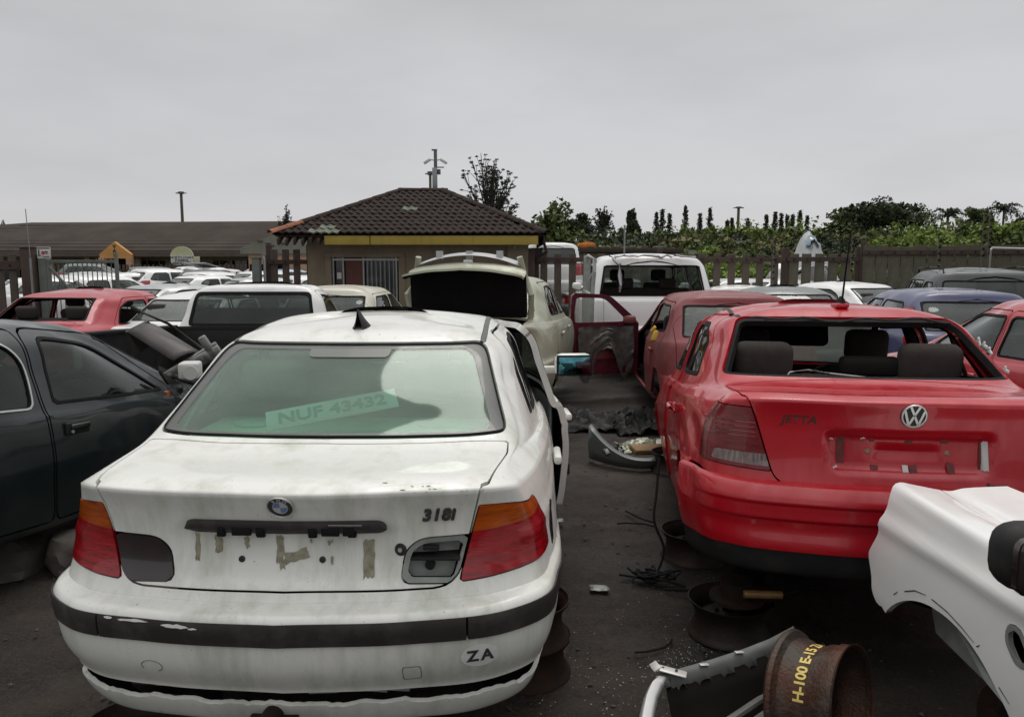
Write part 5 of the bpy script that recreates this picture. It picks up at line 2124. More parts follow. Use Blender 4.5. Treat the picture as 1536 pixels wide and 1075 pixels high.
def sky_tree(name, label, kind, px, y0, wpx, Y, seed, mats=(0, 4), dens=1.0, group=None, z0=None):
    zt = ytop(y0, Y)
    X = pxX(px, Y)
    zb = float(bank_h(np.array(X), np.array(Y))) - .3 if z0 is None else z0
    zb = max(0, zb)
    return tree(name, label, kind, X, Y, zt - zb, wpx / 1150 * Y, seed, mats, dens, zb, group, max(.09, Y * .0016))


sky_tree('gum_tree', 'tall sparse gum tree with open crown behind the tiled hut', 'sparse', 735, 226, 84, 46, 21, (0, 4), 1.0, z0=0)
sky_tree('gum_tree', 'small wispy tree showing above the left end of the hut roof', 'sparse', 430, 308, 30, 60, 22, (0, 4), .8, z0=0)
sky_tree('leafy_tree', 'dark tree at the far left edge behind the long roof', 'broad', 8, 320, 34, 80, 23, (0, 4), 1.2, z0=0)
sky_tree('leafy_tree', 'bushy dark tree just right of the gum tree', 'broad', 783, 312, 30, 50, 24, (0, 4), z0=0)
sky_tree('leafy_tree', 'rounded green tree beside the hut roof corner', 'broad', 820, 323, 46, 52, 25, (0, 1), z0=0)
sky_tree('umbrella_tree', 'flat topped dark tree on the skyline left of centre', 'umbrella', 868, 322, 62, 85, 26, (0, 4))
sky_tree('gum_tree', 'thin twin tufted tree rising above the flat topped tree', 'sparse', 905, 308, 30, 90, 27, (0, 4))
sky_tree('leafy_tree', 'dense pointed dark tree left of the conifers', 'broad', 945, 308, 30, 100, 28, (0, 4), 1.3)
G_ = 'conifers along the skyline'
for i, (px, y0, w, lab) in enumerate(((983, 318, 13, 'short conifer at the left end of the skyline row'), (992, 313, 17, 'thick conifer second from the left in the skyline row'),
                                      (1003, 320, 13, 'stubby conifer hugging the thick one'), (1026, 308, 15, 'tallest narrow conifer standing alone on the skyline'),
                                      (1048, 320, 14, 'low conifer between the two tall narrow ones'), (1063, 311, 13, 'narrow conifer right of the tallest one'),
                                      (1089, 330, 12, 'small conifer left of the slim light mast'), (1096, 327, 10, 'small conifer touching the slim light mast'), (1119, 327, 15, 'small conifer right of the slim light mast'),
                                      (1147, 322, 12, 'conifer first of the close right-hand row'), (1160, 317, 12, 'conifer second of the close right-hand row'), (1169, 320, 11, 'conifer third of the close right-hand row'),
                                      (1178, 322, 11, 'conifer fourth of the close right-hand row'), (1186, 321, 11, 'conifer fifth of the close right-hand row'), (1197, 315, 15, 'tallest conifer of the close right-hand row'),
                                      (1208, 324, 9, 'last small conifer of the close right-hand row'))):
    sky_tree('conifer_tree', lab, 'pine', px, y0 - 1, w * 1.7, 150, 40 + i, (0, 4), .9, G_, z0=1.5)
sky_tree('umbrella_tree', 'wide spreading dark tree topping the right-hand crest', 'umbrella', 1335, 296, 110, 70, 61, (0, 1), 1.0)
sky_tree('umbrella_tree', 'ragged low tree at the left foot of the spreading tree', 'umbrella', 1272, 320, 62, 75, 62, (0, 1), 1.1)
sky_tree('leafy_tree', 'round headed dark tree on the right skyline', 'broad', 1463, 306, 60, 85, 63, (0, 1), 1.4)
sky_tree('palm_tree', 'bushy palm between the two dark skyline trees', 'palm', 1418, 318, 56, 80, 64)
sky_tree('palm_tree', 'taller palm near the right edge of the skyline', 'palm', 1500, 308, 60, 85, 65)
sky_tree('leafy_tree', 'dark tree cut by the right edge on the skyline', 'broad', 1535, 304, 44, 85, 66, (0, 4), 1.3)


# ------------------------------------------------------------------ the tiled hut
def make_hut():
    X0, X1, Y0, Y1 = -4.50, .34, 17.0, 20.6
    t = thing('gate_hut', 'small brown plastered hut with dark tiled hip roof and mustard fascia', 'hut', ((X0 + X1) / 2, (Y0 + Y1) / 2, 0))
    cx, cy = (X0 + X1) / 2, (Y0 + Y1) / 2
    wx0, wx1, wz0, wz1 = pxX(497, 17) - cx, pxX(598, 17) - cx, .75, 1.90
    a, b_, c, d = X0 - cx, X1 - cx, Y0 - cy, Y1 - cy
    zt = 2.36
    b = B()
    b.box(((a + wx0) / 2, c + .1, zt / 2), (wx0 - a, .2, zt))
    b.box(((wx1 + b_) / 2, c + .1, zt / 2), (b_ - wx1, .2, zt))
    b.box(((wx0 + wx1) / 2, c + .1, (zt + wz1) / 2), (wx1 - wx0, .2, zt - wz1))
    b.box(((wx0 + wx1) / 2, c + .1, wz0 / 2), (wx1 - wx0, .2, wz0))
    b.box((a + .1, 0, zt / 2), (.2, d - c - .41, zt))
    b.box((b_ - .1, 0, zt / 2), (.2, d - c - .41, zt))
    b.box((0, d - .1, zt / 2), (b_ - a, .2, zt))
    b.obj('wall', M_WALLB, t)
    b = B()
    b.box((b_ - .21, c - .02, 1.1), (.46, .05, 2.24), bev=.006)
    b.obj('corner_pilaster', mat('paler_plaster', (.25, .215, .155), .9, var=.15, vscale=3, dirt=(.12, .09, .06), dirt_amt=.5), t)
    # plaster band round the window
    wn = bpy.data.objects.new('window', None)
    b = B()
    for (x, z, w, h) in (((wx0 + wx1) / 2, wz1 + .05, wx1 - wx0 + .28, .10), (wx0 - .07, (wz0 + wz1) / 2 - .001, .14, wz1 - wz0), (wx1 + .07, (wz0 + wz1) / 2 - .001, .14, wz1 - wz0)):
        b.box((x, c - .015, z), (w, .03, h), bev=.004)
    win = b.obj('window_surround', M_WALLB, t)
    b = B()
    w = wx1 - wx0
    for x in (wx0 + .03, wx0 + .40 * w * .42, wx0 + .47 * w, wx1 - .06):
        b.box((x, c + .06, (wz0 + wz1) / 2), (.035, .04, wz1 - wz0))
    b.box(((wx0 + wx1) / 2, c + .06, wz1 - .05), (w, .045, .04))
    b.box(((wx0 + wx1) / 2, c + .06, wz0 + .03), (w, .045, .04))
    b.obj('window_frame', M_GREYM, t)
    for k in range(7):
        b = B()
        b.cyl((wx0 + w * (.53 + .065 * k), c + .03, wz0), (wx0 + w * (.53 + .065 * k), c + .03, wz1 - .05), .009, n=6)
        b.obj('burglar_bar', M_GREYM, t)
    b = B()
    b.box((wx0 + w * .33, c + .10, (wz0 + wz1) / 2), (w * .27, .01, wz1 - wz0))
    b.obj('red_curtain', M_BRICKR, t)
    b = B()
    b.box((wx0 + w * .10, c + .09, wz0 + .75), (.10, .01, .14))
    b.obj('paper_notice', M_SIGNW, t)
    b = B()
    b.box(((wx0 + wx1) / 2, c + .155, (wz0 + wz1) / 2), (w, .01, wz1 - wz0))
    b.obj('window_pane', M_WIN, t)
    # roof shell
    ex0, ex1, ey0, ey1 = -5.04 - cx, .70 - cx, 16.42 - cy, 21.15 - cy
    ze, zr = 2.36, 3.46
    ry = (ey0 + ey1) / 2
    rx0, rx1 = -2.68 - cx, -1.66 - cx
    v = [(ex0, ey0, ze), (ex1, ey0, ze), (ex1, ey1, ze), (ex0, ey1, ze), (rx0, ry, zr), (rx1, ry, zr)]
    b = B()
    vs = [b.bm.verts.new(p) for p in v]
    for f in ((0, 1, 5, 4), (1, 2, 5), (2, 3, 4, 5), (3, 0, 4)):
        b.bm.faces.new([vs[i] for i in f])
    b.obj('roof_deck', M_TILE, t, smooth=0)
    b = B()
    b.box(((ex0 + ex1) / 2, (ey0 + ey1) / 2, ze - .015), (ex1 - ex0 - .08, ey1 - ey0 - .08, .02))
    b.obj('soffit', mat('dark_soffit', (.04, .03, .025), .9, var=.2), t)
    # tiles: double wave, lapped courses
    nseg = 8
    tw, th = .33, .262

    def tile_me():
        V, F = [], []
        for i in range(nseg + 1):
            u = i / nseg
            w_ = .018 * math.sin(u * 4 * math.pi) + .018
            for (yy, zz) in ((0, .030), (th + .03, .004)):
                V.append(((u - .5) * tw, yy, zz + w_))
        for i in range(nseg):
            F.append((2 * i, 2 * i + 2, 2 * i + 3, 2 * i + 1))
        n0 = len(V)
        for i in range(nseg + 1):
            x, y, z = V[2 * i]
            V.append((x, y + .004, z - .032))
        for i in range(nseg):
            F.append((n0 + i, n0 + i + 1, 2 * i + 2, 2 * i))
        return pyd(V, F, False)
    tm = tile_me()
    tm.materials.append(M_TILE)
    tmg = tm.copy()
    tmg.materials.clear()
    tmg.materials.append(M_TILEG)
    sl = math.hypot(ry - ey0, zr - ze)
    ang = math.atan2(zr - ze, ry - ey0)
    nc = int(sl / (th * .9)) + 1
    r4 = random.Random(2)
    step = sl / nc
    for k in range(nc):
        f = k / nc
        fy = ey0 - .04 + (ry - ey0) * f
        fz = ze + .02 + (zr - ze) * f
        xa = ex0 + (rx0 - ex0) * (f + .5 / nc)
        xb = ex1 + (rx1 - ex1) * (f + .5 / nc)
        n = int((xb - xa) / tw) + 1
        for j in range(n):
            x = xa + tw * .4 + j * tw + (k % 2) * .0
            if x > xb - .05:
                continue
            mossy = (k == 0 and 2 <= j <= 3) or (k == 1 and j == 2) or r4.random() < .004
            o = link('roof_tile', tmg if mossy else tm, None, t, (x, fy, fz + r4.uniform(-.004, .004)))
            o.rotation_euler = (ang + r4.uniform(-.02, .02), 0, r4.uniform(-.02, .02))
    # side slopes as one joined covering each
    for s, (ex, rx) in ((-1, (ex0, rx0)), (1, (ex1, rx1))):
        b = B()
        for k in range(nc):
            f = k / nc
            xx = ex + (rx - ex) * f
            zz = ze + .03 + (zr - ze) * f
            y0_ = ey0 + (ry - ey0) * f
            y1_ = ey1 + (ry - ey1) * f
            m_ = max(2, int((y1_ - y0_) / .08))
            g = []
            for i in range(m_ + 1):
                y = y0_ + (y1_ - y0_) * i / m_
                w_ = .018 * math.sin(i * 1.57)
                g.append([(xx + s * .03, y, zz - .03 + w_), (xx + s * .03, y, zz + .012 + w_), (xx + (rx - ex) / nc * 1.05, y, zz + (zr - ze) / nc + w_)])
            b.sheet(g)
        tag(b.obj('side_slope_tiles', M_TILE, t, smooth=0), kind='stuff')
    # ridge and hip caps
    def caps(p, q, orange=0, name='ridge_tile'):
        p, q = Vector(p), Vector(q)
        L = (q - p).length
        n = max(2, int(L / .38))
        for i in range(n):
            a_ = p + (q - p) * (i / n)
            c_ = p + (q - p) * ((i + 1.12) / n)
            b = B()
            d_ = (c_ - a_).normalized()
            sx = d_.cross(Vector((0, 0, 1))).normalized()
            up = sx.cross(d_)
            g = []
            for k in range(7):
                an = math.pi * k / 6
                off = sx * .115 * math.cos(an) + up * (.075 * math.sin(an) + .02)
                g.append([a_ + off, c_ + off * .9])
            b.sheet(g)
            b.obj(name, M_TILEO if i < orange else M_TILE, t)
    caps((rx0 - .05, ry, zr + .02), (rx1 + .05, ry, zr + .02))
    caps((ex0 - .06, ey0 - .06, ze + .02), (rx0, ry, zr + .02), 2, 'hip_tile')
    caps((ex1 + .04, ey0 - .04, ze + .02), (rx1, ry, zr + .02), 0, 'hip_tile')
    caps((ex0, ey1, ze + .02), (rx0, ry, zr + .02), 0, 'hip_tile')
    caps((ex1, ey1, ze + .02), (rx1, ry, zr + .02), 0, 'hip_tile')
    # fascia boards
    fx0, fj, fx1 = pxX(488, 16.45) - cx, pxX(556, 16.45) - cx, pxX(807, 16.45) - cx
    for p, q in ((fx0, fj - .01), (fj + .01, fx1)):
        b = B()
        b.box(((p + q) / 2, ey0 + .02, ze - .105), (q - p, .025, .19), bev=.003)
        b.obj('fascia_board', M_YEL, t)
    b = B()
    b.box((ex1 - .02, (ey0 + ey1) / 2, ze - .09), (.03, ey1 - ey0, .18), bev=.003)
    b.obj('fascia_board', M_TILE, t)
    # exposed rafter feet where the fascia is gone
    for k in range(6):
        b = B()
        x = ex0 + .10 + k * .17
        b.box((x, ey0 + .13, ze - .06 - .02 * (k % 2)), (.045, .42, .13), rot=(ang, 0, 0), bev=.003)
        b.obj('rafter_foot', M_RAIL, t)
    # wall light and downpipe
    b = B()
    b.cyl((b_ - .28, c - .07, 2.12), (b_ - .28, c - .02, 2.12), .03, n=10)
    b.obj('wall_lamp', M_GREYM, t)
    b = B()
    b.tube([(ex1 - .03, ey0 + .1, ze - .12), (ex1 + .05, ey0 + .3, ze - .35), (b_ + .06, c + .2, 1.8)], .035, 8)
    b.obj('downpipe', M_RAIL, t)
    b = B()
    b.box((b_ + .09, c + .0, 1.05), (.14, .10, 2.1), bev=.01)
    b.obj('side_post', M_RAIL, t)


make_hut()


# ------------------------------------------------------------------ fences
def fence(label, A, Bp, h, sw, gap, rail, m=M_FENCE, rag=.0, posts=2.4, name='slat_fence', rails=(.95,), thick=.03, lean=0, arch=False, nrail=2, cat='fence', rh=.10, ptop=.12):
    A, Bp = Vector((*A, 0)), Vector((*Bp, 0))
    d = Bp - A
    L = d.length
    t = thing(name, label, cat, A, (0, 0, math.atan2(d.y, d.x)))
    n = int(L / (sw + gap))
    variants = []
    r5 = random.Random(hash((round(A.x, 1), round(L, 1))) % 1000)
    for v in range(4):
        b = B()
        hh = h + r5.uniform(-rag, rag)
        b.box((0, 0, hh / 2), (sw, thick, hh), bev=.004, seg=1)
        me = b.mesh(30)
        me.materials.append(m)
        variants.append(me)
    for i in range(n):
        o = link('slat', variants[r5.randrange(4)], None, t, ((i + .5) * (sw + gap), r5.uniform(-.004, .004), 0))
        o.rotation_euler = (0, r5.uniform(-.008, .008) if gap > .03 else 0, 0)
    for z in ([h - rail, .35] if nrail == 2 else [h - rail]):
        b = B()
        b.box((L / 2, -thick / 2 - .022, z), (L, .04, rh), bev=.004, seg=1)
        b.obj('rail', M_RAIL, t)
    k = max(1, int(L / posts))
    for i in range(k + 1):
        b = B()
        b.box((L * i / k, .05, (h + ptop) / 2), (.11, .09, h + ptop), bev=.006, seg=1)
        b.obj('post', M_RAIL, t)
    # coach bolts on the top rail
    b = B()
    for i in range(n):
        b.cyl(((i + .5) * (sw + gap), -thick / 2 - .06, h - rail), ((i + .5) * (sw + gap), -thick / 2 - .04, h - rail), .016, n=6)
    tag(b.obj('bolt_heads', M_RUBBER, t), kind='stuff')
    return t


fence('brown slat fence with see-through gaps right of the hut', (.55, 17.25), (6.0, 17.0), 1.98, .158, .160, .13)
fence('greyer slat fence with narrow gaps in front of the wreck', (6.05, 17.0), (7.55, 16.85), 1.98, .20, .075, .12, M_FENCE2)
fence('close boarded mossy fence rising toward the right edge', (7.62, 16.8), (10.6, 15.4), 2.14, .235, .012, .14, M_FENCE2, .03, name='board_fence')
fence('far right close boarded fence beside the dark estate car', (10.62, 15.4), (17.0, 14.2), 2.22, .235, .014, .14, M_FENCE2, .03, name='board_fence')
fence('short dark slat fence joining the left wall of the hut', (-5.42, 17.2), (-4.52, 17.2), 2.06, .15, .10, .26, rag=.02)
fence('brown slat fence with scalloped top rail at the left edge', (-13.5, 14.6), (-9.15, 14.5), 1.93, .15, .085, .20, rag=.01, rh=.16)
fence('low spiked fence along the far side of the car park', (-22.5, 44), (-13.2, 44), 1.70, .13, .11, .30, rag=.05, posts=3)

# gate posts, left side
for (x, y, w, h, m_, lab, nm) in ((-9.02, 14.5, .26, 2.05, M_RAIL, 'thick brown timber post at the end of the left fence', 'timber_post'),
                                  (-8.78, 14.5, .15, 1.93, M_POSTG, 'green grey steel post carrying the open gate', 'gate_post'),
                                  (-5.62, 17.0, .17, 1.88, M_POSTG, 'green grey steel post left of the short hut fence', 'gate_post'),
                                  (-5.46, 17.05, .06, 1.95, M_GREYM, 'thin pale steel upright beside the short hut fence', 'thin_post')):
    b = B()
    b.box((0, 0, h / 2), (w, w, h), bev=.01)
    b.box((0, 0, h + .01), (w + .03, w + .03, .02), bev=.005)
    o = b.obj(nm, m_, None, (x, y, 0))
    tag(o, lab, 'post')
b = B()
b.cyl((0, 0, 0), (0, 0, 1.86), .022, n=8)
b.cyl((0, 0, 1.86), (-.02, 0, 2.75), .008, n=6)
tag(b.obj('electric_fence_pole', M_GREYM, None, (pxX(46, 14.2), 14.2, 0)), 'slim pale pole with wire tip in front of the left fence', 'pole')


def make_gate():
    t = thing('steel_gate', 'open grey steel bar gate with diagonal brace left of the car park', 'gate', (-8.70, 14.45, 0))
    W = 1.30
    b = B()
    b.box((W / 2, 0, 1.80), (W, .05, .06), bev=.004)
    b.box((W / 2, 0, .30), (W, .05, .05), bev=.004)
    b.box((.03, 0, 1.05), (.06, .06, 1.5), bev=.004)
    b.box((W, 0, 1.08), (.055, .055, 1.75), bev=.004)
    fo = b.obj('gate_frame', M_POSTG, t)
    b = B()
    a, c = Vector((.06, -.03, 1.70)), Vector((W - .45, -.03, .75))
    b.cyl(a, c, .028, n=8)
    b.obj('brace', M_POSTG, t)
    for k in range(13):
        b = B()
        x = .12 + k * .09
        b.cyl((x, 0, .32), (x, 0, 1.86 if k > 8 else 1.80), .010, n=6)
        b.obj('bar', M_POSTG, t)
    for k in range(12):
        pass


make_gate()
t = thing('warning_sign', 'small white board with red and black marks on the gate post', 'sign', (pxX(67, 14.3), 14.3, 1.96))
b = B()
b.box((0, 0, 0), (.25, .012, .21), bev=.004)
b.obj('board', M_SIGNW, t)
b = B()
b.cyl((-.01, -.008, 0), (-.01, -.012, 0), .035, n=14)
b.obj('red_spot', M_SIGNR, t)
b = B()
for (x, z, w, h) in ((-.09, .01, .02, .10), (-.085, -.05, .05, .015), (.05, .02, .05, .02), (.055, -.01, .03, .02), (.0, .085, .23, .02), (.04, -.075, .12, .012)):
    b.box((x, -.009, z), (w, .004, h))
tag(b.obj('black_marks', M_INK, t), kind='stuff')

# electric fence poles with insulators
for i, (px, Y, z0, z1, lab) in enumerate(((1160, 16.6, 0, 2.28, 'insulator studded pole at the joint left of the wreck'), (1277, 16.5, 0, 2.45, 'insulator studded pole behind the red car aerial'),
                                          (1472, 15.3, 0, 2.75, 'tall insulator pole near the right end of the fence'), (1481, 15.5, 0, 2.80, 'second tall insulator pole at the right fence corner'),
                                          (936, 17.4, 0, 2.62, 'bare thin pole rising behind the white crashed van'), (1407, 15.8, 0, 2.28, 'short pole with cap on the boarded fence'))):
    t = thing('electric_fence_pole', lab, 'pole', (pxX(px, Y), Y, 0), group='electric fence poles')
    b = B()
    b.cyl((0, 0, z0), (0, 0, z1), .022, n=8)
    b.obj('shaft', M_GREYM if px in (936,) else M_FENCE2, t)
    if px != 936:
        for k in range(7):
            b = B()
            b.cyl((0, -.05, z1 - .05 - k * .13), (0, -.02, z1 - .05 - k * .13), .022, n=6)
            b.obj('insulator', M_RUBBER, t)
b = B()
for (p, q) in (((1277, 16.5), (1472, 15.3)),):
    for k in range(5):
        z = 2.38 - k * .1
        b.cyl((pxX(p[0], p[1]), p[1] - .05, z), (pxX(q[0], q[1]), q[1] - .05, z + .25), .0012, n=4)
tag(b.obj('fence_wire', M_FENCE), 'thin live wires strung between the insulator poles at right', 'wires', kind='stuff')
b = B()
b.tube([(0, 0, 0), (0, 0, 2.02), (.02, 0, 2.05), (2.2, .2, 2.0)], .018, 8)
tag(b.obj('white_pipe_frame', M_SIGNW, None, (pxX(1485, 14.3), 14.3, 0)), 'white pipe frame standing before the boarded fence at right edge', 'pipe')

# ------------------------------------------------------------------ low flat roofed shed behind the fence
t = thing('flat_roofed_shed', 'low brown shed with flat rusty roof beyond the middle fence', 'shed', (pxX(925, 25), 26, 0))
b = B(); b.box((0, 0, 1.05), (3.6, 3, 2.1)); b.obj('wall', M_WALLB, t)
b = B(); b.box((.05, -.1, 2.18), (3.9, 3.3, .14), bev=.02); b.obj('roof_slab', M_LBROOF, t)
b = B(); b.box((2.15, -1.4, 1.8), (.55, .3, .5), bev=.01); b.obj('side_block', M_FENCE2, t)
r6 = random.Random(8)
for k in range(7):
    b = B(); b.box((-1.4 + k * .45 + r6.uniform(-.1, .1), -1.5, 2.29), (r6.uniform(.15, .4), .3, .06), rot=(0, r6.uniform(-.1, .1), 0), bev=.01)
    b.obj('roof_stone', M_FENCE2 if k % 2 else M_TILEG, t)
b = B(); b.box((0, 0, .08), (.55, .4, .16), bev=.05, seg=2); b.box((.05, -.02, .17), (.3, .25, .05), bev=.02)
tag(b.obj('orange_tarpaulin', mat('orange_cloth', (.60, .17, .02), .8, var=.3, vscale=4, bump=.4, bscale=15), None, (pxX(880, 24.4), 24.6, 2.25)), 'crumpled orange tarpaulin on the left end of the shed roof', 'tarpaulin')


# ------------------------------------------------------------------ long building at left
def make_long_building():
    Y = 56.0
    x0, x1 = -62.0, -14.0
    t = thing('long_shop_building', 'long low cream building with big brown roof across the car park', 'building', (-38, Y, 0))
    lx = lambda px, yy=Y: pxX(px, yy) + 38
    b = B()
    b.box((0, 4.5, 1.35), (x1 - x0, 7, 2.7))
    b.obj('wall', M_LBWALL, t)
    zE, zR = 2.62, 5.0
    a, c = x0 + 38, x1 + 38
    b = B()
    v = [(a - 1, -1.6, zE), (c + 1, -1.6, zE), (c + 1, 12, zE), (a - 1, 12, zE), (lx(52, 61), 5, zR), (c - .5, 5, zR + .12)]
    vs = [b.bm.verts.new(p) for p in v]
    for f in ((0, 1, 5, 4), (1, 2, 5), (2, 3, 4, 5), (3, 0, 4)):
        b.bm.faces.new([vs[i] for i in f])
    ro = b.obj('roof', M_LBROOF, t, smooth=0)
    for k in range(9):
        b = B()
        y = -1.45 + k * .7
        z = zE + (zR - zE) * (y + 1.6) / 6.6 + .03
        b.box((lx(240), y, z), (46 - k * 2.6, .05, .03))
        b.obj('roof_lap', M_LBROOF, ro)
    b = B()
    b.box(((a + c) / 2, -1.58, zE - .17), (c - a + 2, .08, .32))
    b.box(((a + c) / 2, -.7, zE - .36), (c - a + 2, 1.7, .04))
    b.obj('fascia', mat('brown_fascia', (.10, .075, .06), .8, var=.2), t)
    # columns
    for px in (80, 88, 143, 176, 205, 215):
        b = B()
        b.box((lx(px), -.9, 1.15), (.36, .36, 2.2))
        b.obj('column', M_LBPINK if px in (88, 80, 143, 205) else M_LBWALL, t)
    # openings
    for px, w in ((72, 1.1), (105, .5), (123, 1.3), (131, .8), (170, 1.2), (222, .8), (240, .8), (330, 1.0), (345, .8), (362, 1.3), (380, .9), (20, 1.5), (40, 1.0)):
        b = B()
        b.box((lx(px, 57), .97, 1.15), (w, .1, 1.7))
        wo = b.obj('window', M_WIN, t)
        b = B()
        b.box((lx(px, 57), .90, 1.15), (.07, .05, 1.7))
        b.box((lx(px, 57), .90, 1.4), (w, .05, .06))
        b.obj('window_frame', M_LBWALL, wo)
    # orange gable porch
    g0, g1, gp = lx(150, 54), lx(197, 54), lx(173, 54)
    ht = [(g0, 2.15), (g0, 2.45), (gp, ytop(362, 54)), (g1, 2.45), (g1, 2.15)]
    b = B()
    b.poly([(x, -2.0, z) for x, z in ht], (0, .35, 0))
    po = b.obj('porch_gable', M_ORG, t, smooth=0)
    b = B()
    b.box((gp, -1.5, 1.05), (g1 - g0 - .5, .3, 2.15))
    b.obj('dark_porch_opening', M_INNER, t)
    for x in (g0 + .14, g1 - .14):
        b = B()
        b.box((x, -1.9, 1.1), (.38, .38, 2.2))
        b.obj('column', M_LBPINK, t)
    for k in range(4):
        me = text_mesh('YARD'[k] if False else 'VARS'[k], .32, .01, bold=.01)
        T = Matrix.Translation((gp, -2.03, ytop(368, 54) - k * .30 - .05)) @ Matrix.Rotation(R(90), 4, 'X')
        me.transform(T)
        link('porch_letter', me, M_INK, po)
    # sign with half round top
    s0, s1 = lx(257, 54), lx(300, 54)
    sc_ = (s0 + s1) / 2
    b = B()
    b.box((sc_, -2.02, 1.98), (s1 - s0, .10, .62), bev=.01)
    so = b.obj('sign_board', M_SIGNG, t)
    b = B()
    b.poly([(sc_ - .25 + .82 * math.cos(a_), -2.0, 2.25 + .74 * math.sin(a_)) for a_ in np.linspace(0, math.pi, 17)], (0, .1, 0))
    b.obj('sign_half_round', M_SIGNG, so, smooth=0)
    b = B()
    b.box((sc_ - .20, -2.10, 2.02), (s1 - s0 - .45, .04, .66), bev=.01)
    bp_ = b.obj('white_panel', M_SIGNW, so)
    for k, (tx, z) in enumerate((('NORTH COAST', 2.22), ('FUNERAL', 2.02), ('ASSOCIATES', 1.82))):
        me = text_mesh(tx, .23, .004, bold=.006)
        me.transform(Matrix.Translation((sc_ - .2, -2.125, z)) @ Matrix.Rotation(R(90), 4, 'X'))
        link('sign_text', me, M_INK, bp_)
    b = B()
    b.box((lx(378, 54), -1.95, 2.12), (.35, .05, .22))
    b.obj('orange_notice', mat('orange_notice_paint', (.55, .13, .04), .7), t)


make_long_building()

# small gabled building between the long one and the hut
t = thing('side_building', 'grey green gabled shed with peach wall peeping left of the hut', 'building', (pxX(432, 34), 36, 0))
b = B(); b.box((0, 0, 1.1), (3.6, 3.6, 2.2)); b.obj('wall', M_LBPINK, t)
b = B()
b.poly([(-2.1, -1.95, 2.2), (2.1, -1.95, 2.2), (2.1, -1.95, 2.5), (.2, -1.95, 3.35), (-2.1, -1.95, 2.45)], (0, 3.9, 0))
b.obj('gable_roof', mat('grey_green_cladding', (.19, .19, .15), .8, var=.2), t, smooth=0)
b = B(); b.box((-.9, -1.9, .9), (1.6, .1, 1.7)); b.obj('dark_doorway', M_INNER, t)
for k in range(5):
    b = B(); b.box((-1.2 + .25 * k + (.1 if k % 2 else 0), -1.98, 2.75 - .1 * (k % 3)), (.22, .04, .04)); b.obj('vent', M_INK, t)


# ------------------------------------------------------------------ poles on the skyline
def mast(label, px, y0, Y, w, kind):
    X = pxX(px, Y)
    z = ytop(y0, Y)
    t = thing('light_mast', label, 'mast', (X, Y, 0))
    b = B(); b.cyl((0, 0, 0), (0, 0, z), w * 1.3, w, n=10); b.obj('shaft', M_FENCE2, t)
    hw = {'T': .0065, 'S': .006}[kind] * Y
    for s in (-1, 1):
        b = B(); b.box((s * hw * .55, 0, z), (hw * .9, hw * .6, hw * .16), rot=(0, s * .12, 0), bev=hw * .04); b.obj('floodlight', M_CHARC, t)
    b = B(); b.cyl((0, 0, z - .1), (0, 0, z + .15), w * 2.2, n=10); b.obj('head_ring', M_CHARC, t)


mast('slim light mast rising above the long brown roof', 277, 289, 95, .16, 'T')
mast('slim light mast among the skyline conifers', 1105, 311, 130, .22, 'T')
mast('short light mast just left of the camera pole', 647, 260, 60, .10, 'T')
t = thing('camera_pole', 'tall steel pole with security cameras behind the hut ridge', 'pole', (pxX(655, 26), 26, 0))
zt = ytop(225, 26)
b = B(); b.cyl((0, 0, 0), (0, 0, zt), .075, .055, n=12); b.obj('shaft', M_POSTG, t)
b = B(); b.box((-.02, -.08, zt - .95), (.16, .12, .75), bev=.01); b.obj('equipment_box', M_GREYM, t)
for s in (-1, 1):
    b = B(); b.cyl((s * .05, 0, zt - .32), (s * .16, -.02, zt - .30), .02, n=8); b.box((s * .27, -.03, zt - .36), (.26, .09, .09), rot=(0, s * .55, 0), bev=.02); b.obj('camera', M_SIGNW, t)
b = B(); b.cyl((0, 0, zt - .55), (.28, 0, zt - .55), .02, n=8); b.cyl((.10, 0, zt - .62), (.10, 0, zt - .78), .07, n=12); b.obj('dome_camera', M_CHARC, t)
b = B(); b.box((-.03, 0, zt + .01), (.18, .10, .04)); b.obj('pole_cap', M_POSTG, t)
b = B(); b.box((.13, 0, zt - 1.85), (.12, .06, .06), rot=(0, .6, 0)); b.obj('camera', M_CHARC, t)
# ------------------------------------------------------------------ cars: nearest first
ws = build_white_saloon()
place(ws, -.70, 2.16, 1.2, .10)
pl_ = PLATE[0]
pl_.location = (-.695, 2.925, 1.192)
pl_.rotation_euler = (Matrix.Rotation(R(29.5), 3, 'X') @ Matrix.Rotation(R(17), 3, 'Z')).to_euler()
rs = build_red_saloon()
place(rs, 1.60, 2.90, 8, .20, 4)


def car(label, T, paint, X, Y, head, up=0, pitch=0, sc=(1, 1, 1), kind='sedan', group=None, name=None, **kw):
    r = thing(name or {'sedan': 'sedan_car', 'hatch': 'hatchback_car', 'suv': 'estate_car'}[kind], label, 'car', group=group)
    simple_car(r, T, paint, sc, kind, **kw)
    place(r, X, Y, head, up, pitch)
    return r


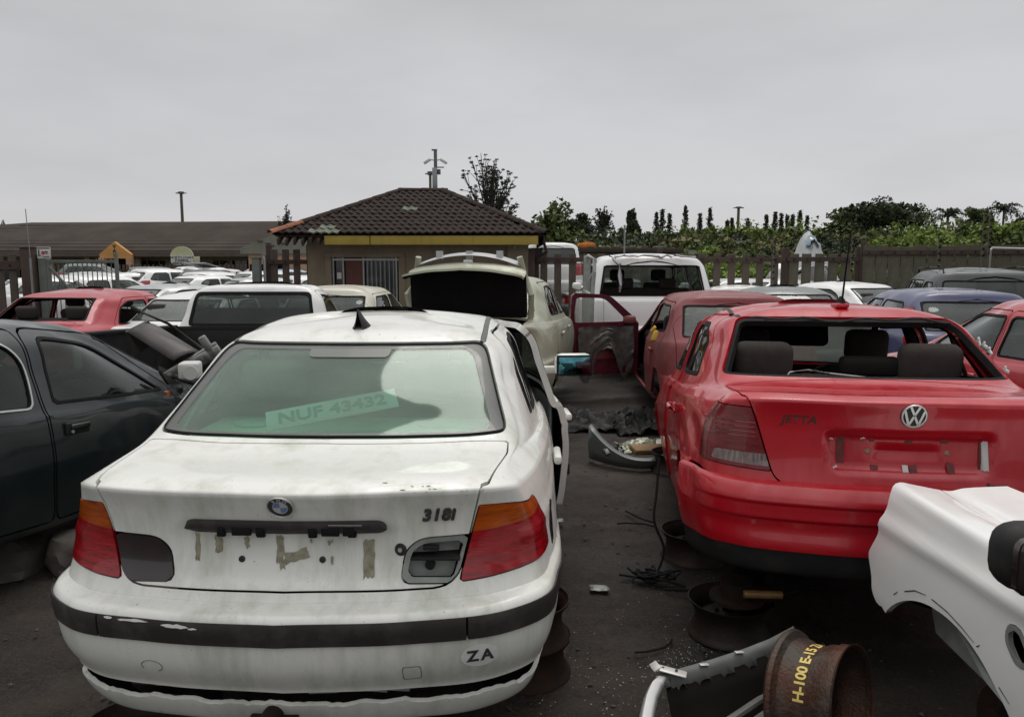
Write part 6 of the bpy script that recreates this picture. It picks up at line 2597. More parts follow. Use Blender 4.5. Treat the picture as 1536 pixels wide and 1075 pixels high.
# dark green hatchback at the left edge: right flank toward the camera
def dark_hatch():
    r = thing('hatchback_car', 'dark green grey hatchback filling the left edge, front wheels gone', 'car')
    T = T_H
    sc = (1.04, 1.0, .985)
    m = loft(rings_of(T, *sc), .03)
    P = [M_DKGREEN, M_INNER]
    S = lambda pts: [(p[0] * sc[0], p[1] * sc[2]) + tuple(p[2:]) for p in pts]
    fdoor = S([(1.515, .27, .03), (2.50, .27, .03), (2.56, .60, .05), (2.70, .925, .04), (2.12, 1.325, .06), (1.50, 1.385, .12), (1.475, .96, .02)])
    rdoor = S([(.70, .62, .1), (.98, .30, .04), (1.50, .27, .03), (1.455, .96, .02), (1.48, 1.375, .03), (.80, 1.345, .08), (.56, 1.0, .05)])
    fwin = S([(1.545, .935, .03), (2.60, .900, .02), (2.34, 1.08, .1), (2.03, 1.27, .10), (1.59, 1.335, .08)])
    rwin = S([(.66, .97), (1.40, .925, .05), (1.45, 1.18, .12), (1.34, 1.32, .10), (.90, 1.30, .06)])
    fr = f_lim(f_rear([(.61, .96), (.53, 1.36), (-.53, 1.36), (-.61, .96)], .05, 3.6), 7.12, 8.9)
    m = windows_cut(m, fr, 'rear_window', r, G_GEN)
    fw = f_lim(f_front([(.64, .92), (.53, 1.36), (-.53, 1.36), (-.64, .92)], .05, 7.9), 7.12, 8.9)
    m = windows_cut(m, fw, 'windscreen', r, G_GEN)
    for s in (1, -1):
        for nm, dp, wp, lab in (('f', fdoor, fwin, None), ('r', rdoor, rwin, None)):
            dm, m = carve(m, f_side(dp, s), .010)
            ho = link('door', bpy.data.meshes.new('m'), None, r)
            ins, dm = carve(dm, f_side(wp, s), .003)
            core, band = split(ins, f_side(wp, s)(ins) + .018)
            mkpanel('window_seal', band, M_RUBBER, ho, .02, lift=.003)
            if nm == 'r':
                a, bb = split(band, f_side(wp, s)(band) + .012)
                mkpanel('chrome_strip', bb, M_CHROME, ho, .005, lift=.007)
            mkpanel('side_window', core, G_SIDE2, ho, .004, lift=-.006)
            V, F, mi = panel(dm, .035)
            ho.data = pyd(V, F, True, None, mi)
            ho.data.materials.append(M_DKGREEN)
            ho.data.materials.append(M_DARK)
            hx = (1.66 if nm == 'f' else .86) * sc[0]
            i = int(np.argmin(np.hypot(dm.x - hx, dm.z - .79) + (dm.y * s < 0) * 9))
            p = dm.V[i]
            b = B()
            b.box((p[0], p[1] + s * .008, p[2]), (.19, .022, .075), bev=.010, seg=3)
            hb = b.obj('handle_recess', M_BLACKP, ho)
            b = B()
            b.box((p[0] + .01, p[1] + s * .022, p[2] + .008), (.15, .020, .034), bev=.009, seg=3)
            b.obj('handle', M_DKGREEN, hb)
            b = B()
            b.cyl((p[0] - .055, p[1] + s * .015, p[2] - .018), (p[0] - .055, p[1] + s * .026, p[2] - .018), .010, n=12)
            b.obj('door_lock', M_CHROME, hb)
            b = B()
            b.box((p[0] + .35, p[1] - s * .09, .90 * sc[2] - .05), (.9 if nm == 'f' else .5, .05, .05), rot=(0, .05, 0), bev=.01)
            b.obj('inner_sill', M_DARK, ho)
        b = B()
        b.poly([(2.60 * sc[0], s * .765, .925), (2.76 * sc[0], s * .755, .915), (2.55 * sc[0], s * .735, 1.02)], (0, s * .02, 0))
        b.obj('mirror_triangle', M_BLACKP, r, smooth=0)
        b = B()
        b.tube([(.9 * sc[0], s * .600, 1.355), (1.2 * sc[0], s * .60, 1.37), (1.7 * sc[0], s * .60, 1.372), (2.1 * sc[0], s * .605, 1.345), (2.45 * sc[0], s * .66, 1.17), (2.8 * sc[0], s * .72, .985)], .008, 6)
        # no roof gutter on this one
        b.bm.free()
    for a in (.66, 2.90):
        _, m = split(m, f_circ(a * sc[0], .31, .365)(m))
    _, m = split(m, 3.42 - m.x)
    fb = lambda q: np.maximum(q.r - 4, np.minimum(q.x - .60, 3.50 * sc[0] - q.x))
    bm_, m = carve(m, fb, .008)
    b1, b2 = split(bm_, bm_.x - 1.5)
    mkpanel('rear_bumper', b1, M_BLACKP, r, .015)
    # bonnet gone: only the two wing tops remain
    fh = lambda q: np.maximum.reduce([q.r * 0 + 5.8 - q.r, q.r - 7.08, np.abs(q.y) - .60, 2.75 - q.x])
    _, m = split(m, fh(m))
    mkpanel('body', m, P, r, .022)
    cabin(r, x_rear=.9, x_front=1.8, z=.48, dash_x=2.6, dash_z=.86, wid=.72)
    b = B()
    b.box((3.1, 0, .55), (.8, 1.1, .5), bev=.06)
    b.box((3.0, .1, .82), (.5, .5, .12), bev=.04)
    b.obj('engine_block', M_INNER, r)
    hubs(r, (.69, 3.02), .66)
    return r


G_SIDE2 = glass('clear_side_glass', (.50, .55, .52), .05, (.15, .17, .15))
dh = dark_hatch()
place(dh, -3.64, 2.79, 9, .12, 3.0)

# ------------------------------------------------------------------ pickup
def pickup():
    r = thing('pickup_truck', 'white pickup seen from behind, wide rear window and black load bed', 'pickup truck')
    m = loft(rings_of(T_P, 1, 1.02, 1.0), .035)
    P = [M_WHITE2, M_INNER]
    fr = f_rear([(.655, 1.10), (.595, 1.455), (-.595, 1.455), (-.655, 1.10)], .05, 3.0)
    m = windows_cut(m, fr, 'rear_window', r, G_GEN, trim=.03)
    fw = f_lim(f_front([(.69, .98), (.55, 1.46), (-.55, 1.46), (-.69, .98)], .05, 7.9), 4.12, 5.9)
    m = windows_cut(m, fw, 'windscreen', r, G_GEN)
    for s in (1, -1):
        dd = f_side([(.20, .35), (1.62, .33), (1.70, .9, .05), (1.62, 1.02, .05), (1.02, 1.46, .08), (.24, 1.475, .05)], s, .04)
        dm, m = carve(m, dd, .008)
        ho = link('door', bpy.data.meshes.new('m'), None, r)
        dm = windows_cut(dm, f_side([(.27, 1.06), (1.50, 1.04, .02), (1.0, 1.41, .08), (.30, 1.435)], s), 'side_window', ho, G_GEN)
        V, F, mi = panel(dm, .03)
        ho.data = pyd(V, F, True, None, mi)
        ho.data.materials.append(M_WHITE2)
        ho.data.materials.append(M_INNER)
    _, m = split(m, f_circ(2.2, .33, .38)(m))
    mkpanel('cab', m, P, r, .025)
    b = B()
    b.box((.48, 0, .60), (.5, 1.3, .16), bev=.04)
    b.box((.22, 0, .98), (.13, 1.3, .62), rot=(0, -.15, 0), bev=.04)
    b.obj('bench_seat', M_SEAT, r)
    b = B(); b.box((1.5, 0, .95), (.3, 1.36, .2), bev=.05); b.obj('dashboard', M_DARK, r)
    # load bed, tailgate missing
    Lb = 1.75
    for s in (1, -1):
        b = B()
        b.box((-Lb / 2 - .02, s * .765, .83), (Lb, .055, .52), bev=.008)
        so = b.obj('bed_side', M_WHITE2, r)
        b = B()
        b.box((-Lb / 2 - .02, s * .755, 1.10), (Lb, .085, .035), bev=.01)
        b.box((-Lb / 2 - .02, s * .735, .84), (Lb - .05, .006, .48))
        b.obj('bed_rail_cap', M_BLACKP, so)
    b = B(); b.box((-Lb / 2, 0, .56), (Lb, 1.46, .05)); b.obj('bed_floor', M_BLACKP, r)
    b = B(); b.box((-.045, 0, .84), (.04, 1.46, .50), bev=.006); b.box((-.045, 0, 1.09), (.05, 1.46, .03)); b.obj('bed_front_panel', M_BLACKP, r)
    hubs(r, (-.85,), .66, .40)
    b = B(); b.box((-.2, .4, .42), (3.2, .08, .12)); b.box((-.2, -.4, .42), (3.2, .08, .12)); b.obj('chassis_rails', M_INNER, r)
    return r


pk = pickup()
place(pk, -2.68, 7.75, 0, .02, 2.5)

# things thrown into the bed
def on(o, lab, cat, X, Y, Z, rot=(0, 0, 0)):
    o.location = (X, Y, Z)
    o.rotation_euler = rot
    return tag(o, lab, cat)


b = B()
g = []
for u in np.linspace(0, 1, 10):
    row = []
    for v in np.linspace(0, 1, 8):
        a = v * 1.9
        row.append((-.26 + .52 * u + .05 * math.sin(v * 3), .20 * math.cos(a), .25 * math.sin(a) - .05 * u))
    g.append(row)
b.sheet(g)
b.poly([(-.26, .20, 0), (-.26, .13, .20), (-.26, -.07, .24), (-.23, -.05, .0)], (.02, 0, 0))
o = b.obj('plastic_cowl', mat('dusty_grey_plastic', (.075, .066, .062), .5, var=.3, vscale=6, bump=.3, bscale=12))
sm_ = o.modifiers.new('t', 'SOLIDIFY'); sm_.thickness = .008
on(o, 'curved black plastic cowl tipped up in the pickup bed', 'car part', -2.86, 6.25, .98, (R(35), R(20), R(-25)))
b = B()
b.box((0, 0, 0), (.62, .05, .09), bev=.012)
b.box((.24, 0, .06), (.06, .05, .20), bev=.01)
b.cyl((-.28, .03, .02), (.30, .03, .05), .022, n=10)
for k in range(5):
    b.box((-.24 + k * .11, -.03, 0), (.04, .03, .06), bev=.005)
on(b.obj('bracket_arm', M_ALU), 'pale metal bracket arm leaning across the pickup bed', 'car part', -2.60, 6.05, .93, (R(10), R(-28), R(8)))
b = B()
b.tube([(-.45, 0, .12), (-.15, 0, .07), (.25, 0, -.1), (.5, 0, -.12)], [.010, .012, .014, .010], 8)
b.box((-.45, 0, .125), (.09, .025, .03), rot=(0, .35, 0), bev=.006)
on(b.obj('wiper_arm', M_BLACKP), 'long black wiper arm lying over the plastic cowl', 'car part', -2.66, 6.20, 1.17, (0, R(12), R(-8)))
for k, (x, y, z, lab) in enumerate(((-3.1, 5.95, .80, 'knotted black wiring and hoses under the plastic cowl'), (-2.72, 5.75, .78, 'dark engine scraps at the open end of the pickup bed'))):
    b = B()
    r7 = random.Random(40 + k)
    for i in range(16):
        p0 = Vector((r7.uniform(-.35, .35), r7.uniform(-.2, .25), r7.uniform(-.12, .12)))
        p1 = p0 + Vector((r7.uniform(-.25, .25), r7.uniform(-.2, .2), r7.uniform(-.05, .12)))
        p2 = p1 + Vector((r7.uniform(-.25, .25), r7.uniform(-.2, .2), r7.uniform(-.12, .05)))
        b.tube([p0, (p0 + p1) / 2 + Vector((0, 0, .04)), p1, p2], r7.uniform(.010, .03), 6)
    for i in range(6):
        b.box((r7.uniform(-.3, .3), r7.uniform(-.2, .2), r7.uniform(-.16, 0)), (r7.uniform(.08, .25), r7.uniform(.06, .2), r7.uniform(.05, .12)), rot=(r7.uniform(-.5, .5), r7.uniform(-.5, .5), r7.uniform(0, 3)), bev=.012)
    o = on(b.obj('scrap_heap', M_TRIM if k == 0 else M_BLACKP), lab, 'scrap', x, y, z)
    tag(o, kind='stuff')
b = B()
b.box((0, 0, 0), (.14, .16, .12), bev=.02, seg=3)
b.cyl((.02, -.06, -.01), (.02, -.09, -.01), .05, n=18)
on(b.obj('battery_box', M_SIGNW), 'small white box with round cap at the end of the pickup bed', 'box', -2.33, 5.5, .99, (0, 0, R(10)))
b = B()
b.box((0, 0, 0), (.08, .04, .03), bev=.01, seg=3)
b.box((.02, -.01, -.015), (.05, .04, .02), bev=.006)
on(b.obj('indicator_lamp', M_LORG), 'loose orange indicator lamp beside the white box', 'lamp', -2.48, 5.4, .84, (0, 0, R(-10)))

# ------------------------------------------------------------------ cars around
car('red saloon at far left with empty rear window opening', T_J, mat('pinkish_red_paint', (.42, .035, .05), .32, coat=.8, var=.1, dirt=(.35, .12, .12), dirt_amt=.4), pxX(22, 9.3), 8.9, 5, .0, 0, (1, 1, .985), rearglass=None, sideglass=None, doors=True, res=.035, wheel=False, inside=M_INNER)
nis = car('clean white saloon with round boot badge beside the pickup cab', T_E, M_WHITE2, pxX(232, 10.0), 9.55, 6, .0, 0, (1, .93, .97), res=.04, gm=G_LIGHT, wheel=False)
b = B()
b.lathe([(.040, .0), (.040, .008), (.050, .008), (.050, .0)], 28, Matrix.Translation((.055, .05, .885)) @ Matrix.Rotation(R(-90), 4, 'Y'))
b.box((.052, .05, .885), (.008, .11, .014))
b.obj('boot_badge', M_BLACKP, nis)
b = B(); b.box((.085, .05, .80), (.03, .70, .045), bev=.012); b.obj('plate_lamp_bar', M_BLACKP, nis)
car('cream hatchback behind the pickup cab and below the hut window', T_H, M_CREAM, pxX(478, 10.6), 10.3, 4, .02, 0, (1.0, 1.0, .985), 'hatch', res=.04, doors=True, wheel=False)
car('silver saloon parked just inside the open bar gate', T_E, M_SILVER, pxX(172, 15.5), 14.6, 24, 0, 0, (1, 1, .96), res=.05, gm=G_GEN)


def champagne():
    r = thing('sedan_car', 'pale champagne saloon with its boot lid raised before the hut', 'car')
    m = loft(rings_of(T_E, 1, .97, 1.0), .035)
    P = [M_CHAMP, M_INNER]
    fr = f_rear([(.63, 1.04), (.515, 1.305), (-.515, 1.305), (-.63, 1.04)], .05, 3.7)
    m = windows_cut(m, fr, 'rear_window', r, G_GEN)
    fw = f_lim(f_front([(.67, .9), (.54, 1.36), (-.54, 1.36), (-.67, .9)], .05, 7.9), 14.12, 15.9)
    m = windows_cut(m, fw, 'windscreen', r, G_GEN)
    for s in (1, -1):
        for dp, wp in (([(1.985, .955, .02), (2.055, .27, .03), (3.14, .27, .03), (3.18, .80, .05), (3.09, .94, .04), (2.60, 1.325, .06), (1.985, 1.335, .03)],
                        [(2.02, .965), (3.00, .95, .02), (2.74, 1.15, .1), (2.52, 1.285, .05), (2.00, 1.298)]),
                       ([(1.02, .66, .05), (1.27, .29, .05), (2.04, .27, .03), (1.968, .955, .02), (1.968, 1.335, .03), (1.44, 1.335, .08), (1.10, 1.02, .06)],
                        [(1.18, 1.0, .05), (1.945, .967), (1.93, 1.298), (1.50, 1.29, .06), (1.32, 1.2, .05)])):
            dm, m = carve(m, f_side(dp, s), .008)
            ho = link('door', bpy.data.meshes.new('m'), None, r)
            dm = windows_cut(dm, f_side(wp, s), 'side_window', ho, G_SIDE2)
            V, F, mi = panel(dm, .03)
            ho.data = pyd(V, F, True, None, mi)
            ho.data.materials.append(M_CHAMP)
            ho.data.materials.append(M_INNER)
            x = dp[1][0] + (.18 if dp[0][0] > 1.5 else .12)
            i = int(np.argmin(np.hypot(dm.x - x, dm.z - .8) + (dm.y * s < 0) * 9))
            p = dm.V[i]
            b = B()
            b.box((p[0], p[1] + s * .02, p[2]), (.17, .03, .035), bev=.012)
            b.obj('handle', M_CHROME, ho)
    for a in (.99, 3.72):
        _, m = split(m, f_circ(a, .30, .345)(m))
    fl = lambda q: np.maximum.reduce([np.abs(q.y) - .58, q.x - .60, (q.c - 4.1) * .3, .66 - q.z])
    lm, m = carve(m, fl, .008)
    mkpanel('body', m, P, r, .025)
    # raised lid turned about its hinge at the glass
    piv = np.array((.60, 0, 1.02))
    a = R(84)
    V, F, mi = panel(lm, .02)
    q = V - piv
    V2 = np.stack([q[:, 0] * math.cos(a) + q[:, 2] * math.sin(a), q[:, 1], -q[:, 0] * math.sin(a) + q[:, 2] * math.cos(a)], 1)
    me = pyd(V2, F, True, None, mi)
    lo = link('boot_lid', me, [M_CHAMP, M_INNER], r, tuple(piv))
    # lid inner frame and spoiler
    L_ = .56
    for s in (1, -1):
        b = B()
        b.tube([(.03, s * .60, .0), (-.06, s * .615, .22), (.00, s * .54, .40), (-.05, s * .50, L_ + .02)], [.035, .032, .03, .03], 8)
        b.obj('lid_inner_frame', M_CHAMP, lo)
    b = B()
    g = []
    for y in np.linspace(-.50, .50, 21):
        zz = L_ + .055 - .12 * (y / .55)**2
        g.append([(-.10, y, zz - .02), (-.02, y, zz), (.05, y, zz + .012), (.06, y, zz - .015)])
    b.sheet(g)
    for y in (-.3, 0, .3):
        b.box((.0, y, L_ + .04), (.05, .06, .08))
    b.obj('boot_spoiler', M_SILVER, lo)
    b = B()
    b.box((-.07, 0, L_ - .03), (.04, .09, .05), bev=.01)
    b.obj('lid_latch', M_CHROME, lo)
    b = B()
    b.box((.55, 0, .55), (.9, 1.1, .02)); b.box((1.05, 0, .8), (.03, 1.1, .5))
    b.obj('boot_liner', M_DARK, r)
    cabin(r, x_rear=1.30, x_front=2.2, z=.50, dash_x=3.02, dash_z=.86, wid=.72)
    hubs(r, (.99, 3.72))
    return r


ch = champagne()
place(ch, pxX(684, 7.0), 6.95, 9, .22, 0)

# faded red hatch with its front door swung out
def faded():
    r = thing('hatchback_car', 'faded pinkish red hatchback with dented wing and maroon door swung open', 'car')
    simple_car(r, T_H, M_FADED, (.99, 1.02, .995), 'hatch', res=.035, doors=True, skip=((1, 1),), wheel=False, gm=G_LIGHT, cab=True, sideglass=None, lights=False)
    # hinged front door, inner side toward the rear
    hg = link('door', bpy.data.meshes.new('m'), None, r, (2.62, .80, 0))
    pts_o = rpoly([(0, .30, .05), (0, .98, .02), (-.46, 1.34, .1), (-.98, 1.37, .04), (-1.00, .30, .05)], .04)
    pts_w = rpoly([(-.14, .985), (-.50, 1.295, .1), (-.93, 1.31, .04), (-.94, .985)], .04)
    b = B()
    b2 = B()
    # panel with window hole: bridge the two outlines by sampled angle
    def ray(P, c, an):
        best = None
        for i in range(len(P)):
            p, q = P[i - 1], P[i]
            d = np.array((math.cos(an), math.sin(an)))
            A_ = np.array([[d[0], -(q[0] - p[0])], [d[1], -(q[1] - p[1])]])
            det = np.linalg.det(A_)
            if abs(det) < 1e-9:
                continue
            t_, u_ = np.linalg.solve(A_, np.array([p[0] - c[0], p[1] - c[1]]))
            if t_ > 0 and -1e-6 <= u_ <= 1 + 1e-6 and (best is None or t_ > best):
                best = t_
        return c + d * best
    c = np.array((-.62, 1.12))
    g1, g2 = [], []
    for k in range(49):
        an = 2 * math.pi * k / 48
        o_, i_ = ray(pts_o, c, an), ray(pts_w, c, an)
        yy = lambda z: -.10 * max(0, z - .95) * 1.3
        g1.append([(o_[0], yy(o_[1]) + .03, o_[1]), (i_[0], yy(i_[1]) + .03, i_[1]), (i_[0], yy(i_[1]) - .03, i_[1]), (o_[0], yy(o_[1]) - .03, o_[1]), (o_[0], yy(o_[1]) + .03, o_[1])])
    b.sheet(g1)
    me = b.mesh(30)
    hg.data = me
    me.materials.append(M_MAROON)
    b = B()
    b.poly([(-.96, -.045, .34), (-.05, -.045, .34), (-.05, -.045, .90), (-.96, -.045, .90)])
    b.bm.free()
    # torn sheet hanging on the inner frame
    r8 = random.Random(6)
    b = B()
    g = []
    for i in range(15):
        row = []
        u = i / 14
        for j in range(15):
            v = j / 14
            x = -.10 - .78 * u + r8.uniform(-.012, .012)
            z = .93 - (.62 + .12 * math.sin(u * 9)) * v * (1 - .45 * math.exp(-((u - .45) / .2)**2)) + r8.uniform(-.012, .012)
            y = -.055 - .05 * math.sin(u * 11 + v * 4) * v - .03 * r8.random()
            row.append((x, y, z))
        g.append(row)
    b.sheet(g)
    b.obj('torn_plastic_lining', M_PLSHEET, hg)
    b = B()
    b.box((-.5, -.036, .62), (.42, .012, .24), bev=.004)
    b.obj('bare_door_metal', M_FADED, hg)
    hg.rotation_euler = (0, 0, R(-68))
    # yellow foam scrap in the side opening
    b = B()
    b.box((.50, .855, .98), (.10, .05, .12), rot=(.3, .2, .1), bev=.02, seg=2)
    b.box((.54, .865, 1.05), (.05, .03, .08), rot=(.6, -.3, .1), bev=.015, seg=2)
    b.obj('yellow_foam_scrap', mat('yellow_foam', (.55, .36, .06), .9, var=.3, vscale=15, bump=.5), r)
    return r


fd_ = faded()
place(fd_, 2.33, 7.5, 3, .02, 0)

# white crashed van-like SUV with missing rear glass
def white_suv():
    r = thing('crashed_suv', 'white crashed tall wagon with shattered rear opening near the fence', 'car')
    simple_car(r, T_S, M_WHITE2, (1.0, 1.13, 1.03), 'suv', res=.045, rearglass=None, screen='g', sideglass='g', doors=False, wheel=False, lights=False)
    # crumpled roof edge
    b = B()
    r9 = random.Random(12)
    pts = [(.30 + r9.uniform(-.03, .03), .66 - 1.32 * k / 18, 1.79 + r9.uniform(-.015, .02)) for k in range(19)]
    b.tube(pts, [.012 + .012 * r9.random() for _ in pts], 6)
    b.tube([(.26, .60, 1.76), (.2, .52, 1.66), (.22, .50, 1.5), (.16, .49, 1.35), (.2, .5, 1.25)], [.03, .02, .035, .02, .015], 6)
    b.obj('torn_roof_edge', M_SILVER, r)
    b = B()
    for k in range(5):
        b.box((.22 + .02 * k, .50 + r9.uniform(-.03, .03), 1.30 + k * .09), (.03, .05, .05), rot=(r9.random(), r9.random(), 0), bev=.006)
    tag(b.obj('hanging_trim_bits', M_BLACKP, r), kind='stuff')
    # side hinged rear door standing open on the left, seen almost edge on
    b = B()
    for (p, q) in (((0, .50), (.10, 1.75)),):
        b.box((-.05, .0, 1.15), (.06, .10, 1.30), rot=(0, 0, 0), bev=.015)
    b.box((-.45, .03, .85), (.86, .07, .90), bev=.02)
    b.tube([(-.86, .03, 1.25), (-.80, .0, 1.60), (-.70, -.02, 1.76), (-.05, -.02, 1.80), (-.02, .0, 1.3)], .03, 8)
    o = b.obj('rear_side_door', M_LHOUS, r, (.05, 1.03, 0))
    o.rotation_euler = (0, R(-3), R(4))
    return r


wsuv = white_suv()
place(wsuv, pxX(980, 11.7), 11.55, 2, .08, 0)

# right-hand background
car('dark roofed saloon showing only its roof behind the red car', T_J, M_GREY, pxX(1192, 10.6), 10.0, 8, .0, 0, (1, 1, .985), res=.05, wheel=False)
car('small white saloon by the boarded fence at right', T_E, M_WHITE2, pxX(1345, 13.6), 12.6, -22, .03, 0, (.95, .95, 1.0), res=.05)
car('charcoal estate car with roof rails along the boarded fence', T_S, M_CHARC, 6.75, 10.6, 16, .0, 0, (1.0, 1.0, .945), 'suv', res=.045, roofbars=True, gm=G_GEN)
car('blue violet estate car with high red tail lamps at right', T_H, M_BLUE, 5.15, 8.1, 9, .02, 0, (1.08, 1.04, 1.0), 'hatch', res=.04, wheel=False, hilamp=True)
car('bright red saloon cut by the right edge beyond the foreground red one', T_J, mat('second_red_paint', (.44, .010, .02), .25, coat=1, var=.1), 4.62, 4.1, 0, .06, 0, (1, 1, 1), res=.035, doors=True, wheel=False)
car('white car top showing between the crashed wagon and the fence', T_H, M_WHITE2, pxX(1100, 15.6), 14.8, 12, -.02, 0, (1, 1, .93), 'hatch', res=.06)

# ------------------------------------------------------------------ white car front corner, lower right
def near_white():
    r = thing('sedan_car', 'white car front corner at lower right, bumper and wheel missing, black mirror', 'car')
    m = loft(rings_of(T_N), .018, .016)
    P = [M_WHITEN, M_INNER]
    # front cut away where bumper and headlamp were: ragged outline
    edge = rpoly([(4.17, 1.30), (4.17, .99, .02), (4.12, .90, .04), (4.15, .75, .04), (4.225, .645, .02), (4.175, .575, .02), (4.165, .52, .02), (4.12, .485, .02),
                  (4.07, .50, .03), (3.9, .2), (-1, .2), (-1, 1.3)], .01)
    fe = lambda q: np.where(np.abs(q.y) > .40, sdp(q.x, q.z, edge), q.x - 4.06)
    m, _ = split(m, fe(m))
    # crease line along the flank
    cz_ = .80 + .035 * (4.1 - m.x)
    m.V[:, 1] += np.sign(m.y) * .016 * np.exp(-((m.z - cz_) / .028)**2) * (np.abs(m.y) > .6)
    fw = f_lim(f_front([(.69, .93), (.57, 1.42), (-.57, 1.42), (-.69, .93)], .05, 7.9), 12.12, 13.9)
    m = windows_cut(m, fw, 'windscreen', r, G_GEN)
    fr = f_lim(f_rear([(.62, 1.02), (.52, 1.42), (-.52, 1.42), (-.62, 1.02)], .05, 3.7), 12.12, 13.9)
    m = windows_cut(m, fr, 'rear_window', r, G_GEN)
    # bonnet shut line
    fbn = lambda q: np.maximum.reduce([np.abs(q.y) - (.70 - .05 * np.clip((q.x - 3.4) / .8, 0, 1)), 3.42 - q.x, 10.8 - q.r])
    bn, m = carve(m, fbn, .006)
    mkpanel('bonnet', bn, P, r, .02)
    for s in (1, -1):
        dd = f_side([(2.055, .27, .03), (3.10, .27, .03), (3.12, .80, .05), (3.06, .96, .04), (2.50, 1.36, .06), (1.985, 1.38, .03)], s)
        dm, m = carve(m, dd, .008)
        ho = link('door', bpy.data.meshes.new('m'), None, r)
        dm = windows_cut(dm, f_side([(2.05, 1.0), (2.96, .99, .02), (2.44, 1.33, .05), (2.02, 1.34)], s), 'side_window', ho, G_SIDE)
        V, F, mi = panel(dm, .03)
        ho.data = pyd(V, F, True, None, mi)
        ho.data.materials.append(M_WHITEN)
        ho.data.materials.append(M_DARK)
    _, m = split(m, f_circ(.99, .30, .36)(m))
    # wheel arch drawn from the photograph: taller than round
    fa = lambda q: np.maximum(np.maximum(np.hypot((q.x - 3.70) / .455, (q.z - .22) / .425) - 1, q.z - .70), .3 - np.abs(q.y))
    _, m = split(m, fa(m))
    # side repeater hole
    for s in (1, -1):
        hp = [(3.30, .715, .012), (3.355, .765, .015), (3.395, .755, .012), (3.395, .715, .012), (3.345, .675, .015), (3.31, .685, .01)]
        fh = f_side(hp, s, .01)
        ring_, m = carve(m, lambda q: fh(q) - .010, .002)
        hole, rim_ = split(ring_, fh(ring_) + .004)
        mkpanel('indicator_surround', rim_, M_LHOUS, r, .01, lift=.002)
    mkpanel('body', m, P, r, .022)
    # inner wing behind the arch
    b = B()
    b.box((3.70, .45, .62), (1.0, .03, .55), bev=.01)
    b.obj('inner_wing', M_INNER, r)
    g = []
    for k in range(13):
        a = R(18 + 11 * k)
        g.append([(3.70 + .47 * math.cos(a), y, .22 + .44 * math.sin(a)) for y in (.46, .60, .72, .80)])
    b = B()
    b.sheet(g[5:])
    o = b.obj('arch_liner', M_TRIM, r)
    b = B()
    b.poly([(4.06, .70, .50), (3.86, .74, .545), (3.62, .76, .55), (3.45, .77, .43), (3.62, .77, .465), (3.86, .75, .46), (3.99, .72, .44)], (0, -.01, 0))
    b.obj('torn_liner_flap', M_LHOUS, r, smooth=0)
    b = B()
    b.cyl((3.98, .45, .47), (4.13, .73, .515), .035, .028, n=14)
    b.obj('broken_lamp_tube', M_RUBBER, r)
    # cracks in the paint along the arch edge
    arc = lambda a, k: (3.70 + (.455 + k) * math.cos(R(a)), .22 + (.425 + k) * math.sin(R(a)))
    for pts in ([arc(62, .030), arc(70, .034), arc(78, .030)], [arc(82, .026), arc(92, .020), arc(102, .016), arc(110, .018)], [arc(112, .018), arc(113, .034)], [arc(128, .018), arc(134, .030)], [arc(52, .030), arc(56, .034)]):
        b = B()
        q = []
        for (x, z) in pts:
            i = int(np.argmin(np.hypot(m.x - x, m.z - z) + (m.y < 0) * 9))
            q.append(Vector((x, m.V[i][1] + .001, z)))
        b.tube(q, [.0022] * (len(q) - 1) + [.001], 4)
        b.obj('paint_crack', M_INK, r)
    # mirror
    for s in (1, -1):
        b = B()
        b.box((3.24, s * .925, 1.02), (.14, .20, .175), bev=.065, seg=4)
        b.box((3.28, s * .80, .97), (.08, .16, .05), bev=.015)
        mh = b.obj('wing_mirror', M_BLACKP, r)
        b = B()
        b.box((3.18, s * .92, 1.015), (.04, .18, .145), bev=.03, seg=3)
        b.obj('mirror_cover', M_SILVER if False else M_LSMOKE, mh)
        b = B()
        b.box((3.162, s * .915, 1.015), (.012, .145, .108), bev=.006)
        b.obj('mirror_glass', M_MIRRORC, mh)
    cabin(r, x_rear=1.30, x_front=2.2, z=.52, dash_x=3.02, dash_z=.88, wid=.74)
    b = B()
    b.box((3.60, 0, .60), (.75, 1.0, .5), bev=.06)
    b.obj('engine_block', M_INNER, r)
    hubs(r, (.99, 3.70), .68, .25)
    return r


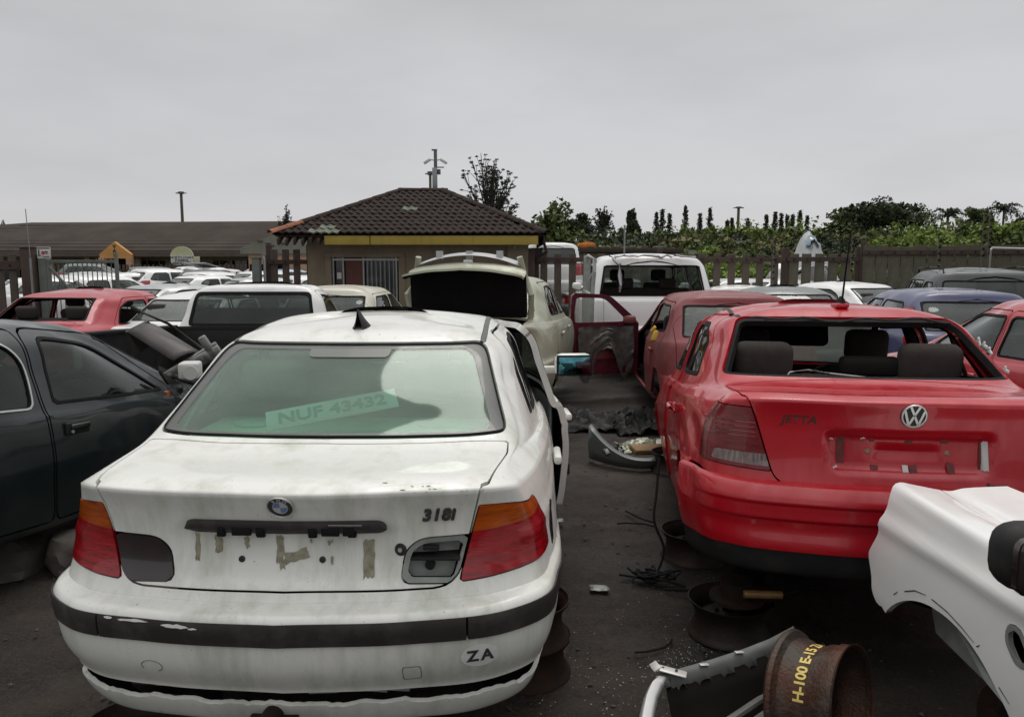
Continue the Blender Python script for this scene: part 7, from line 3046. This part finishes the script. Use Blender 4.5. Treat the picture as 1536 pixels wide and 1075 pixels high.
M_WHITEN = mat('bright_white_paint', (.80, .80, .785), .30, coat=.7, var=.02, dirt=(.62, .60, .52), dirt_amt=.35, dscale=2.5)
T_N = [
    (.13, .24, .62, .25, .22, .70, .22, .22, 4.72, .24, .62, .36),
    (.08, .245, .765, .36, .23, .80, .20, .22, 4.72, .22, .76, .36),
    (.045, .355, .812, .42, .34, .835, .29, .32, 4.72, .34, .80, .36, 1),
    (.005, .43, .838, .44, .41, .85, .38, .41, 4.72, .42, .82, .36),
    (-.01, .52, .848, .44, .51, .862, .49, .50, 4.72, .50, .84, .36),
    (.00, .60, .852, .44, .60, .868, .57, .57, 4.72, .56, .84, .36),
    (.05, .68, .842, .42, .68, .870, .66, .66, 4.72, .63, .84, .36),
    (.08, .78, .826, .39, .77, .868, .74, .74, 4.72, .71, .835, .36),
    (.10, .87, .800, .36, .86, .860, .82, .835, 4.72, .77, .82, .36),
    (.08, .95, .765, .34, .93, .848, .88, .895, 4.72, .84, .81, .36),
    (.07, 1.00, .735, .32, .97, .835, .925, .945, 4.60, .92, .78, .36),
    (.12, 1.02, .705, .32, .99, .815, .955, .938, 4.60, .93, .73, .36),
    (.63, 1.06, .668, .40, 1.03, .775, .985, .975, 3.42, .985, .68, .38),
    (.86, 1.20, .615, .36, 1.19, .71, 1.17, 1.15, 3.00, 1.18, .62, .34),
    (1.12, 1.36, .550, .30, 1.34, .615, 1.35, 1.33, 2.62, 1.36, .56, .28),
    (1.18, 1.39, .50, .28, 1.375, .555, 1.395, 1.37, 2.52, 1.39, .52, .26),
    (1.34, 1.42, .32, .28, 1.415, .38, 1.435, 1.41, 2.34, 1.42, .34, .25),
    (1.60, 1.44, .10, .20, 1.442, .10, 1.452, 1.44, 2.10, 1.44, .10, .15),
]
nw = near_white()
place(nw, 1.37 + .87, 2.78 - 4.16, 0, .0, 0)

# ------------------------------------------------------------------ the car park beyond the gate
G2 = 'cars packed in the car park beyond the gate'
protos = {}


def fleet(label, key, T, paint, kind, px, yroof, head, sc=(1, 1, 1), H=1.42, Y=None, up=0):
    if key not in protos:
        r = thing({'sedan': 'sedan_car', 'hatch': 'hatchback_car', 'suv': 'estate_car'}[kind], label, 'car', group=G2)
        simple_car(r, T, paint, sc, kind, res=.09, wheel=True, cab=True)
        protos[key] = r
    else:
        r = copy_tree(protos[key])
        r['label'] = label
    if Y is None:
        Y = (1.75 - H - up) / math.tan(R(7) - math.atan((537 - yroof) / 1150))
    place(r, pxX(px, Y, H), Y - 2.0, head, up)


A_, Hh, Ss = ('ws', T_E, M_WHITE2, 'sedan'), ('wh', T_H, M_WHITE2, 'hatch'), ('wsuv', T_S, M_WHITE2, 'suv')
SV, GY = ('ss', T_E, M_SILVER, 'sedan'), ('gh', T_H, M_GREY, 'hatch')
BP = ('bs', T_E, M_BLUEPALE, 'sedan')
RD = ('rh', T_H, M_FADED, 'hatch')
CH_ = ('cs', T_S, M_CHARC, 'suv')
for (lab, P_, px, Y, hd, up) in (
        ('white saloon in the gate corner behind the bars', A_, 84, 27.0, 50, 0),
        ('white hatchback tucked behind the bar gate brace', Hh, 128, 23.5, 35, 0),
        ('silver saloon behind the middle of the bar gate', SV, 100, 33.0, 70, .05),
        ('grey hatchback highest row behind the bar gate', GY, 118, 40.0, 80, .35),
        ('white hatchback just right of the bar gate', Hh, 222, 30.0, 35, .15),
        ('white tall wagon beyond the bar gate end', ('wsuvl', T_S, M_WHITE2, 'suv'), 180, 29.5, 40, -.05),
        ('white saloon in the middle row right of the gate', A_, 268, 25.5, 32, 0),
        ('charcoal saloon with dark roof in the middle row', ('cs2', T_E, M_CHARC, 'sedan'), 262, 31.0, 65, .15),
        ('white saloon of the back row below the funeral sign', A_, 258, 39.0, 50, .25),
        ('white hatchback of the back row right of the funeral sign', Hh, 292, 36.0, 40, .2),
        ('white hatchback with green tinted glass in the centre of the park', Hh, 303, 28.5, 25, .05),
        ('silver saloon nearest the pickup roof', SV, 330, 23.5, 55, -.02),
        ('white saloon right of the park centre', A_, 352, 29.0, 40, .1),
        ('pale blue saloon beside the right gate post', BP, 386, 33.0, 50, .15),
        ('faded red hatchback in the back row', RD, 306, 43.0, 72, .1),
        ('white hatchback with its tailgate raised in the back row', Hh, 330, 37.0, 15, .1),
        ('silver saloon of the back row by the right gate post', SV, 362, 42.0, 75, .25),
        ('white saloon seen through the left fence gaps', A_, 12, 22.0, 50, 0),
        ('silver saloon seen through the left fence gaps', SV, 40, 27.0, 60, 0),
        ('white hatchback seen through the slats left of the hut', Hh, 432, 24.0, 60, 0),
        ('white saloon seen through the slats left of the hut', A_, 446, 31.0, 60, 0),
        ('grey hatchback of the row behind the gate end', GY, 208, 37.0, 60, .2)):
    fleet(lab, P_[0], P_[1], P_[2], P_[3], px, None, hd, Y=Y, up=up, sc=(1, 1, .84) if P_[0] == 'wsuvl' else (1, 1, 1))
# raised tailgate on its own car
rt = [o for o in bpy.data.objects if o.get('label', '').startswith('white hatchback with its tailgate')][0]
b = B(); b.box((-.15, 0, 1.62), (.95, 1.15, .05), rot=(0, .18, 0), bev=.02); b.box((-.2, 0, 1.655), (.5, .9, .01), rot=(0, .18, 0)); b.obj('raised_tailgate', M_SILVER, rt)

# beyond the middle fence: wrecks
G3 = 'wrecks beyond the middle fence'
car('white crashed tall wagon raised on a stack behind the hut corner', T_S, M_WHITE2, pxX(826, 21.5), 21.0, 4, .62, 0, (1, .96, .98), 'suv', group=G3, res=.07)
for k, (px, Y, hd, pt, lab) in enumerate(((1118, 20.5, 85, M_SILVER, 'silver wreck behind the slats left of the insulator pole'), (1190, 20.0, 80, M_WHITE2, 'white wreck lowest in the stack beyond the greyer slats'), (930, 21, 85, M_GREY, 'grey wreck hidden behind the crashed white wagon'))):
    c_ = car(lab, T_E, pt, pxX(px, Y) - 1.8, Y, hd, .12, 0, (.9, 1, .9), group=G3, res=.08)


def tarp_wreck():
    X, Y = pxX(1202, 20.5), 20.5
    t = thing('crushed_car', 'crushed silver blue car body tipped on top of the wreck stack', 'wreck', (X, Y, 1.05), group=G3)
    g = np.random.default_rng(4)
    b = B()
    W = 1.75
    grid = []
    for i in range(19):
        u = i / 18
        row = []
        for j in range(11):
            v = j / 10
            prof = .25 + 1.28 * math.exp(-((u - .60) / .26)**2) + .35 * math.exp(-((u - .15) / .15)**2)
            z = prof * math.sin(math.pi * min(1, v * .5 + .02)) ** .6 if v > 0 else 0
            row.append(((u - .5) * W + .05 * math.sin(v * 5) + g.normal() * .02, -.6 + 1.2 * (v * .5) + g.normal() * .02, z + g.normal() * .025))
        grid.append(row)
    b.sheet(grid)
    o = b.obj('crumpled_shell', M_SILVER, t, smooth=25)
    md = o.modifiers.new('t', 'SOLIDIFY'); md.thickness = .03
    b = B()
    grid = []
    for i in range(9):
        u = i / 8
        row = []
        for j in range(7):
            v = j / 6
            row.append((-.02 + .32 * u + g.normal() * .02, -.42 + .5 * v, 1.36 + .18 * math.sin(math.pi * u) - .20 * (1 - v) + g.normal() * .03))
        grid.append(row)
    b.sheet(grid)
    o = b.obj('blue_plastic_wrap', mat('blue_wrap', (.16, .30, .46), .35, coat=.4, col2=(.45, .52, .55), vscale=9), t, smooth=25)
    md = o.modifiers.new('t', 'SOLIDIFY'); md.thickness = .02
    b = B()
    b.tube([(-.62, -.62, 0), (-.55, -.62, .45), (-.1, -.62, .62), (.4, -.62, .66), (.80, -.62, .1)], .04, 8)
    b.obj('window_frame', M_SILVER, t)
    b = B(); b.box((.05, -.4, .3), (.9, .2, .55), bev=.05); b.obj('dark_interior', M_INNER, t)


tarp_wreck()
# ------------------------------------------------------------------ wheel rims used as stands
def rim_geo(b, r=.20, w=.17, M=None, disc=True):
    prof = [(r, w / 2), (r * .985, w / 2 - .012), (r * .93, w / 2 - .02), (r * .90, w / 2 - .035), (r * .83, w * .18), (r * .83, -w * .12), (r * .90, -w / 2 + .035), (r * .93, -w / 2 + .02), (r * .985, -w / 2 + .012), (r, -w / 2)]
    inner = [(q[0] - .006, q[1]) for q in prof[::-1]]
    b.lathe(prof + inner + [prof[0]], 48, M)


def rim(label, loc, rot=(0, 0, 0), r=.20, w=.17, m=None, disc=-.02, group=None, name='bare_steel_stand'):
    t = thing(name, label, 'wheel rim', loc, rot, group)
    b = B()
    rim_geo(b, r, w)
    b.obj('barrel', m or M_STEELD, t)
    b = B()
    h = disc
    b.lathe([(r * .81, h - .01), (r * .70, h + .02), (r * .5, h + .035), (r * .35, h + .03), (r * .2, h + .045), (.032, h + .045), (.03, h + .03), (r * .33, h + .018), (r * .68, h + .008), (r * .81, h - .02)], 40)
    b.obj('disc', m or M_STEELD, t)
    for k in range(5):
        a = k * 2 * math.pi / 5
        b = B()
        b.cyl((.058 * math.cos(a), .058 * math.sin(a), h + .03), (.058 * math.cos(a), .058 * math.sin(a), h + .052), .010, n=6)
        b.obj('bolt', M_RUST, t)
    return t


GR = 'rims laid flat under the cars as stands'
def car_pt(c, x, y, z=0):
    a = c.rotation_euler[2]
    return (c.location[0] + x * math.cos(a) - y * math.sin(a), c.location[1] + x * math.sin(a) + y * math.cos(a))


for (c, x, y, z, lab) in ((ws, .99, -.74, .09, 'rusty rim under the white saloon, right rear corner, lower of two'), (ws, .96, -.73, .265, 'rusty rim under the white saloon, right rear corner, upper of two'),
                          (ws, .75, .70, .09, 'dark rim under the white saloon, left rear corner'),
                          (ws, .30, .60, .09, 'dark rim lying just behind the white saloon left rear corner'),
                          (rs, .50, .64, .09, 'dark rim with brake parts on it at the near left corner of the red saloon'),
                          (rs, 1.45, .72, .09, 'dark rim farther up the aisle under the red saloon door'),
                          (rs, 3.4, .70, .09, 'dark rim at the far left wheel of the red saloon')):
    p = car_pt(c, x, y)
    rim(lab, (p[0], p[1], z), (0, 0, x), group=GR, m=M_RUST if 'rusty' in lab else M_STEELD, r=.195)


def brake(label, loc):
    t = thing('brake_assembly', label, 'car part', loc)
    b = B()
    b.cyl((0, 0, 0), (0, 0, .11), .075, n=24)
    b.cyl((0, 0, .02), (0, 0, .035), .125, n=32)
    b.obj('hub', M_RUST, t)
    b = B()
    b.box((.10, -.03, .06), (.12, .08, .07), bev=.015)
    b.obj('caliper', M_RUST, t)
    b = B()
    b.cyl((.0, -.10, .085), (.17, -.11, .085), .018, n=12)
    b.obj('brass_sleeve', mat('brass_coloured_sleeve', (.42, .25, .10), .5, metal=.4, var=.3, vscale=20), t)
    b = B()
    b.tube([(.16, -.11, .085), (.24, -.10, .10), (.30, -.05, .09), (.36, -.06, .11)], [.012, .018, .014, .008], 8)
    b.obj('hose', M_RUBBER, t)


p = car_pt(rs, .42, .62)
brake('rusty brake hub resting on the rims at the near corner of the red saloon', (p[0], p[1], .19))

# cables and debris in the aisle
def cable(label, pts, r, m=M_RUBBER):
    b = B()
    # smooth the polyline
    P = [Vector(p) for p in pts]
    Q = []
    for i in range(len(P) - 1):
        p0, p1, p2, p3 = P[max(i - 1, 0)], P[i], P[i + 1], P[min(i + 2, len(P) - 1)]
        for k in range(5):
            t_ = k / 5
            Q.append(.5 * ((2 * p1) + (p2 - p0) * t_ + (2 * p0 - 5 * p1 + 4 * p2 - p3) * t_**2 + (-p0 + 3 * p1 - 3 * p2 + p3) * t_**3))
    Q.append(P[-1])
    b.tube(Q, r, 6)
    return tag(b.obj('cable', m), label, 'cable')


r10 = random.Random(15)
bx, by = pxX(965, 4.25, 0), 4.25
p = car_pt(rs, 1.30, .98)
cable('black cable hanging from the red saloon door to the ground', [(p[0] + .06, p[1] + .1, .62), (p[0] + .03, p[1], .45), (p[0], p[1] - .1, .3), (p[0] + .05, p[1] - .15, .15), (p[0], p[1] - .2, .02)], .007)
cable('thin bent wire reaching out over the aisle', [(pxX(940, 5.2, 0), 5.25, .02), (pxX(965, 5.0, 0), 5.05, .03), (pxX(985, 4.95, 0), 5.0, .02)], .006)
pts = []
cx_, cy_ = pxX(975, 4.1, 0), 4.05
for k in range(30):
    pts.append((cx_ + r10.gauss(0, .09), cy_ + r10.gauss(0, .06), .015 + .05 * r10.random()))
cable('tangled black wiring bundle beside the far rim in the aisle', pts, .006)
cable('loose hose end curling on the ground by the rims', [(cx_ + .05, cy_ - .12, .02), (cx_ + .16, cy_ - .17, .04), (cx_ + .25, cy_ - .13, .02), (cx_ + .30, cy_ - .2, .02)], .008)

# bumper shell lying in the aisle
def aisle_bumper():
    t = thing('loose_bumper', 'loose grey bumper shell lying curved in the aisle with scraps inside', 'bumper', (1.12, 6.75, .0), (0, 0, R(6)))
    b = B()
    g = []
    for k in range(25):
        u = -1 + 2 * k / 24
        x = .43 * u
        y = -.40 * (1 - abs(u)**2.2)
        h = .10 + .22 * abs(u)**3
        g.append([(x * .98, y + .04, .015), (x * 1.03, y, .03 + h * .3), (x * 1.03, y - .02, h), (x * .96, y + .03, h + .012), (x * .90, y + .07, h + .005)])
    b.sheet(g)
    o = b.obj('shell', M_GREY, t)
    md = o.modifiers.new('t', 'SOLIDIFY'); md.thickness = .006
    b = B()
    b.box((.10, -.10, .12), (.36, .14, .05), rot=(.2, .05, .2), bev=.01)
    b.obj('brown_board', mat('brown_board', (.26, .155, .07), .8, var=.3, vscale=8), t)
    b = B()
    b.box((.27, -.05, .14), (.20, .18, .02), rot=(.3, -.1, -.3), bev=.004)
    b.obj('beige_panel', M_CREAM, t)
    r11 = random.Random(3)
    b = B()
    for k in range(16):
        b.box((-.28 + r11.uniform(-.1, .12), -.10 + r11.uniform(-.12, .1), .08 + r11.uniform(-.03, .07)), (r11.uniform(.02, .08), r11.uniform(.02, .06), r11.uniform(.015, .05)), rot=(r11.random() * 3, r11.random() * 3, 0), bev=.004)
    tag(b.obj('metal_scraps', M_ALU, t), kind='stuff')


aisle_bumper()
# ------------------------------------------------------------------ stamped rim, lower right, lying on its side
def big_rim():
    M0 = (0, 0, 0)
    Y0 = 2.52
    X0 = pxX(1232, Y0, .25)
    ax = Vector((.72, -.66, .16)).normalized()      # open side looks right and a little to the camera
    q = ax.to_track_quat('Z', 'Y')
    t = thing('marked_steel_rim', 'rusty steel rim with yellow handwriting lying at the bottom right', 'wheel rim', (X0, Y0, .24), q.to_euler())
    r, w = .205, .225
    prof = [(r, w / 2), (r * .985, w / 2 - .006), (r * .955, w / 2 - .010), (r * .955, w / 2 - .040), (r * .925, w / 2 - .052), (r * .915, w / 2 - .075), (r * .865, .015), (r * .865, -.030),
            (r * .93, -.052), (r * .94, -.078), (r * .99, -.085), (r * 1.05, -w / 2 + .022), (r * 1.07, -w / 2 + .008), (r * 1.05, -w / 2)]
    inner = [(a - .007, h) for a, h in prof[::-1]]
    b = B()
    b.lathe(prof + inner + [prof[0]], 72)
    b.obj('barrel', M_STEELR, t)
    b = B()
    b.lathe([(r * .86, -.03), (r * .7, -.05), (r * .45, -.055), (r * .25, -.045), (.03, -.045)], 48)
    b.obj('disc', M_STEELD, t)
    # handwriting wrapped on the well
    me = text_mesh('H-100 E-15 Z4', .050, 0.0, bold=.0016, spacing=.95)
    qi = q.inverted()
    camd = qi @ Vector((-X0 * .0 - .25, -1.5, 1.25)).normalized()
    a0 = math.atan2(camd.y, camd.x)
    rw = r * .865 + .0015
    # reading direction runs upward round the barrel
    up = qi @ Vector((0, 0, 1))
    sgn = 1 if (math.cos(a0 + .3) * up.x + math.sin(a0 + .3) * up.y) > (math.cos(a0 - .3) * up.x + math.sin(a0 - .3) * up.y) else -1
    for v in me.vertices:
        a = a0 + sgn * ((v.co.x) / rw * 1.0 + .42)
        zz = -.006 - v.co.y
        rr_ = rw + (.004 if abs(zz + .006) > .024 else 0) + max(0, (abs(zz + .007) - .022)) * .35
        v.co = (rr_ * math.cos(a), rr_ * math.sin(a), zz)
    me.update()
    link('handwriting', me, M_YPAINT, t)
    return t


M_STEELR = mat('worn_rim_steel', (.050, .048, .042), .45, metal=.6, col2=(.085, .034, .019), vscale=4.5, bump=.45, bscale=90, dirt=(.16, .15, .13), dirt_amt=.5, dscale=14)
big_rim()


# ------------------------------------------------------------------ torn wing / bumper piece, bottom centre
def torn_fender():
    t = thing('torn_bumper_piece', 'torn silver grey bumper piece with clips lying at the bottom centre', 'car part')
    Z = .30
    # upper lip runs from the near left corner to the far right
    A = [(.53, 2.60, .29), (.60, 2.62, .295), (.73, 2.66, .31), (.86, 2.70, .33), (.97, 2.74, .35), (1.08, 2.80, .37)]
    b = B()
    r12 = random.Random(9)
    top, low = [], []
    P = [Vector(p) for p in A]
    g = []
    N_ = 40
    for k in range(N_ + 1):
        f = k / N_ * (len(P) - 1)
        i = min(int(f), len(P) - 2)
        p = P[i].lerp(P[i + 1], f - i)
        wdt = .030 + .028 * (k / N_)**2 * 1.6
        tooth = (.030 if (k // 3) % 2 else -.006) + r12.uniform(0, .010)
        g.append([p, p + Vector((.010, -.015, -.006 - wdt * .3)), p + Vector((.02, -.03, -.010 - wdt - tooth))])
    b.sheet(g)
    o = b.obj('clip_flange', M_SILVERD, t)
    md = o.modifiers.new('t', 'SOLIDIFY'); md.thickness = .004
    # big curved black underside
    b = B()
    g = []
    for k in range(N_ + 1):
        f = k / N_ * (len(P) - 1)
        i = min(int(f), len(P) - 2)
        p = P[i].lerp(P[i + 1], f - i) + Vector((.02, -.012, -.035))
        row = []
        for j in range(7):
            v = j / 6
            row.append(p + Vector((.05 * v, -.24 * v, -.16 * math.sin(v * 2.0) - .05 * v)))
        g.append(row)
    b.sheet(g)
    o = b.obj('inner_liner', M_BLACKB, t)
    md = o.modifiers.new('t', 'SOLIDIFY'); md.thickness = .005
    # painted outer edge curling to the camera at left
    b = B()
    E = [(.525, 2.585, .28), (.50, 2.56, .27), (.475, 2.52, .25), (.455, 2.47, .225), (.435, 2.41, .19), (.42, 2.34, .15)]
    g = []
    for p in E:
        p = Vector(p)
        g.append([p + Vector((-.012, 0, -.012)), p + Vector((0, 0, .008)), p + Vector((.022, .004, .004)), p + Vector((.035, .01, -.014))])
    b.sheet(g)
    o = b.obj('painted_edge', M_WHITE2, t)
    md = o.modifiers.new('t', 'SOLIDIFY'); md.thickness = .004
    b = B()
    b.box((.565, 2.60, .302), (.125, .042, .006), rot=(0, .12, -.3), bev=.004)
    b.box((.515, 2.605, .315), (.03, .05, .006), rot=(0, -.5, .2), bev=.003)
    cp = b.obj('end_bracket', M_CHROMEW, t)
    for (x, y) in ((.545, 2.61), (.590, 2.593)):
        b = B()
        b.cyl((x, y, .304), (x, y, .3085), .005, n=10)
        b.obj('bracket_hole', M_INK, cp)
    for (x, y, z) in ((.70, 2.655, .308), (.84, 2.70, .332)):
        b = B()
        b.box((x, y - .02, z - .003), (.035, .016, .004), rot=(0, .1, .25), bev=.002)
        b.obj('bright_clip', M_CHROMEW, t)
    # lower reinforcing bar
    b = B()
    bar = [(.62, 2.36, .15), (.74, 2.47, .185), (.88, 2.56, .21), (1.06, 2.66, .235)]
    b.tube(bar, [.012, .014, .014, .012], 8)
    for k, q in enumerate(bar[:-1]):
        b.box((q[0] + .05, q[1] + .03, q[2] - .015), (.012, .012, .07), bev=.002)
    b.tube([(x + .02, y - .045, z - .02) for x, y, z in bar], [.014, .017, .017, .015], 8)
    b.obj('reinforcing_bar', M_SILVERD, t)


M_SILVERD = mat('dirty_silver_plastic', (.12, .127, .12), .5, var=.25, vscale=9, dirt=(.12, .10, .08), dirt_amt=.5, dscale=6)
M_CHROMEW = mat('bright_bare_metal', (.60, .60, .57), .4, metal=.3, var=.1, vscale=30)
M_BLACKB = mat('brown_black_underside', (.008, .006, .005), .8, spec=.15, var=.4, vscale=8)
torn_fender()

# concrete rubble at left under the dark hatchback
for k, (x, y, s, lab) in enumerate(((-3.05, 4.25, (.62, .42, .24), 'large broken concrete lump under the dark hatchback'), (-2.55, 4.35, (.34, .30, .22), 'smaller cracked concrete lump right of the large one'), (-3.6, 4.5, (.5, .4, .2), 'flat concrete lump at the left picture edge'))):
    bm = bmesh.new()
    bmesh.ops.create_icosphere(bm, subdivisions=3, radius=.5)
    from mathutils import noise as mn
    for v in bm.verts:
        n_ = mn.noise(v.co * 2.2 + Vector((k * 5, 0, 0)))
        n2 = mn.noise(v.co * 7 + Vector((k * 5, 3, 0)))
        c = v.co * (1 + .35 * n_ + .10 * n2)
        c = Vector((max(-.42, min(.42, c.x)), max(-.4, min(.4, c.y)), max(-.3, min(.38, c.z))))
        v.co = Vector((c.x * s[0] * 1.2, c.y * s[1] * 1.2, c.z * s[2] * 1.3 + s[2] * .35))
    me = bpy.data.meshes.new('m'); bm.to_mesh(me); bm.free()
    me.polygons.foreach_set('use_smooth', [True] * len(me.polygons)); me.set_sharp_from_angle(angle=R(30))
    tag(link('concrete_rubble', me, mat('broken_concrete', (.10, .085, .075), .9, var=.35, vscale=5, bump=.8, bscale=25), None, (x, y, 0), (0, 0, k)), lab, 'rubble', 'broken concrete lumps')

# glass crumbs, gravel
def scatter(name, label, cat, n, area, size, m, seed, hot=None, flat=.5):
    g = np.random.default_rng(seed)
    V, F = [], []
    base = np.array([(1, 0, 0), (-.5, .87, 0), (-.5, -.87, 0), (0, 0, 1.1), (0, 0, -.5)])
    fs = [(0, 1, 3), (1, 2, 3), (2, 0, 3), (1, 0, 4), (2, 1, 4), (0, 2, 4)]
    for i in range(n):
        if hot and g.random() < .6:
            h = hot[g.integers(len(hot))]
            x, y = h[0] + g.normal() * h[2], h[1] + g.normal() * h[2]
        else:
            x, y = g.uniform(area[0], area[1]), g.uniform(area[2], area[3])
        s = size * g.uniform(.4, 1.5)
        a = g.uniform(0, 6.28)
        ca, sa = math.cos(a), math.sin(a)
        k = len(V)
        for q in base * s * g.uniform(.6, 1.2, (5, 3)):
            V.append((x + q[0] * ca - q[1] * sa, y + q[0] * sa + q[1] * ca, .004 + q[2] * flat + s * .2))
        F += [tuple(k + j for j in f) for f in fs]
    tag(link(name, pyd(V, F, False), m), label, cat, kind='stuff')


scatter('gravel', 'fine dark grit and pebbles over the yard ground', 'gravel', 9000, (-4, 4, 1.2, 9), .0045, mat('grit', (.075, .065, .055), .8, var=.5, vscale=8), 1)
scatter('pebbles', 'scattered larger pebbles in the aisle', 'pebbles', 600, (-3.5, 2, 1.4, 9), .011, mat('pebble', (.10, .088, .075), .8, var=.4, vscale=8), 2)
scatter('glass_crumbs', 'small bright crumbs of broken window glass on the aisle', 'broken glass', 620, (.05, 1.2, 1.9, 4.5), .0032,
        mat('glass_crumb', (.62, .66, .62), .2, coat=1, var=.1), 3, hot=[(.55, 2.95, .12), (.70, 2.85, .10), (.35, 3.1, .2), (.75, 3.25, .08)])
scatter('leaf_litter', 'dead leaves and small scraps on the ground', 'litter', 520, (-3.5, 1.3, 1.4, 8), .016, mat('dead_leaf', (.07, .045, .03), .9, var=.5, vscale=10), 4, flat=.15)

# scraps lying about the yard
r13 = random.Random(77)
for k, (x, y, kind, lab) in enumerate(((-1.55, 1.75, 'strip', 'bent black rubber strip on the ground at the lower left corner'), (-1.95, 2.3, 'plate', 'small flattened metal plate left of the white saloon bumper'),
                                       (-2.3, 2.9, 'strip', 'torn rubber strip between the white saloon and the dark hatchback'), (.42, 3.9, 'plate', 'crushed can lid in the middle of the aisle'),
                                       (.95, 4.9, 'strip', 'short rubber strip beside the far rim in the aisle'), (.25, 5.0, 'plate', 'flat grey scrap farther up the aisle'),
                                       (.55, 3.25, 'strip', 'thin trim strip among the glass crumbs'), (-1.75, 3.3, 'plate', 'bent plate beside the concrete lumps'))):
    b = B()
    if kind == 'strip':
        a = r13.random() * 3
        pts = [Vector((.05 * i * math.cos(a + .12 * i * i * .2), .05 * i * math.sin(a + .1 * i), .006 + .012 * r13.random())) for i in range(6)]
        b.tube(pts, .0055, 5)
        o = b.obj('rubber_strip', M_RUBBER)
    else:
        g = []
        for i in range(6):
            g.append([(.02 * i + r13.uniform(-.004, .004), .018 * j + r13.uniform(-.004, .004), .008 + r13.uniform(0, .012)) for j in range(5)])
        b.sheet(g)
        o = b.obj('metal_scrap', M_LHOUS, smooth=20)
        md = o.modifiers.new('t', 'SOLIDIFY'); md.thickness = .002
    o.location = (x, y, .012)
    tag(o, lab, 'scrap')

# axle stand columns: dark struts between the rims and the red saloon
for (x, y, lab) in ((.55, .55, 'dark upright prop under the near left corner of the red saloon'), (1.45, .66, 'dark upright prop on the far rim under the red saloon')):
    p = car_pt(rs, x, y)
    b = B()
    b.box((0, 0, .36), (.13, .13, .40), bev=.01)
    b.box((0, 0, .17), (.2, .2, .03), bev=.005)
    o = b.obj('prop', M_INNER, None, (p[0], p[1], 0))
    tag(o, lab, 'prop')
# crumpled sheets and panels at the end of the aisle
for k, (x, y, s, h, m_, lab) in enumerate(((1.05, 8.2, .50, .30, M_BLACKP, 'crumpled dark plastic sheet heap below the maroon door'), (1.45, 7.95, .36, .42, M_BLACKP, 'black crushed liner heap beside the faded red hatchback'),
                                           (.55, 8.7, .45, .22, M_BLACKP, 'low heap of black trim beside the champagne saloon'), (1.30, 7.15, .26, .16, M_CHAMP, 'small crumpled pale panel behind the loose bumper'))):
    g = np.random.default_rng(50 + k)
    b = B()
    gr = []
    n = 26
    for i in range(n):
        row = []
        for j in range(n):
            u, v = i / (n - 1) * 2 - 1, j / (n - 1) * 2 - 1
            e = max(0, 1 - (u * u + v * v) * .6)
            row.append((u * s + g.normal() * .012, v * s * .7 + g.normal() * .012, .01 + h * .8 * e * (.45 + .3 * math.sin(u * 9 + k * 2 + 3 * v) * math.cos(v * 8 + u * 4) + .10 * g.normal())))
        gr.append(row)
    b.sheet(gr)
    o = b.obj('crumpled_sheet', m_, None, (x, y, 0), smooth=70)
    md = o.modifiers.new('t', 'SOLIDIFY'); md.thickness = .004
    tag(o, lab, 'scrap')
